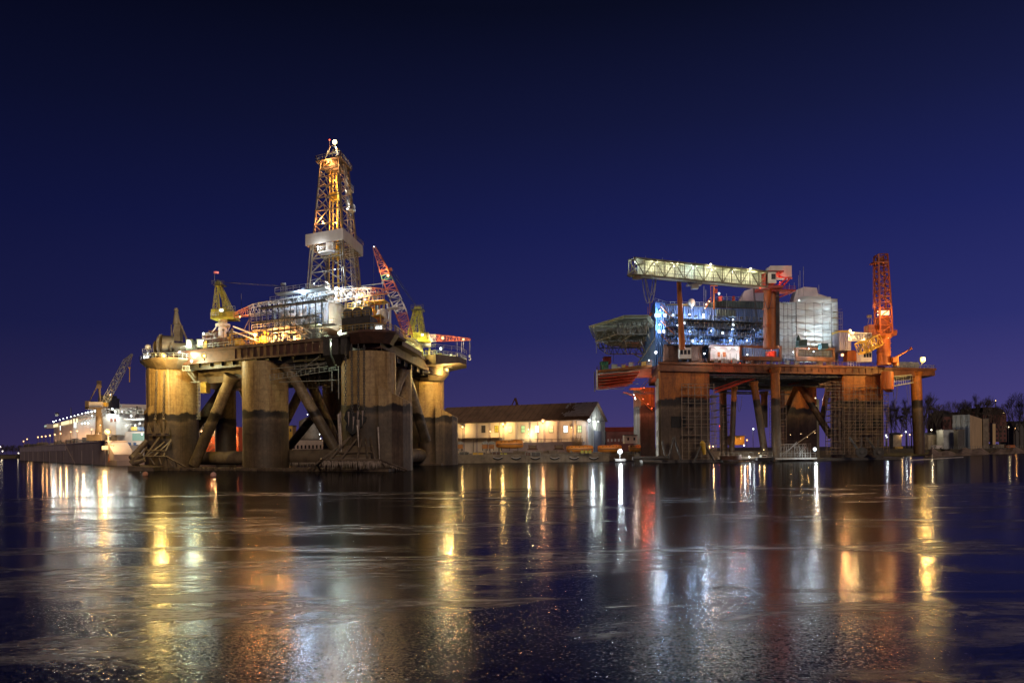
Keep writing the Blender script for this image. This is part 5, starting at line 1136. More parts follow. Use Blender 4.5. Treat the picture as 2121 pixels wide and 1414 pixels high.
scaf2 = MB(F2); scaf2.scaffold(tu2-.5, tu3+1.5, 5.6, 7.4, 31.4, zt_-4, 3, 9, r=.05, rag=.5); scaf2.scaffold(tu1-1, tu2, 4.6, 5.5, 31.4, 37, 8, 3, r=.04); scaf2.build('scaffold', mat('scaffold_warm', (.4, .33, .2), .5, .2), tent)
mb = MB()
for px, y in ((1635, 588), (1645, 585), (1654, 570), (1657, 560), (1664, 552), (1696, 590)): mb.bar(P(px, 612, 268), P(px, y, 268), .1)
mb.build('whip_aerial', steel, tent)
mb = MB(); boxpx(mb, 1655, 1672, 703, 716, 258, 3); mb.tube(P(1654, 706, 258), P(1654, 694, 258), .9, .2, n=8); o = thing('winch', 'dark green winch and teal box standing before the white tarpaulin', 'winch', P(1660, 716, 259)); mb.build('body', mat('winch_green', (.03, .09, .07), .5), o); mb = MB(); boxpx(mb, 1702, 1716, 711, 722, 258, 3); mb.build('control_box', mat('winch_teal', (.05, .16, .15), .5), o)
mb = MB(); boxpx(mb, 1738, 1763, 688, 726, 268, 8); o = thing('container', 'lilac ribbed container wall between tarpaulin and right crane', 'container', P(1750, 726, 270)); mb.build('body', mat('lilac_sheet', (.44, .38, .44), .6, c2=(.35, .3, .36), corr=.8), o); mb = MB(); boxpx(mb, 1737, 1764, 684, 688, 267.8, 8.4); mb.build('roof', yelo, o)
# ---- gangway crane (long lit bridge on an orange pedestal)
gw = thing('gangway_crane', 'long lit lattice gangway on a thick orange pedestal above the blue block', 'gangway', P(1600, 715, 256))
mb = MB(); mb.tube(P(1597, 722, 256), P(1597, 599, 256), 2.45, 2.2, n=28); mb.tube(P(1597, 602, 256), P(1597, 595, 256), 2.6, 3.9, n=28); mb.tube(P(1597, 640, 256), P(1597, 638, 256), 2.6, n=28); mb.tube(P(1597, 676, 256), P(1597, 674, 256), 2.6, n=28); mb.build('pedestal', orange_p, gw)
mb = MB(); 
for k in range(5): x = 1608+k*1.4; mb.tube(P(x, 715, 253.2), P(x, 604, 253.2), .1, n=5)
for s_ in range(24): a = P(1607, 600+s_*4.8, 253); mb.bar(a, a+Vector((1.0, 0, 0)), .1)
hang(mb, P(1562, 596, 254), P(1582, 640, 253.5), 9, .12); hang(mb, P(1560, 596, 254), P(1578, 668, 253.5), 7, .1); hang(mb, P(1600, 604, 253), P(1584, 622, 253), 4, .1); mb.build('hose', steel_dk, gw)
G0, G1 = P(1308, 553, 232), P(1583, 580, 252)
gm_ = mat('gangway_steel', (.22, .20, .13), .5, .1, c2=(.14, .12, .08), scale=.5)
gdir = (G1-G0).normalized(); gside = gdir.cross(Vector((0, 0, 1))).normalized(); gup = gside.cross(gdir).normalized()
HG = 2.4
mb = MB(); nb_ = 14
def gp(t, s, u): return G0.lerp(G1, t)+gside*s*1.5+gup*u*HG
for s in (-1, 1):
    for u in (-1, 1): mb.bar(gp(0, s, u), gp(1, s, u), .42)
    for i in range(nb_+1):
        t = i/nb_; mb.bar(gp(t, s, -1), gp(t, s, 1), .26)
        if i < nb_: mb.bar(gp(t, s, -1 if i % 2 else 1), gp((i+1)/nb_, s, 1 if i % 2 else -1), .24)
for i in range(nb_+1):
    for u in (-1, 1): mb.bar(gp(i/nb_, -1, u), gp(i/nb_, 1, u), .2)
mb.build('lattice', gm_, gw)
mb = MB(); fl = [gp(0, -1, -.97), gp(1, -1, -.97), gp(1, 1, -.97), gp(0, 1, -.97)]; tp_ = [gp(.03, -.9, .93), gp(1, -.9, .93), gp(1, .9, .93), gp(.03, .9, .93)]
def slab(mb, q4, th): mb.add(q4+[p-gup*th for p in q4], [(0, 1, 2, 3), (7, 6, 5, 4), (0, 4, 5, 1), (1, 5, 6, 2), (2, 6, 7, 3), (3, 7, 4, 0)])
slab(mb, fl, .2); slab(mb, tp_, .15)
wall = [gp(.06, -.96, -.9), gp(1, -.96, -.9), gp(1, -.96, .85), gp(.06, -.96, .85)]
w4 = [p for p in wall]; mb.add(w4+[p+gside*.08 for p in w4], [(0, 1, 2, 3), (7, 6, 5, 4), (0, 4, 5, 1), (2, 6, 7, 3), (1, 5, 6, 2), (3, 7, 4, 0)])
mb.build('walkway_panel', mat('gangway_panel', (.55, .55, .42), .6, c2=(.42, .4, .3), scale=.6, corr=.9), gw)
mb = MB()
for i in range(5):
    for u in (-.5, -.1, .3): mb.bar(gp(.06, .75, u), gp(.98, .75, u), .09) if i == 0 else None
for i in range(50): mb.bar(gp(i/50, .9, -.9), gp(i/50, .9, -.45), .07)
mb.bar(gp(.02, .9, -.45), gp(1, .9, -.45), .1)
for t in (.1, .22, .34, .46, .58, .7, .82): mb.bar(gp(t, 0, 1), gp(t, 0, 1.5), .08)
mb.build('railing', steel, gw)
mb = MB()   # tip: sloped ladder platform and bell
a = P(1300, 571, 230); mb.bar(P(1318, 556, 231), a, .5); mb.bar(P(1320, 562, 231), P(1302, 573, 230), .3); mb.rail([P(1317, 560, 230.4), a], sp=.8, h=1.3)
mb.bar(P(1308, 540, 231.5), P(1308, 562, 231.5), .3); boxpx(mb, 1318, 1333, 534, 546, 232, 2); mb.build('tip_platform', gm_, gw)
mb = MB(); c = P(1319, 571, 232); mb.tube(c+Vector((0, 0, .6)), c+Vector((0, 0, -.55)), .45, 1.15, n=18); mb.tube(c+Vector((0, 0, -.55)), c+Vector((0, 0, -.95)), 1.15, 1.35, n=18); mb.tube(c+Vector((0, 0, .6)), c+Vector((0, 0, 1.5)), .12, n=6); mb.build('bell_guide', tan_dk, gw)
mb = MB(); hang(mb, P(1335, 566, 236), P(1360, 569, 237), 8.4, .16, 18); hang(mb, P(1329, 566, 236), P(1353, 569, 237), 8.6, .12, 18); hang(mb, P(1337, 566, 236.4), P(1362, 540, 237), 8.2, .12, 18); mb.build('hose', steel, gw)
mb = MB(); boxpx(mb, 1424, 1454, 587, 590, 241, 2.2); mb.rail([P(1424, 588, 240.9), P(1454, 588, 240.9)], sp=.9, h=1.5); boxpx(mb, 1434, 1447, 590, 597, 241, 2); mb.bar(P(1426, 588, 241), P(1426, 576, 241), .14); mb.bar(P(1452, 588, 241), P(1452, 580, 241), .14)
mb.prism([(P(1342, 567, 237).x, 236), (P(1356, 567, 237).x, 236), (P(1353, 567, 237).x, 238.5), (P(1338, 567, 237).x, 238.5)], P(1348, 570, 237).z, P(1348, 564, 237).z)
mb.build('hanging_platform', gm_, gw)
pxhouse('cab', 1591, 1608, 563, 586, 252, 3.2, white, None, None, gw, ((.42, .88, .35, .8, glass),))
mb = MB(); boxpx(mb, 1596, 1640, 550, 573, 256, 5); mb.build('counterweight', white, gw)
mb = MB(); boxpx(mb, 1578, 1622, 591, 596, 252, 8); boxpx(mb, 1586, 1624, 560, 563, 253, 6); boxpx(mb, 1578, 1586, 562, 592, 253, 3)
mb.bar(P(1639, 573, 257), P(1622, 592, 256), .4); mb.bar(P(1632, 573, 257), P(1612, 592, 256), .4); mb.bar(P(1612, 572, 256), P(1640, 576, 257), .6)
mb.prism([(P(1600, 600, 253).x, 252), (P(1648, 600, 253).x, 253), (P(1648, 600, 253).x, 258), (P(1600, 600, 253).x, 258)], P(1620, 605, 255).z, P(1620, 602, 255).z)
mb.bar(P(1648, 602, 254), P(1612, 616, 254), .35); mb.rail([P(1612, 601, 252.5), P(1648, 600, 252.5)], sp=1.1); mb.build('slew_frame', red, gw)
# vertical crane post between
mb = MB(); mb.tube(P(1413, 724, 247), P(1405, 560, 244), .95, .62, n=16); mb.tube(P(1405, 560, 244), P(1405, 556, 244), .4, n=10); mb.tube(P(1408.3, 625, 245.2), P(1408.2, 623, 245.2), .9, n=16); mb.build('post', orange_p, thing('support_post', 'slim tall orange post rising from the white cabin to the lit gangway', 'post', P(1413, 724, 247)))
# ---- right hand tower crane
tw = thing('crane', 'tall orange crane with upright lattice boom at the right end of the platform', 'crane', P(1829, 750, 268))
mb = MB(); mb.tube(P(1831, 756, 268), P(1830, 700, 268), 2.2, 2.0, n=24); mb.tube(P(1830, 702, 268), P(1830, 694, 268), 2.1, 3.3, n=24)
for y in (722, 730, 712): mb.tube(P(1830, y, 268), P(1830, y-1.2, 268), 2.35, n=24)
mb.build('pedestal', orange_p, tw)
mb = MB(); boxpx(mb, 1806, 1856, 690, 694, 265, 7); boxpx(mb, 1823, 1844, 656, 690, 267, 5); boxpx(mb, 1800, 1812, 672, 690, 265.5, 4); boxpx(mb, 1852, 1858, 684, 694, 266, 3); mb.build('machinery_house', mat('crane_rust', (.30, .075, .02), .55, c2=(.16, .045, .02)), tw)
mb = MB(); mb.rail([P(1806, 690, 264.8), P(1858, 690, 264.8)], sp=1.1); mb.rail([P(1808, 640, 265), P(1816, 640, 265)], sp=.6, h=1.4); mb.build('railing', orange_p, tw)
mb = MB(); b0, b1, b2 = P(1830, 690, 267), P(1829, 640, 267), P(1827, 530, 267)
mb.truss(P(1830, 692, 267), P(1829, 640, 267), 4.0, 3.8, 3, .12, up=(0, 1, 0), rc=.26); mb.truss(P(1829, 640, 267), P(1824.5, 528, 267), 3.8, 3.0, 9, .12, up=(0, 1, 0), rc=.26); boxpx(mb, 1811, 1841, 541, 544, 265, 3.6); boxpx(mb, 1821, 1829, 532, 539, 266, 2)
mb.bar(P(1808, 534, 267), P(1808.5, 640, 267), .12); mb.bar(P(1812, 534, 267), P(1812.5, 640, 267), .12)
for k in range(34): mb.bar(P(1808, 536+k*3.1, 267), P(1812, 536+k*3.1, 267), .08)
mb.build('boom', mat('boom_orange', (.42, .10, .02), .5, c2=(.25, .06, .015)), tw)
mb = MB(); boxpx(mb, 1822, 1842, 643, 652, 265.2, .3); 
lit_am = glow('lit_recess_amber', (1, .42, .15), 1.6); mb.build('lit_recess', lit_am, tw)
# white jib with bright lattice beside it
jb = thing('crane', 'low white lattice jib lying between the lilac container and the tall orange crane', 'crane', P(1790, 700, 262))
mb = MB(); mb.truss(P(1763, 697, 262), P(1800, 698, 264), 2.4, 2.2, 7, .09); mb.build('boom', white, jb)
mb = MB(); mb.truss(P(1782, 722, 262), P(1818, 704, 264), 3.6, 3.4, 6, .12); mb.build('lit_frame', yelo, jb)
mb = MB(); mb.bar(P(1801, 655, 264), P(1793, 690, 264), .1); mb.bar(P(1806, 655, 264), P(1803, 690, 264), .1); boxpx(mb, 1798, 1806, 652, 657, 264, 1); mb.bar(P(1786, 712, 261), P(1778, 726, 261), .6); mb.bar(P(1786, 712, 261), P(1795, 724, 261), .6); mb.build('a_frame', tan_dk, jb)
mb = MB(F2); box2(mb, 1756, 1775, 728, 747, -.2, 5); box2(mb, 1758, 1773, 725, 728, .2, 4); o = thing('machinery_house', 'rounded orange machinery house left of the pale cabin on the right column', 'cabin', F2((66, 2, 31))); mb.build('body', orange_p, o)
mb = MB(F2); a, b = q2(1757, 747, -1.2), q2(1780, 747, -1.2); mb.rail([(a.x, -1.2, 31.2), (b.x, -1.2, 31.2)], sp=1, h=1.6); mb.build('guard_rail', white, o)
pxhouse('cabin', 1782, 1806, 728, 749, 266, 3.6, white, 'pale control cabin with three windows at the foot of the tall orange crane', 'cabin', None, ((.30, .46, .45, .85), (.54, .70, .45, .85), (.78, .94, .45, .85)))
# ---- lamps of rig 2
def L2(px, py, D, c, p, s=.42, par=plat, **k): return lamp(par, P(px, py, D), c, p, s, **k)
BL = (.62, .78, 1)
for px, py, p in ((1367, 643, 1000), (1428, 651, 800), (1457, 651, 800), (1366, 672, 1000), (1403, 674, 500), (1428, 686, 450), (1473, 685, 450), (1515, 682, 450), (1453, 706, 800), (1512, 705, 700), (1547, 705, 700), (1558, 681, 450), (1415, 706, 400), (1518, 662, 300), (1572, 684, 300)):
    a_ = F2(q2(px, py, 8.6)); L2(px, py, a_.y, (.50, .70, 1), p*1.2, .32, acc, front=(0, -.6, -.3))
L2(1358, 730, 250, COOL, 1500, .5, acc); L2(1344, 746, 252, COOL, 400, .25, acc); L2(1459, 732, 250, COOL, 700, .32)
for px, py, c, p in ((1485, 722, (1, .93, .93), 300), (1510, 722, (1, .93, .93), 300), (1526, 722, (1, .93, .93), 300), (1548, 734, COOL, 500), (1643, 729, BL, 600), (1685, 728, BL, 600), (1675, 722, BL, 500)): L2(px, py, 258.5 if px < 1540 else 262, c, p, .26)
L2(1597, 724, 260, (1, .2, .1), 450, .15); L2(1533, 752, 250, REDL, 350, .12); L2(1515, 748, 249, REDL, 200, .12)
for px, py in ((1315, 823), (1313, 817), (1316, 826)): L2(px, py, 289, (1, .75, .6), 300, .26)
for px, py, p in ((1332, 826, 400), (1342, 836.5, 400), (1350, 845, 400), (1334, 803, 260)): L2(px, py, 290, (1, .16, .06), p, .26)
L2(1335, 812, 286, (1, .12, .05), 350, .1); L2(1689, 824, 318, (1, .7, .3), 1500, .3); L2(1375, 800, 238, AMBER, 0, .01, light=False) if False else None
for i, t in enumerate((.02, .16, .30, .44, .58, .74, .90)):
    c = (.75, .95, 1) if i in (0, 3) else (1, .97, .68); lamp(gw, gp(t, .1, .62), c, 480, .30, front=(0, -.7, -.5))
lamp(gw, gp(.55, 1.1, 1.1), (1, .97, .68), 500, .4); lamp(gw, gp(.86, 1.1, 1.1), (1, .97, .68), 500, .4); lamp(gw, P(1615, 584, 254), (1, .12, .05), 500, .16); lamp(gw, P(1574, 597, 251), REDL, 60, .2)
for px, py, D, p in ((1694, 640, 277, 1700), (1694, 672, 277, 1500), (1668, 698, 276, 4500), (1632, 672, 275, 1100), (1712, 706, 277, 700)): lamp(tent, P(px, py, D), (.82, .95, 1), p, .5, front=(0, 0, -1))
lamp(tent, P(1668, 692, 262.2), (.86, .97, 1), 260, .5)
L2(1669, 606, 276, (.95, .9, 1), 900, .2, tent); L2(1655, 622, 257, (.85, .92, 1), 700, .2, tent)
L2(1760, 685, 262, (1, .62, .25), 3000, .55); L2(1744, 735, 259, (1, .45, .15), 3000, .5); L2(1910, 745, 262, (1, .60, .16), 9500, 1.0)
L2(1818, 652, 264, (1, .5, .2), 500, .3, tw); L2(1818, 645, 264, (1, .5, .2), 500, .25, tw); L2(1833, 650, 264, (1, .5, .2), 400, .15, tw); L2(1808, 715, 262, WARM, 800, .25, jb); L2(1792, 706, 262, WARM, 800, .2, jb)
L2(1840, 700, 262, AMBER, 900, .12, tw); L2(1489, 608, 260, COOL, 500, .4, acc); L2(1463, 630, 259, (1, .6, .35), 700, .34, acc); L2(1469, 624, 259, (1, .6, .35), 500, .26, acc); L2(1460, 638, 259, (1, .6, .35), 300, .2, acc)
L2(1687, 930, 252, COOL, 1600, .62); L2(1477, 924, 256, WARM, 350, .28); L2(1541, 922, 258, COOL, 500, .3); L2(1582, 931, 254, WARM, 200, .2); L2(1572, 938, 252, WARM, 120, .18); L2(1552, 946, 250, COOL, 400, .3); L2(1591, 948, 252, COOL, 200, .2)
for px, py, p in ((1637, 900, 60), (1659, 898, 80), (1672, 905, 60), (1688, 896, 60)): L2(px, py, 262, WARM, p, .16)
L2(1690, 840, 300, WARM, 500, .25)
# shore-facing pier lamp (white) 
o = thing('floodlight_post', 'short post with the bright white floodlight at the water edge left of the orange platform', 'floodlight', P(1284, 950, 262)); mb = MB(); mb.tube(P(1284, 953, 263), P(1284, 938, 263), .15, n=8); boxpx(mb, 1274, 1296, 950, 955, 262, 3); mb.build('pole', steel_dk, o)
lamp(o, P(1284, 935, 262), (.88, .95, 1), 5200, .85, name='lamp_head')
# small boats at its foot
def boat(x0, x1, y0, y1, D, m, label, cabin=True):
    c = P((x0+x1)/2, y1, D); t = thing('boat', label, 'boat', c); L_ = (P(x1, y1, D).x-P(x0, y1, D).x)/2; h = P(x0, y0, D).z-c.z; h *= .5
    mb = MB(); n = 12; vs = []
    for i in range(n+1):
        s = -1+2*i/n; w_ = 1.5*(1-max(0, s)**3*.95); z1 = c.z+h*(1+.35*max(0, s)**2)
        vs += [Vector((c.x+s*L_, c.y-w_, z1)), Vector((c.x+s*L_*.94, c.y-w_*.6, c.z-.3)), Vector((c.x+s*L_*.94, c.y+w_*.6, c.z-.3)), Vector((c.x+s*L_, c.y+w_, z1))]
    mb.add(vs, [(i*4+j, (i+1)*4+j, (i+1)*4+(j+1) % 4, i*4+(j+1) % 4) for i in range(n) for j in range(4)]+[(3, 2, 1, 0), (n*4, n*4+1, n*4+2, n*4+3)]); mb.build('hull', m, t)
    if cabin:
        mb = MB(); mb.box(c.x-L_*.5, c.x+L_*.1, c.y-.9, c.y+.9, c.z+h, c.z+h*2.2); mb.build('cabin', white, t)
        mb = MB(); mb.box(c.x-L_*.45, c.x+L_*.05, c.y-.95, c.y-.9, c.z+h*1.4, c.z+h*2.0); mb.build('window', glass, t)
    return t
boat(1492, 1536, 938, 950, 250, girder, 'low brown workboat lying left under the orange platform', False)
boat(1566, 1604, 943, 951, 249, steel_dk, 'small dark boat at the foot of the round orange leg')
# ================================================================== SHIPYARD left: dock, ferry, crane
dock = thing('floating_dock', 'long grey floating dry dock wall with a row of lamps, left of the drilling rig', 'dry dock', (-230, 400, 0))
dkm = mat('dock_plate', (0.40, 0.32, 0.29), 0.6, c2=(0.27, 0.21, 0.19), scale=.1, streak=.7, bump=.1)
dtp = mat('dock_band', (0.60, 0.50, 0.50), 0.6, c2=(0.45, 0.38, 0.38), scale=.15, streak=.7)
A0, A1 = P(222, 900, 312), P(41, 900, 610)
fa = Vector((A0.x, A0.y, 0)); fb = Vector((A1.x, A1.y, 0)); dd = (fb-fa); LD = dd.length; FD = Frame(A0, A1, Vector((A0.x-A0.x+A0.x+dd.y*.1, A0.y-dd.x*.1, 0)))
FD.b = Vector((-FD.a.y, FD.a.x, 0)); FD.b = FD.b if FD.b.y > 0 else -FD.b
mb = MB(FD); mb.box(0, LD, 0, 7, -2, 9.2); hul = mb.build('dock_wall', dkm, dock)
mb = MB(FD); mb.box(LD*.32, LD+.3, -.12, 0, 9.2-3.0, 9.2); mb.box(-.3, LD+.3, -.3, 7.3, 9.2, 9.6); mb.build('painted_band', dtp, dock)
mb = MB(FD); mb.prism([(-14, 0), (0, 0), (0, 7), (-14, 7)], -2, [4.2, 9.2, 9.2, 4.2]); mb.box(-20, 0, 0, 40, -2, 2.0); mb.build('dock_apron', dkm, dock)
mb = MB(FD)
for k in range(13):
    u = 4+k*(LD-8)/12; mb.box(u, u+.25, -.12, 0, -1, 6)
mb.add([(LD*.22, -.4, -1), (LD*.22+2, -.4, -1), (LD*.32, -.4, 9), (LD*.32-1.2, -.4, 9), (LD*.22, 0, -1), (LD*.22+2, 0, -1), (LD*.32, 0, 9), (LD*.32-1.2, 0, 9)], [(0, 1, 2, 3), (0, 4, 5, 1), (1, 5, 6, 2), (3, 2, 6, 7), (0, 3, 7, 4)]); mb.build('fender_rib', dkm, dock)
mb = MB(FD); mb.rail([(0, 0, 9.6), (LD, 0, 9.6)], sp=4, r=.07)
rl = mb.build('railing', steel_dk, dock)
mb = MB(FD); rnd = random.Random(5)
for k in range(60):
    u = rnd.uniform(2, LD-4); h = rnd.uniform(.8, 2.6); mb.box(u, u+rnd.uniform(.4, 2), 2, 4, 9.6, 9.6+h)
mb.build('bollard_row', steel_dk, dock)
for i, (px, py) in enumerate(((49, 913.5), (56.5, 909), (79, 905), (87, 904), (95, 903), (104, 901.5), (114, 899.5), (126, 897.5), (147, 894), (160, 892), (190, 889))):
    lo, hi = 0, LD
    for _ in range(30):
        m_ = (lo+hi)/2
        if proj(FD((m_, 1.5, 12)))[0] > px: lo = m_
        else: hi = m_
    q_ = FD((lo, 1.5, 12)); z = P(px, py, q_.y).z
    t = thing('lamp_post', 'lamp post with an orange lamp in the row along the top of the dry dock', 'lamp post', (q_.x, q_.y, 9.6), 'orange lamps along the dry dock')
    mb = MB(); mb.tube((q_.x, q_.y, 9.6), (q_.x, q_.y, z), .14, .1, n=6); mb.build('pole', steel_dk, t)
    lamp(t, (q_.x, q_.y, z), (1, .5, .2), 900 if i < 6 else 2900, .62 if i < 8 else .5, front=(1.5, 2.5, -.3), name='lamp_head')
# ferry: long white hull standing in the dock behind the wall
fer = thing('ferry', 'white passenger ferry with lit decks standing in the dry dock', 'ship', (-230, 440, 0))
FF = Frame(Vector((FD((-26, 14, 0)).x, FD((-26, 14, 0)).y, 0)), FD((LD, 14, 0)), FD((-26, 40, 0)))
salmon = mat('ferry_paint', (0.66, 0.60, 0.56), 0.45, c2=(0.58, 0.52, 0.48), scale=.08, streak=.5)
fw = thing
def fq(px, py, v): return FF.q(px, py, v)
def uof(px, v=0, z=20):
    lo, hi = -60, LD+80
    for _ in range(40):
        m_ = (lo+hi)/2
        if proj(FF((m_, v, z)))[0] > px: lo = m_
        else: hi = m_
    return lo
def zof(px, py, v=0): u = uof(px, v); return P(px, py, FF((u, v, 0)).y).z
ub_, um_, us_ = uof(107), uof(190), uof(228)
z_top_b, z_bow = zof(112, 873), zof(107, 900)
mb = MB(FF); W = 26
hullp = [(ub_, 9), (ub_-12, 0), (us_, 0), (us_, W), (ub_-12, W), (ub_, W-9)]
mb.prism(hullp[::-1], 3, 22.0)
# flared bow
mb.add([(ub_+3, 10, 22), (ub_+3, W-10, 22), (ub_, 9, 22), (ub_, W-9, 22), (ub_, 9, 8), (ub_, W-9, 8)], [(0, 1, 5, 4), (0, 4, 2), (1, 3, 5), (0, 2, 3, 1)])
mb.build('hull', salmon, fer)
for k, (u0, u1, z0, z1) in enumerate(((uof(110), us_, 22.0, 24.0), (uof(140), us_-2, 24.0, 26.2), (uof(176), us_-4, 26.2, 27.6))):
    mb = MB(FF); mb.box(u1, u0, 1.5+k*1.5, W-1.5-k*1.5, z0, z1); s_ = mb.build('superstructure', salmon if k else salmon, fer)
    mb = MB(FF); mb.box(u1, u0+1, .4+k*1.5, W-k*1.5, z1, z1+.35); mb.build('deck_edge', white, s_)
    mb = MB(FF); mb.rail([(u1, .5+k*1.5, z1+.35), (u0, .5+k*1.5, z1+.35)], sp=3, r=.06); mb.build('railing', white, s_)
mb = MB(FF); u0 = uof(103); mb.box(u0-10, u0+2, -3, W+3, 22.6, 25.4); mb.box(u0-9, u0, 2, W-2, 25.4, 26.4); br_ = mb.build('bridge', salmon, fer)
mb = MB(FF); mb.box(u0-9.5, u0+2.15, -3.1, W+3, 23.7, 24.8); mb.build('bridge_window', glow('bridge_window_lit', (.7, .95, .8), .5), br_)
wg, wl = [], []
rnd = random.Random(9)
for px0, px1, py, hgt in ((111, 120, 881, 1.9), (127, 144, 875.5, 2.1), (146, 149, 873, 2.1), (152, 155, 871, 2.2), (158, 161, 870, 2.2)):
    u0, u1 = uof(px0), uof(px1); z = zof((px0+px1)/2, py); n = max(1, int(abs(u1-u0)/2.6))
    for i in range(n): a = u0+(u1-u0)*i/n; b = u0+(u1-u0)*(i+.75)/n; MB(FF).box(b, a, -.1, .1, z-hgt/2, z+hgt/2).build('window', lit_y, fer)
for px, py, h_ in ((125, 886, 3), (154, 880, 3), (157, 880, 3)): u0 = uof(px); z = zof(px, py); MB(FF).box(u0-.8, u0+.8, -.1, .1, z-h_/2, z+h_/2).build('window', lit_w, fer)
# aft open decks, seen right of the dock crane
mb = MB(); 
pxs = MB(); boxpx(pxs, 208, 240, 862, 900, 322, 26); boxpx(pxs, 240, 306, 893, 921, 330, 30); boxpx(pxs, 248, 306, 866, 869, 328, 24); boxpx(pxs, 212, 240, 857, 862, 326, 20); boxpx(pxs, 301, 308, 856, 895, 330, 6); boxpx(pxs, 232, 262, 847, 862, 340, 12); boxpx(pxs, 248, 251, 868, 893, 330, 1.4); boxpx(pxs, 262, 300, 857, 866, 342, 10)
pxs.build('stern', salmon, fer)
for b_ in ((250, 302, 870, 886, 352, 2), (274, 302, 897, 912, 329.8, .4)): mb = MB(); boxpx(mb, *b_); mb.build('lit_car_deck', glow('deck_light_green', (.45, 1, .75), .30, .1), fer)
mb = MB(); boxpx(mb, 271, 284, 884, 891, 331, 3); mb.build('deck_cover', yelo, fer); mb = MB(); boxpx(mb, 284, 300, 884, 891, 331, 3); mb.build('deck_cover', blue, fer)
mb = MB(); boxpx(mb, 228, 233, 866, 873, 321.8, .3); boxpx(mb, 236, 240, 866, 873, 321.8, .3); mb.build('window', brick, fer)
mb = MB(); boxpx(mb, 262, 271, 916, 922, 329.8, .3); boxpx(mb, 276, 282, 916, 922, 329.8, .3); mb.build('painted_mark', blue, fer)
mb = MB()
for y in (852, 858, 884, 892): mb.rail([P(238, y, 326), P(304, y-1, 328)], sp=1.6, r=.05)
for k in range(30): c = P(rnd.uniform(212, 300), rnd.uniform(848, 870), 338); mb.box(c.x-1, c.x+1, 338, 341, c.z-1.4, c.z)
mb.build('deck_gear', white, fer)
mb = MB(); boxpx(mb, 203, 229, 823, 850, 350, 8); boxpx(mb, 208, 226, 818, 823, 350, 7); mb.build('funnel', steel_dk, fer)
mb = MB(); c = P(284, 862, 345); mb.bar(c, c+Vector((0, 0, 4.4)), .5); mb.bar(c+Vector((-2, 0, 3.6)), c+Vector((2, 0, 3.6)), .4); mb.bar(c+Vector((-1.4, 0, 2.5)), c+Vector((1.4, 0, 2.5)), .3)
c = P(147, 848, 430); mb.bar(c+Vector((0, 0, -4)), c+Vector((0, 0, 1)), .3); c = P(118, 858, 470); mb.ball(c, 1.2, 8); mb.build('mast', steel_dk, fer)
mb = MB(); mb.scaffold(uof(166), uof(178), -3, -1.2, 4, 26, 4, 9, r=.09); mb.build('scaffold', yelo, fer)
for px, py, D, p in [(111, 873, 470, 2500)]+[(116+i*7.7, 871-i*2.05, 468-i*13, 500) for i in range(9)]+[(183, 853.5, 380, 900), (190, 852.5, 370, 900), (197, 851, 360, 900), (212, 846, 330, 900), (217, 852, 326, 300), (239, 852, 326, 300), (253, 852.5, 326, 300), (233, 846.5, 328, 700), (229, 859, 324, 700), (245, 860, 326, 600), (191, 861, 360, 600), (170, 877, 385, 600), (176, 876, 380, 600), (182, 876, 375, 600), (262, 881, 334, 160), (280, 881, 334, 160), (290, 876, 336, 120), (294, 899, 328, 600), (272, 861, 328, 700)]:
    lamp(fer, P(px, py, D-3), (.85, 1, .97), p*1.2, .34 if p < 650 else .48)
# shore-side lamps washing the hull from the dock top
for px, py in ((126, 894), (147, 893), (161, 892), (175, 889), (200, 888)):
    pass
# dock crane
dc = P(205, 862, 314)
cr4 = thing('crane', 'rail crane with a white counterweight on the dry dock, boom raised to the right', 'crane', (dc.x, dc.y, 10))
mb = MB(); mb.tube(P(206, 895, 314), P(206, 850, 314), 1.5, 1.25, n=12); mb.prism([(dc.x-3.4, 311), (dc.x+2.6, 311), (dc.x+2.2, 317), (dc.x-3, 317)], 9.6, 12); mb.tube(P(199, 905, 314), P(203, 868, 314), .6, n=6); mb.tube(P(209, 905, 314), P(208, 868, 314), .6, n=6); mb.build('portal', tan_dk, cr4)
mb = MB(); boxpx(mb, 182, 210, 832, 843, 311.5, 5); cwt = mb.build('counterweight', white, cr4)
mb = MB(); boxpx(mb, 176, 183, 830, 847, 311, 6); boxpx(mb, 176, 212, 843, 846, 311, 6); boxpx(mb, 199, 210, 846, 862, 312, 4); mb.build('machinery_house', tan_dk, cr4)
mb = MB(); mb.bar(P(208, 834, 313), P(205, 796, 313), .8); mb.bar(P(185, 831, 313), P(202, 798, 313), .35); boxpx(mb, 200, 206, 788, 801, 312.5, 1.6); mb.tube(P(205, 800, 312), P(205, 800, 315), 1.0, n=10); mb.build('mast', tan_dk, cr4)
mb = MB(); truss2(mb, [P(215, 838, 314), P(222, 824, 314), P(262, 748, 316), P(274, 733, 316)], [1.0, 2.0, 1.8, .4], 18, .055, up=(0, 1, 0)); mb.build('boom', steel, cr4)
mb = MB(); boxpx(mb, 213, 219, 833, 841, 313, 2); mb.build('cab', yelo, cr4)
mb = MB(); c = P(268.5, 764, 316); mb.tube(c+Vector((0, 0, .7)), c, .5, .25, n=8); mb.bar(c, P(268.5, 791, 316), .3); mb.bar(P(273, 734, 316), c, .05); mb.build('hook', yelo, cr4)
lamp(cr4, P(229, 817, 312), WARM, 600, .34); lamp(cr4, P(208, 880, 309), WARM, 2500, .25)
lt = thing('lamp_post', 'lamp post with the brightest orange lamp, at the near end of the dry dock', 'lamp post', P(224.5, 925, 308))
mb = MB(); mb.tube(P(224.5, 940, 308), P(224.5, 894, 308), .2, n=8); mb.build('pole', steel, lt)
lamp(lt, P(224.5, 894, 307), (1, .62, .24), 9000, 1.25, front=(0, -3, -1), name='lamp_head')
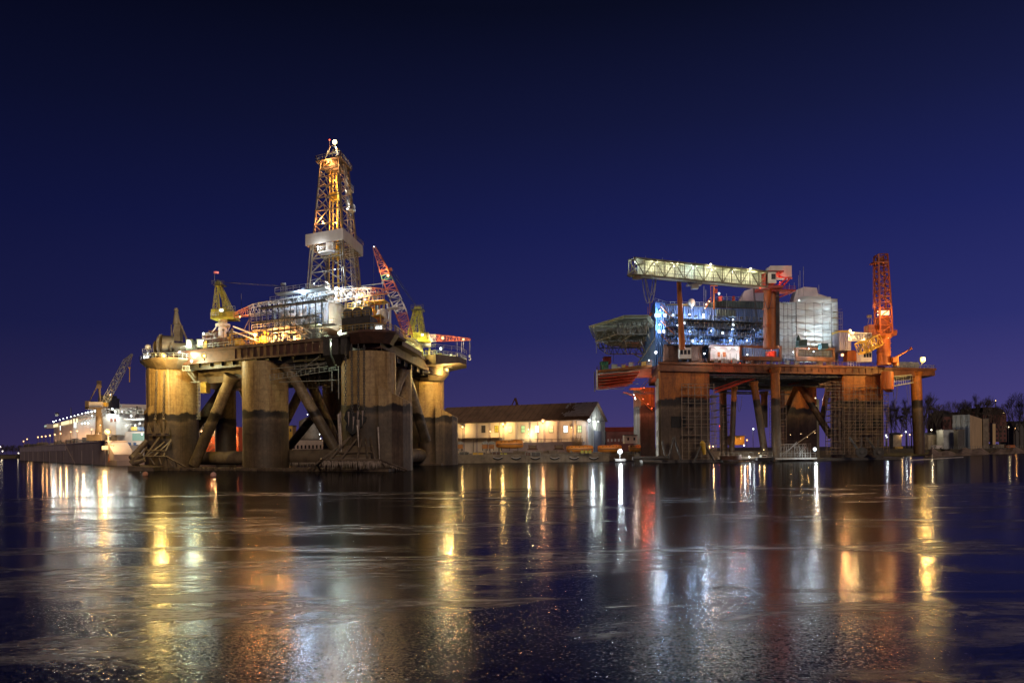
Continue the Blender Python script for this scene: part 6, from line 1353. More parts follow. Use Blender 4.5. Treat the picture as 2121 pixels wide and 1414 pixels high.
mb = MB(); boxpx(mb, 211, 226, 923, 931, 309, 5); o = thing('control_hut', 'small pale hut at the waterside end of the dry dock wall', 'hut', P(218, 931, 311)); mb.build('wall', white, o)
mb = MB(); mb.truss(P(229, 956, 309), P(229, 922, 309), .9, .9, 10, .06, up=(0, 1, 0)); mb.truss(P(234, 956, 309), P(234, 922, 309), .9, .9, 10, .06, up=(0, 1, 0))
o = thing('access_tower', 'reddish lattice access tower at the near end of the dry dock', 'tower', P(231, 956, 309)); mb.build('lattice', orange_p, o)
# ================================================================== barge, lifeboats, quay clutter
bg_ = thing('barge', 'long flat concrete barge with tyre fenders moored in front of the white warehouse', 'barge', (20, 282, 0))
L_, R_ = P(925, 950, 281).x, P(1262, 950, 287).x
mb = MB(); mb.prism([(L_, 279), (R_, 287), (R_, 297), (L_, 290)], -1, 2.9); mb.prism([(L_, 278.8), (R_, 286.8), (R_, 287), (L_, 279)], 2.35, 2.75); mb.build('hull', conc, bg_)
def bl(px, py, off=0):
    lo, hi = 270, 300
    x = (px-CX)/F
    D = 279+(x*283-L_)/(R_-L_)*8-off
    return P(px, py, D)
mb = MB()
for k in range(44):
    a = bl(928+k*7.6, 950, .1); mb.box(a.x, a.x+.18, a.y-.1, a.y+.1, -.6, 2.6)
mb.build('hull_rib', conc, bg_)
for px in (1031, 1069, 1109, 1149, 1189, 1230):
    c = bl(px, 947.5, .45); mb = MB(); pts = [c+Vector((-1.6+3.2*i/8, 0, -.55*math.sin(math.pi*i/8))) for i in range(9)]; mb.path(pts, .26); pts2 = [p+Vector((0, -.05, .26)) for p in pts]
    o = mb.build('tyre_fender', black, bg_); mb = MB(); mb.path(pts2, .09, 5); mb.build('snow_cap', snow, o)
clm = [steel_dk, yelo, tan_dk, steel, girder]
# boxes and crates on the barge
crl = [(952, 971, 936, 945, steel_dk, 'dark steel crate at the left end of the barge'), (979, 1001, 936, 945, yelo, 'yellow crate on the barge left of the two pale boxes'), (1020, 1036, 935, 944, girder, 'brown crate on the barge under the orange rescue boats'),
       (1088, 1099, 936, 943, girder, 'brown crate on the barge, left one of the middle pair'), (1101, 1119, 936, 943, steel_dk, 'dark crate on the barge, right one of the middle pair')]
for x0, x1, y0, y1, m_, lb in crl:
    t = thing('crate', lb, 'crate', P((x0+x1)/2, y1, 284)); mb = MB(); b_ = boxpx(mb, x0, x1, y0, y1, 282.5, 3); mb.build('body', m_, t)
    fr = MB()
    for x in (b_[0], (b_[0]+b_[1])/2, b_[1]): fr.box(x-.08, x+.08, 282.4, 282.5, b_[4], b_[5])
    fr.box(b_[0], b_[1], 282.38, 282.5, b_[5]-.12, b_[5]+.04); fr.build('frame', steel, t)
for px, lb in ((1038, 'small pale yellow box on the barge, left of a pair'), (1047, 'small pale yellow box on the barge, right of a pair'), (1206, 'pale yellow tank in front of the orange lifeboat, left of three'), (1214, 'pale yellow tank in front of the orange lifeboat, middle of three'), (1222, 'pale yellow tank in front of the orange lifeboat, right of three')):
    t = thing('tank', lb, 'tank', P(px, 943, 284)); mb = MB(); y = 938 if px < 1100 else 932.5; b_ = boxpx(mb, px-3.1, px+3.1, y, y+5.5, 283, 1.1); mb.build('body', yel, t); mb = MB(); mb.box((b_[0]+b_[1])/2-.2, (b_[0]+b_[1])/2+.2, 283.2, 283.6, b_[5], b_[5]+.2); mb.build('cap', steel_dk, t)
mb = MB()
for a, b in ((1183, 1262), (1300, 1320)): mb.rail([P(a, 943, 285), P(b, 943, 288)], sp=2)
mb.build('railing', galv, bg_)
mb = MB()
for k in range(60):
    px = random.uniform(945, 1185); c = P(px, 943, random.uniform(284, 288)); h = random.uniform(.2, 1.3); w_ = random.uniform(.2, 1.2)
    mb.box(c.x-w_, c.x+w_, c.y-.4, c.y+.4, 2.9, 2.9+h)
mb.build('deck_gear', tan_dk, bg_)
# lifeboats
def lifeboat(px0, px1, ytop, ybot, D, label, flip=False, white_end=False):
    c = P((px0+px1)/2, ybot, D); Lh = (P(px1, ybot, D).x-P(px0, ybot, D).x)/2; H = P(px0, ytop, D).z-c.z; t = thing('lifeboat', label, 'lifeboat', c)
    n, m_ = 20, 14; vs = []; Wd = H*.55
    for i in range(n+1):
        s = -1+2*i/n; s_ = -s if flip else s
        end = (1-abs(s)**3.2)**.5 if abs(s) < 1 else 0; end = max(end, .02); top = .80+.20*(1 if s_ > .35 else 0 if s_ < .1 else (s_-.1)/.25); rake = .12*max(0, -s_)
        for j in range(m_):
            a = 2*math.pi*j/m_; y = math.cos(a)*Wd*end; z = math.sin(a); z = (z*.5*top*(.6+.4*end) if z > 0 else z*.5*(.55+.45*end)); vs.append(Vector((c.x+s*Lh, c.y+y, c.z+H*(.5+z)+H*rake*.5)))
    fs = [(i*m_+j, (i+1)*m_+j, (i+1)*m_+(j+1) % m_, i*m_+(j+1) % m_) for i in range(n) for j in range(m_)]+[tuple(range(m_)), tuple(range(n*m_, (n+1)*m_))[::-1]]
    mb = MB(); mb.add(vs, fs, True); h_ = mb.build('hull', orange_p if False else mat('lifeboat_orange', (0.85, 0.36, 0.07), .4, c2=(.7, .26, .05), scale=.5), t)
    mb = MB(); mb.box(c.x-Lh*.93, c.x+Lh*.93, c.y-Wd-.07, c.y-Wd*.85, c.z+H*.44, c.z+H*.50); mb.build('rubbing_strake', steel_dk, t)
    mb = MB(); s = -1 if flip else 1
    for k in range(5): x = c.x+(-.6+.28*k)*Lh; mb.box(x-.16, x+.16, c.y-Wd*.80, c.y-Wd*.62, c.z+H*.66, c.z+H*.80)
    mb.build('window', glass, t)
    mb = MB()
    for k in (-.6, 0, .6): mb.box(c.x+k*Lh-.15, c.x+k*Lh+.15, c.y-Wd*.8, c.y+Wd*.8, c.z-.7, c.z+H*.12)
    mb.build('cradle', steel_dk, t); return t
lifeboat(1027, 1084, 910, 929, 296, 'long orange lifeboat lying on the quay before the warehouse wall')
lifeboat(1173, 1229, 921, 938, 288, 'orange lifeboat on the barge behind three yellow tanks')
lifeboat(1238, 1288, 920, 938, 290, 'orange lifeboat partly behind the bright white quay lamp')
lifeboat(1302, 1328, 920, 936, 296, 'orange lifeboat half hidden by the corner column of the orange platform')
for x0, x1, lb in ((998, 1011, 'left one of two small orange rescue pods with grey canopies side by side'), (1012, 1024, 'right one of two small orange rescue pods with grey canopies side by side'), (947, 959, 'small orange rescue pod with grey canopy beside the right column of the drilling rig')):
    t = thing('rescue_boat', lb, 'rescue boat', P((x0+x1)/2, 929, 295)); mb = MB(); a, b = P(x0, 922, 295).x, P(x1, 922, 295).x; z0, z1 = P(x0, 929, 295).z, P(x0, 920, 295).z
    mb.prism([(a+.2, 294), (a, 295), (a+.2, 297.4), (b-.2, 297.4), (b, 295), (b-.2, 294)][::-1], z0, z1); mb.build('hull', MATS['lifeboat_orange'], t)
    mb = MB()
    for k in range(5): x = a+(b-a)*(k+.5)/5; mb.box(x-.1, x+.1, 293.85, 294, z0, z1)
    mb.build('side_slat', girder, t)
    mb = MB(); mb.prism([(a, 293.8), (b, 293.8), (b, 297.4), (a, 297.4)], z1, z1+.8); mb.prism([(a+.5, 294.3), (b-.5, 294.3), (b-.5, 297), (a+.5, 297)], z1+.8, z1+1.1); mb.build('canopy', steel, t)
    mb = MB()
    for x in (a+.3, b-.3): mb.box(x-.1, x+.1, 294.2, 297.2, z0-.7, z0)
    mb.build('cradle', steel_dk, t)
# ================================================================== WAREHOUSE
wh = thing('warehouse', 'long white warehouse with green lit windows, brown roof and snow at its gable end', 'warehouse', (20, 350, 3))
Wa, Wb, Wc = P(900, 880, 352), P(1215, 868, 320), P(1253, 870, 346)   # left end, near corner, far gable corner
FW = Frame(Wb, Wa, Wc); LW, GW = (Wa-Wb).xy.length, FW.lb
eave = P(1215, 868, 320).z; zg = 3.0
apex = P(1235, 834, 333).z
plas = mat('warehouse_plaster', (0.70, 0.62, 0.50), 0.8, c2=(0.56, 0.48, 0.38), scale=.2, streak=.5)
gabm = mat('gable_sheet', (0.55, 0.56, 0.56), 0.7, c2=(0.42, 0.43, 0.44), scale=.3, streak=.5, corr=1.0)
mb = MB(FW); mb.box(0, LW, 0, .4, zg, eave); mb.box(0, LW, GW-.4, GW, zg, eave); mb.box(LW-.4, LW, .4, GW-.4, zg, eave); mb.build('wall', plas, wh)
mb = MB(FW); mb.add([(0, .4, zg), (0, GW-.4, zg), (0, GW-.4, eave), (0, GW/2, apex-.3), (0, .4, eave), (.4, .4, zg), (.4, GW-.4, zg), (.4, GW-.4, eave), (.4, GW/2, apex-.3), (.4, .4, eave)], [(0, 4, 3, 2, 1), (5, 6, 7, 8, 9), (0, 1, 6, 5), (1, 2, 7, 6), (0, 5, 9, 4)]); gb = mb.build('gable', gabm, wh)
mb = MB(FW)
for k in range(5): v = .6+k*(GW-1.2)/4; mb.box(-.2, 0, v-.15, v+.15, zg, eave+(apex-eave)*(1-abs(v-GW/2)/(GW/2))-.6)
mb.box(-.2, 0, .4, GW-.4, eave-.2, eave+.15); mb.build('gable_rib', steel, gb)
mb = MB(FW); mb.box(-.3, 0, GW*.36, GW*.76, zg, zg+9.0); mb.build('door', mat('door_blue_grey', (.20, .22, .30), .6, c2=(.14, .16, .22)), wh)
def slope(mb, u0, u1, dz=0.0, ov=.8):
    e = eave-.25; mb.add([(u0, -ov, e+dz), (u1, -ov, e+dz), (u1, GW/2, apex+dz), (u0, GW/2, apex+dz), (u0, GW+ov, e+dz), (u1, GW+ov, e+dz), (u0, -ov, e+.35+dz), (u1, -ov, e+.35+dz), (u1, GW/2, apex+.35+dz), (u0, GW/2, apex+.35+dz), (u0, GW+ov, e+.35+dz), (u1, GW+ov, e+.35+dz)],
    [(6, 7, 8, 9), (9, 8, 11, 10), (0, 3, 2, 1), (3, 4, 5, 2), (0, 1, 7, 6), (4, 10, 11, 5), (0, 6, 9, 3), (3, 9, 10, 4), (1, 2, 8, 7), (2, 5, 11, 8)])
mb = MB(FW); slope(mb, -1, LW+1); rf = mb.build('roof', roofm, wh)
# snow patch near the gable: irregular sheet following the slope
mb = MB(FW); gu, gv = 26, 10; e = eave+.10; idx = {}; vs = []
def spt(i, j):
    if (i, j) not in idx:
        u = -.9+i*.5; f_ = .12+j*.088; idx[(i, j)] = len(vs); vs.append((u, -.8+f_*(GW/2+.8), e+f_*(apex-e)+.42+.05*random.random()))
    return idx[(i, j)]
fs = []
for i in range(gu):
    for j in range(gv):
        u = -.9+i*.5
        if u < 8.6+1.6*math.sin(j*1.1)+(.9-j*.28)+random.uniform(-.5, .9) or (random.random() < .10 and i > 16): fs.append((spt(i, j), spt(i+1, j), spt(i+1, j+1), spt(i, j+1)))
mb.add(vs, fs); mb.build('snow', snow, rf)
mb = MB(FW)   # standing seams down the roof, gutter and downpipes
for k in range(26):
    u = 1+k*LW/26; v0_, v1_ = -.8, GW/2; e_ = eave-.25+.36; mb.add([(u, v0_, e_), (u+.22, v0_, e_), (u+.22, v1_, apex+.36), (u, v1_, apex+.36), (u, v0_, e_+.12), (u+.22, v0_, e_+.12), (u+.22, v1_, apex+.48), (u, v1_, apex+.48)], [(4, 5, 6, 7), (0, 4, 7, 3), (1, 2, 6, 5), (0, 1, 5, 4), (2, 3, 7, 6)])
mb.build('roof_seam', mat('seam', (.17, .11, .075), .8), rf)
mb = MB(FW); mb.tube((-1, -.95, eave-.15), (LW+1, -.95, eave-.15), .16, n=8); mb.build('gutter', steel_dk, rf)
for k in (.06, .3, .55, .8): mb = MB(FW); mb.tube((LW*k, -.2, zg), (LW*k, -.2, eave-.3), .1, n=6); mb.build('downpipe', steel_dk, wh)
for px in (1140, 1096, 1062): q_ = FW.q(px, 905, 0); MB(FW).box(q_.x-1.1, q_.x+1.1, -.08, 0, zg, zg+4.6).build('door', mat('wall_door', (.30, .22, .16), .7), wh)
# pilasters, cornice, windows
mb = MB(FW); nb = 12
pil = [F_ for F_ in (0.35, )]
for px in (1215.5, 1186, 1155, 1127, 1097, 1069, 1042, 1014, 987, 960):
    u = FW.q(px, 890, 0).x; mb.box(u-.45, u+.45, -.25, 0, zg, eave)
mb.box(0, LW, -.3, 0, eave-.5, eave-.25); mb.build('pilaster', mat('pilaster', (.42, .36, .34), .8), wh)
gwin = glow('green_window', (.05, .85, .18), .5)
for px, mt in ((1200, gwin), (1171, lit_w), (1141, gwin), (1112, lit_w), (1083, gwin), (1056, gwin), (1028, yel), (1001, steel_dk)):
    q_ = FW.q(px, 889, 0); mb = MB(FW); z1 = FW.q(px, 881.5, 0).z; z0 = FW.q(px, 895, 0).z; hw = .82
    mb.box(q_.x-hw, q_.x+hw, -.06, .05, z0, z1); wn = mb.build('window', mt, wh)
    mb = MB(FW)
    for d_ in (-hw-.12, hw): mb.box(q_.x+d_, q_.x+d_+.12, -.14, 0, z0, z1)
    mb.box(q_.x-hw-.12, q_.x+hw+.12, -.14, 0, z1, z1+.12); mb.box(q_.x-hw-.12, q_.x+hw+.12, -.22, 0, z0-.14, z0)
    mb.box(q_.x-.04, q_.x+.04, -.1, -.06, z0, z1); mb.box(q_.x-hw, q_.x+hw, -.1, -.06, (z0+z1)/2-.04, (z0+z1)/2+.04); mb.build('frame', steel_dk, wn)
mb = MB(FW); u0 = FW.q(1039, 905, 0).x; z = FW.q(1000, 907, 0).z; mb.box(u0, LW, -3.5, 0, z-.2, z+.1); mb.box(u0, u0+.3, -3.4, -3.1, zg, z)
for k in range(5): mb.box(u0+6*k, u0+6*k+.25, -3.4, -3.1, zg, z)
mb.build('canopy', conc, wh)
mb = MB(FW); u1, u0 = FW.q(1045, 905, 0).x, FW.q(1210, 905, 0).x; z = FW.q(1130, 915, 0).z; mb.box(u0, u1, -3.2, 0, zg, z)
for k in range(9): u = u0+(u1-u0)*k/8; mb.box(u-.1, u+.1, -3.3, -3.2, zg, z+1.4)
lp_ = mb.build('loading_platform', mat('platform_concrete', (.34, .30, .32), .85, c2=(.25, .22, .24)), wh)
mb = MB(FW); mb.rail([(u0, -3.2, z), (u1, -3.2, z)], sp=3.2, r=.09); mb.build('railing', girder, lp_)
for px, py, c, p, s in ((957.5, 884, (1, .62, .2), 900, .62), (1041, 878, (1, .62, .2), 2400, .85), (1124, 872, (1, .50, .22), 2600, .85), (1015, 893, (1, .6, .2), 350, .34), (1094, 889, (1, .85, .45), 500, .34), (1183, 885, (1, .55, .2), 600, .4)):
    q_ = FW.q(px, py, -1.4); lamp(wh, FW(q_), c, p, s, front=(-.2, -1.6, -.9), name='wall_lamp')
q_ = FW.q(1094, 898, -1.4); lamp(wh, FW(q_), (1, .85, .4), 500, .3, light=True, name='wall_lamp')
q_ = FW.q(1220, 870.5, -1.2); lamp(wh, FW(q_), COOL, 2600, .75, front=(1, -2.2, -.9), name='wall_lamp')
pz = FW((-1.2, GW*.5, 0)); lamp(wh, P(1239, 872.5, pz.y-1), (.95, 1, .9), 1500, .4, front=(1.0, -1, -.8), name='wall_lamp')
# far shipyard crane over the roof
o = thing('crane', 'distant dark crane apex rising just above the warehouse roof', 'crane', P(1068, 860, 460))
mb = MB(); c = P(1067, 824, 460); mb.bar(c, P(1056, 848, 460), .5); mb.bar(c, P(1074, 845, 460), 1.1); mb.bar(P(1070, 832, 460), P(1066, 850, 460), .5); mb.build('boom', girder, o)
mb = MB(); boxpx(mb, 1060, 1078, 846, 905, 461, 3); mb.build('portal', girder, o)
# debris on quay, small trolleys
for px, lb in ((1103, 'small tangle of winch gear on the quay before the loading platform'), (1157, 'winch with pale drum on the quay left of the shrub')):
    t = thing('winch', lb, 'winch', P(px, 930, 300)); mb = MB(); c = P(px, 926, 300); mb.tube(c+Vector((-1.2, 0, 0)), c+Vector((1.2, 0, 0)), .8, n=12); mb.build('drum', tan_dk, t)
    mb = MB(); mb.box(c.x-2, c.x+2, 299, 301, c.z-1, c.z-.6); mb.box(c.x-1.5, c.x-1.2, 299, 301, c.z-1, c.z+.9); mb.box(c.x+1.2, c.x+1.5, 299, 301, c.z-1, c.z+.9); mb.build('frame', girder, t)
# ================================================================== far shore between the rigs and under them
def house(name, label, cat, x0, x1, y0, y1, D, dep, m, roofh=0, roofm_=None, wins=None, winm=None, ny=1):
    t = thing(name, label, cat, P((x0+x1)/2, y1, D+dep/2)); mb = MB(); L_, R_, f, bk, z0, z1 = boxpx(mb, x0, x1, y0, y1, D, dep); z0 = min(z0, 2.6); mb = MB(); mb.box(L_, R_, f, bk, z0, z1); mb.build('wall', m, t)
    mb = MB()
    if roofh: mb.add([(L_-.3, f-.4, z1), (R_+.3, f-.4, z1), (R_+.3, bk+.4, z1), (L_-.3, bk+.4, z1), (L_-.3, (f+bk)/2, z1+roofh), (R_+.3, (f+bk)/2, z1+roofh)], [(0, 1, 5, 4), (2, 3, 4, 5), (0, 4, 3), (1, 2, 5), (0, 3, 2, 1)])
    else: mb.box(L_-.15, R_+.15, f-.15, bk+.15, z1, z1+.35)
    mb.build('roof', roofm_ or steel_dk, t)
    if wins:
        n, hgt = wins
        for j in range(ny):
            for i in range(n):
                mb = MB(); a = L_+(R_-L_)*(i+.28)/n; b = L_+(R_-L_)*(i+.72)/n; zc_ = z0+(z1-z0)*(j+.58)/ny; mb.box(a, b, f-.08, f, zc_-hgt/2, zc_+hgt/2); mb.build('window', winm or glass, t)
    return t
house('warehouse', 'low dark red warehouse far behind, right of the white gable', 'warehouse', 1256, 1322, 893, 926, 420, 20, mat('red_brown_wall', (.20, .075, .07), .8), 2.5, mat('red_roof', (.36, .06, .03), .8), (9, 1.4), mat('pale_window', (.4, .38, .4), .5))
pxhouse('site_cabin', 1293, 1320, 901, 918, 292, 4, white, 'white site cabin with two round ports beside the pale column', 'cabin', None, ((.25, .35, .4, .7), (.72, .82, .4, .7)))
house('office_building', 'low cream office building seen through the braces of the drilling rig', 'building', 605, 668, 911, 930, 330, 10, white, 0, None, (8, 1.5))
sl = thing('silo', 'grey round silo behind the crossed braces of the drilling rig', 'silo', P(642, 930, 420)); mb = MB(); mb.tube(P(642, 930, 420), P(642, 872, 420), 5.6, n=28); mb.tube(P(642, 872, 420), P(642, 864, 420), 5.6, 2, n=28); mb.build('shell', conc, sl)
mb = MB(); mb.truss(P(649, 872, 414), P(664, 852, 414), 1.4, 1.2, 4, .12); mb.build('conveyor', steel, sl)
for px, py in ((640, 866), (662, 880), (661, 891), (662, 899), (664, 908), (637, 858)): lamp(sl, P(px, py, 413), COOL, 60, .3)
house('control_tower', 'small yellow-lit tower cabin left of the silo', 'tower', 591, 606, 882, 930, 340, 6, yelo, 0, None, (2, 1.2), None, 3)
house('control_tower', 'narrow yellow-grey tower beside the leftmost column of the rig', 'tower', 412, 425, 872, 930, 330, 6, conc, 0, None, (2, 1.2), None, 4)
ofm = mat('ship_orange', (.50, .11, .03), .6, c2=(.3, .07, .03))
osv = thing('supply_vessel', 'orange supply ship with a red mast, moored behind the drilling rig', 'ship', P(458, 935, 300))
mb = MB(); boxpx(mb, 424, 494, 903, 941, 300, 9); boxpx(mb, 440, 494, 884, 903, 302, 6); mb.build('hull', ofm, osv)
mb = MB(); boxpx(mb, 436, 462, 890, 903, 301, 5); boxpx(mb, 446, 478, 880, 890, 303, 4); mb.build('superstructure', steel, osv)
mb = MB(); mb.rail([P(424, 903, 299.8), P(494, 903, 299.8)], sp=1.3); mb.rail([P(424, 916, 299.5), P(494, 916, 299.5)], sp=1.3); mb.rail([P(424, 926, 299.5), P(494, 926, 299.5)], sp=1.3)
rnd = random.Random(77)
for k in range(60): a = P(rnd.uniform(426, 492), rnd.uniform(900, 936), 299.4); mb.bar(a, a+Vector((rnd.uniform(-2, 2), 0, rnd.uniform(-2, 2))), .2)
mb.build('deck_gear', girder, osv)
mb = MB(); mb.truss(P(464, 884, 303), P(464, 857, 303), 1.6, .8, 6, .1, up=(0, 1, 0)); mb.build('mast', red, osv)
lamp(osv, P(464, 853.5, 302), COOL, 1500, .5); lamp(osv, P(419, 893, 298), (1, .5, .18), 2200, .5); lamp(osv, P(445.5, 889.5, 298), (1, .55, .2), 900, .3); lamp(osv, P(489, 903, 298), (1, .45, .15), 2200, .35); lamp(osv, P(448, 897, 299), GREENW, 300, .2); lamp(osv, P(470, 910, 297), (1, .4, .15), 900, .14); lamp(osv, P(438, 915, 297), (1, .4, .15), 500, .12)
o = thing('street_lamp', 'street lamp glowing orange left of the low cream office building', 'street lamp', P(597, 930, 300)); mb = MB(); mb.tube(P(597, 930, 300), P(597, 916, 300), .12, n=6); mb.build('pole', steel_dk, o); lamp(o, P(597, 915.5, 299.5), (1, .5, .18), 2600, .62, name='lamp_head')
o = thing('crane', 'distant shipyard crane seen between the columns of the drilling rig', 'crane', P(480, 900, 420)); mb = MB(); c = P(481, 812, 420)
for a in ((474, 870), (489, 880), (470, 900)): mb.bar(c, P(a[0], a[1], 420), .6)
mb.build('boom', girder, o)
mb = MB(); boxpx(mb, 1516, 1542, 903, 921, 380, 10); o = thing('shed', 'small amber lit shed far behind the round orange legs', 'shed', P(1530, 921, 385)); mb.build('wall', yelo, o)
mb = MB(); a, b = P(1513, 903, 379).x, P(1545, 903, 379).x; mb.box(a, b, 379, 391, P(1530, 903, 379).z, P(1530, 901.5, 379).z); mb.build('roof', steel_dk, o)
lamp(o, P(1534, 908, 376), AMBER, 900, .25, name='wall_lamp')
pts = [(1547, 911, 'amber'), (1559, 905, 'amber'), (1556, 890, 'white'), (1560, 889, 'white'), (1564, 890, 'white'), (1514, 886, 'white'), (1491, 882, 'red')]
def streetlamp(px, py, D, c, label, p=120, s=.45, grp='distant shore lamps'):
    b = P(px, py, D); t = thing('street_lamp', label, 'street lamp', (b.x, D+.3, 2.6), grp); mb = MB(); mb.tube((b.x, D+.3, 2.6), (b.x, D+.3, b.z), .12, n=6); mb.build('pole', steel_dk, t); lamp(t, b, c, p, s, name='lamp_head')
for px, py, D, c, lb in ((1547, 911, 372, AMBER, 'low orange street lamp right of the amber shed'), (1560, 888, 372, COOL, 'tall white street lamp behind the leaning orange leg'), (1514, 887, 372, COOL, 'white street lamp beside the left vertical orange leg'), (1491, 882, 372, REDL, 'small red lamp beside the scaffolded front column'),
                         (1835, 901, 430, COOL, 'white lamp between the right column and the lone round leg'), (1837, 905, 425, COOL, 'white lamp close beside the scaffolded right column'), (1876, 894, 450, COOL, 'tall white lamp left of the lone round leg'), (1884, 900, 440, (1, .6, .3), 'bright orange lamp left of the lone round leg'), (1867, 901, 440, WARM, 'dim warm lamp left of the bright orange one'),
                         (1929, 890, 436, (1, .8, .5), 'lamp right of the lone round leg'), (2089, 884, 560, (1, .75, .4), 'white lamp below the trees at the far right'), (2103, 887, 560, AMBER, 'orange lamp below the trees at the far right')):
    streetlamp(px, py, D, c, lb, 700 if px in (1929, 1884) else 300, .5)
# ================================================================== right bank
brk = mat('mill_brick', (.17, .07, .062), .85, c2=(.10, .045, .045), scale=.08)
mill = thing('mill_building', 'large dark brick mill with rounded roof at far right', 'building', P(2040, 908, 600))
mb = MB(); m_ = boxpx(mb, 2036, 2085, 858, 915, 590, 30); boxpx(mb, 1990, 2036, 852, 915, 598, 30); mb.build('wall', brk, mill)
mb = MB(); L_, R_, f, bk, z0, z1 = m_; n = 12; rp = [(L_+(R_-L_)*i/n, z1+5.4*min(1, (1-(i/n)**5))) for i in range(n+1)]
mb.add([(x, f-.3, z) for x, z in rp]+[(x, bk+.3, z) for x, z in rp]+[(L_, f-.3, z1), (R_, f-.3, z1), (L_, bk+.3, z1), (R_, bk+.3, z1)], [(i, i+1, n+2+i, n+1+i) for i in range(n)]+[tuple(range(n+1))[::-1]+(2*n+2, 2*n+3), tuple(range(n+1, 2*n+2))+(2*n+5, 2*n+4)]); mb.build('roof', mat('mill_roof', (.06, .035, .035), .8), mill)
mb = MB()
for i in range(6):
    for j in range(5): x = L_+(R_-L_)*(i+.3)/6; z = 4+j*3.2; mb.box(x, x+1.2, f-.1, f, z, z+1.5)
mb.build('window', black, mill); mb = MB(); mb.bar(P(2062, 845, 600), P(2062, 830, 600), .5); mb.build('chimney', steel_dk, mill); lamp(mill, P(2062, 829.5, 599), WARM, 60, .5)
lamp(mill, P(2079, 855, 588), WARM, 40, .3)
house('brick_house', 'red brick gabled house left of the white shed', 'house', 1953, 1978, 862, 908, 560, 20, brk, 4.5, None, (3, 1.6), black, 3)
shw = mat('shed_sheet', (.54, .62, .67), .6, c2=(.4, .47, .52), scale=.1, corr=2.2); shy = mat('shed_ochre', (.66, .48, .24), .7, c2=(.5, .36, .18), scale=.1)
shed = thing('shed', 'tall pale blue boat shed with an ochre side wall on the right bank', 'shed', P(2000, 905, 440))
a, b, c_ = P(1975, 880, 440), P(2009, 880, 430), P(2034, 880, 470); z0, z1, z2 = 2.4, P(1990, 859, 436).z, P(2034, 867, 470).z
mb = MB(); mb.prism([(a.x, 440), (b.x, 430), (b.x+.0, 431), (a.x, 441)], z0, z1); mb.build('front_wall', shw, shed)
mb = MB(); mb.prism([(b.x, 431), (c_.x, 470), (c_.x-8, 478), (a.x, 441)], z0, [z1, z2, z2, z1]); mb.build('side_wall', shy, shed)
mb = MB(); mb.box(a.x, b.x, 429.5, 430, P(1990, 872, 430).z, P(1990, 871.4, 430).z); mb.box(P(1989, 870, 430).x, P(1989.5, 870, 430).x, 429.4, 429.9, z0, z1); mb.build('door_frame', steel, shed)
house('annex', 'low grey annex at the foot of the pale blue shed', 'shed', 1954, 1984, 890, 906, 432, 7, mat('annex_grey', (.45, .50, .52), .7), 0)
house('kiosk', 'small brown canopy kiosk before the pale blue shed', 'kiosk', 1984, 1998, 891, 905, 425, 4, steel_dk, 0, tan_dk)
house('silo_tower', 'tall narrow twin grey silo right of the ochre wall', 'silo', 2036, 2048, 867, 905, 470, 5, conc, 0)
house('pump_house', 'slim pale tower in front of the brick mill', 'tower', 2056, 2062, 877, 900, 500, 3, shy, 0)
house('boat_hall', 'dark low hall below the bare trees at the far right edge', 'building', 2104, 2150, 876, 905, 600, 20, steel_dk, 2)
for px, lb in ((1858, 'brown hut left of the lone round leg'), (1930, 'low brown hut with warm light right of the lone round leg'),):
    house('hut', lb, 'hut', px-8, px+9, 900, 908, 440, 5, conc, 1.2)
mb = MB(); mb.prism([(P(1812, 915, 360).x, 360), (P(1926, 915, 372).x, 372), (P(1926, 915, 380).x, 392), (P(1812, 915, 380).x, 380)], -1, [1.2, 1.4, 3.4, 2.9])
tag(mb.build('bank', mat('bank_grass', (.15, .12, .05), .9, c2=(.08, .07, .035), scale=.25, bump=.6)), kind='structure')
mb = MB(); nx, ny = 30, 6; vs = []; rnd = random.Random(3)
for i in range(nx+1):
    for j in range(ny+1):
        t = i/nx; px = 1916+210*t; Dn = 300+110*t; D = Dn+j*9; x = P(px, 920, D).x; vs.append((x, D, -.5+j*(3.2/ny)*(.85+.5*math.sin(i*.9)*math.sin(i*.37+1) if i > 1 else .4)+rnd.uniform(-.25, .25)))
mb.add(vs, [(i*(ny+1)+j, (i+1)*(ny+1)+j, (i+1)*(ny+1)+j+1, i*(ny+1)+j+1) for i in range(nx) for j in range(ny)])
tag(mb.build('sand_bank', mat('sand', (.36, .27, .19), .95, c2=(.16, .11, .08), scale=.13, bump=.6)), kind='structure')
# bare trees
def tree_mesh(seed, H, spread=.34, ball=0):
    rnd = random.Random(seed); tr = MB(); cr_ = MB(); tips = []
    def grow(p, d, l, r, lev):
        q = p+d*l; m_ = tr if lev < 2 else cr_; m_.tube(p, q, r, max(r*.66, .035), n=5 if lev < 2 else 3, cap=False)
        if lev >= 6: return
        for k in range(3 if lev < 4 else 2):
            dd_ = (d+Vector((rnd.uniform(-1, 1), rnd.uniform(-1, 1), rnd.uniform(-.15, .55)))*(.42+.10*lev)*spread*2.2).normalized(); grow(q if k else p.lerp(q, rnd.uniform(.6, 1)), dd_, l*rnd.uniform(.60, .82), r*.58, lev+1)
    trunk = H*.28; cr_.T = tr.T; tr.tube((0, 0, 0), (0, 0, trunk), H*.018, H*.013, n=7)
    grow(Vector((0, 0, trunk)), Vector((rnd.uniform(-.05, .05), 0, 1)), H*.24, H*.012, 0)
    for k in range(5): a = rnd.uniform(0, 6.28); grow(Vector((0, 0, H*rnd.uniform(.22, .5))), Vector((math.cos(a)*.6, math.sin(a)*.6, 1)).normalized(), H*.16, H*.006, 2)
    for k in range(ball): a = rnd.uniform(0, 6.28); cr_.ball(Vector((math.cos(a)*H*.12, math.sin(a)*H*.12, H*rnd.uniform(.55, .92))), H*.03, 8)
    return tr, cr_
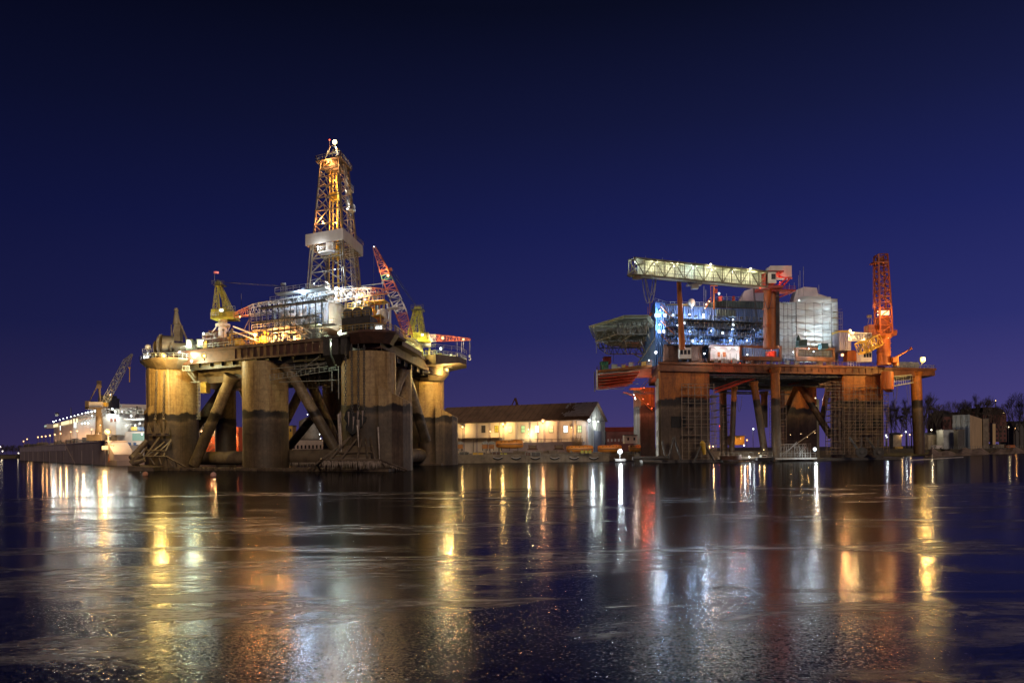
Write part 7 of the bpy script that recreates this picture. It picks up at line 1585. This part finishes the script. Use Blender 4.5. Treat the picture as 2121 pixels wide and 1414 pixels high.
def mk_mesh(mb, name, m):
    me = bpy.data.meshes.new(name); me.from_pydata([tuple(v) for v in mb.v], [], mb.f); me.materials.append(m); return me
TM = []
for s, sp, bl_ in ((1, .30, 0), (2, .26, 4), (3, .34, 0), (4, .22, 6)):
    a, b = tree_mesh(s, 20, sp, bl_); TM.append((mk_mesh(a, 'trunk', bark), mk_mesh(b, 'crown', bark)))
def tree(px, ytop, D, k, label, grp, zg_=2.5):
    b = P(px, 900, D); H = P(px, ytop, D).z-zg_; t = thing('tree', label, 'tree', (b.x, D, zg_), grp); t.scale = (H/20,)*3; t.rotation_euler = (0, 0, px*1.7)
    for nm, me in zip(('trunk', 'crown'), TM[k % 4]): o = bpy.data.objects.new(nm, me); col.objects.link(o); o.parent = t
# yard clutter: fence posts, stacks and vans on the bank behind the water edge
rnd = random.Random(41)
fn = thing('fence', 'low dark yard fence running along the bank before the sheds', 'fence', P(1990, 905, 420)); mb = MB(); a, b = P(1925, 905, 418), P(2118, 905, 424)
for k in range(40): c = a.lerp(b, k/39); mb.bar((c.x, c.y, 2.5), (c.x, c.y, 4.1), .12)
mb.build('post', steel, fn); mb = MB()
for z in (3.0, 3.9): mb.bar((a.x, a.y, z), (b.x, b.y, z), .08)
mb.build('wire', steel, fn)
def yard(px, D, w_, h_, m, nm, lb):
    c = P(px, 905, D); t = thing(nm, lb, nm, (c.x, D, 2.6)); mb = MB(); mb.box(c.x-w_, c.x+w_, D, D+2.2, 2.9, 2.6+h_); mb.build('body', m, t)
    mb = MB(); mb.box(c.x-w_*.9, c.x-w_*.3, D-.05, D, 2.6+h_*.5, 2.6+h_*.85); mb.build('window' if nm == 'van' else 'panel', glass if nm == 'van' else steel_dk, t)
    for s in (-1, 1): mb = MB(); mb.tube((c.x+s*w_*.6, D-.1, 3.0), (c.x+s*w_*.6, D+.25, 3.0), .4, n=12) if nm == 'van' else mb.box(c.x+s*w_*.6-.15, c.x+s*w_*.6+.15, D, D+2, 2.6, 2.9); mb.build('wheel' if nm == 'van' else 'skid', black, t)
yard(1942, 425, 2.6, 2.0, white, 'van', 'pale van parked between the brown hut and the grey annex'); yard(2068, 428, 3.0, 2.2, conc, 'crate', 'long grey crate on the bank below the slim pale tower'); yard(2094, 430, 2.2, 1.8, orange_p, 'crate', 'orange crate on the bank below the far right trees'); yard(1862, 414, 2.0, 1.5, yelo, 'crate', 'yellow crate on the grass bank left of the lone round leg')
rnd = random.Random(12)
spots = [(1836, 838, 0), (1846, 846, 2), (1856, 836, 3), (1866, 848, 1), (1878, 834, 3), (1888, 850, 2), (1914, 822, 1), (1922, 832, 3), (1931, 842, 2), (1940, 838, 0), (1948, 846, 2), (1960, 850, 0), (1972, 840, 2), (1980, 836, 0), (1992, 842, 2), (2004, 838, 3), (2016, 834, 1), (2026, 826, 3), (2036, 828, 1), (2046, 836, 2), (2058, 842, 0), (2070, 846, 2), (2100, 828, 0), (2112, 824, 2), (2122, 830, 0)]
for i, (px, y, k) in enumerate(spots):
    D = (470 if px < 1950 else 560)+(i % 3)*14 if px < 2090 else 520
    lb = {0: 'bare winter tree with open forking crown on the right bank', 1: 'bare winter tree with dark mistletoe clumps on the right bank', 2: 'bare winter tree with wide thin crown on the right bank', 3: 'slim bare winter tree dotted with mistletoe on the right bank'}[k]
    tree(px, y, D, k, lb, 'bare trees along the right bank, %s kind' % ('open', 'clumped', 'wide', 'slim')[k])
# shrub and reeds beside the warehouse
t = thing('shrub', 'leafless pale shrub growing by the warehouse loading platform', 'shrub', P(1196, 925, 300)); mb = MB()
for k in range(80):
    a = P(1196+rnd.uniform(-9, 9), 926, 301+rnd.uniform(-2, 2)); a.z = 3.2; b = a+Vector((rnd.uniform(-1.6, 1.6), rnd.uniform(-1, 1), rnd.uniform(2, 7))); mb.bar(a, b, .07); c = a.lerp(b, .6); mb.bar(c, c+Vector((rnd.uniform(-1.2, 1.2), 0, rnd.uniform(.4, 1.6))), .05)
mb.build('stem', mat('dry_stem', (.35, .26, .14), .8), t)
# left far shore
mb = MB(); zz = P(20, 930, 900); a = P(-260, 940, 860).x; b = P(43, 940, 860).x; n = 60; vs = []
mb.prism([(a, 860), (b, 850), (b, 900), (a, 900)], -1, 3.2); tag(mb.build('far_shore', ground_m), kind='structure')
for i in range(22):
    px = 2+i*2.0+rnd.uniform(-.8, .8); tree(px, 924+rnd.uniform(-3, 4), 870+rnd.uniform(0, 20), i % 4, 'small bare tree in the far row at the left edge of the water', 'far trees at the left edge', 3.0)
for i, px in enumerate((1, 5.5, 38.5)): streetlamp(px, (925, 934, 938)[i], 850, (1, .8, .5), ('left one of two far lamps at the left edge', 'right one of two far lamps at the left edge', 'lamp at the shore just left of the dry dock')[i], 300, .8)
# floating bits on the water
def buoy(px, py, D, label, m):
    c = P(px, py, D); t = thing('buoy', label, 'buoy', (c.x, D, 0)); mb = MB(); mb.ball((c.x, D, .32), .55, 14); mb.build('float', m, t); mb = MB(); mb.tube((c.x, D, .8), (c.x, D, 1.05), .14, n=8); mb.build('eye', steel_dk, t)
buoy(301, 977, 165, 'round pale orange buoy on the water left of the drilling rig', mat('buoy_orange', (.75, .35, .18), .5))
buoy(442, 981, 155, 'pinkish buoy on the water in front of the drilling rig', mat('buoy_pink', (.75, .42, .32), .5))
mb = MB(); mb.tube(P(1886, 956, 255)*1, P(1886, 949, 255), .12, n=6); c = P(1931, 941, 300)
for nm, px, py, D, lb in (('marker_pole', 1885.5, 955, 235, 'left one of two thin marker poles standing in the water at right'), ('marker_pole', 1931, 943, 300, 'right one of two thin marker poles standing in the water at right')):
    b = P(px, py, D); t = thing(nm, lb, 'pole', (b.x, D, 0)); mb = MB(); mb.tube((b.x, D, -.5), (b.x, D, 1.5), .12, n=8); mb.build('pole', white, t); mb = MB(); mb.tube((b.x, D, 1.5), (b.x, D, 1.75), .17, n=8); mb.build('cap', steel_dk, t)
mb = MB(); a, b = P(1885, 953, 245), P(1995, 944, 300); mb.bar((a.x, a.y, .15), (b.x, b.y, .15), .22); t = thing('floating_boom', 'thin pale floating boom lying on the water at right', 'boom', (a.x, a.y, 0)); mb.build('float', white, t)
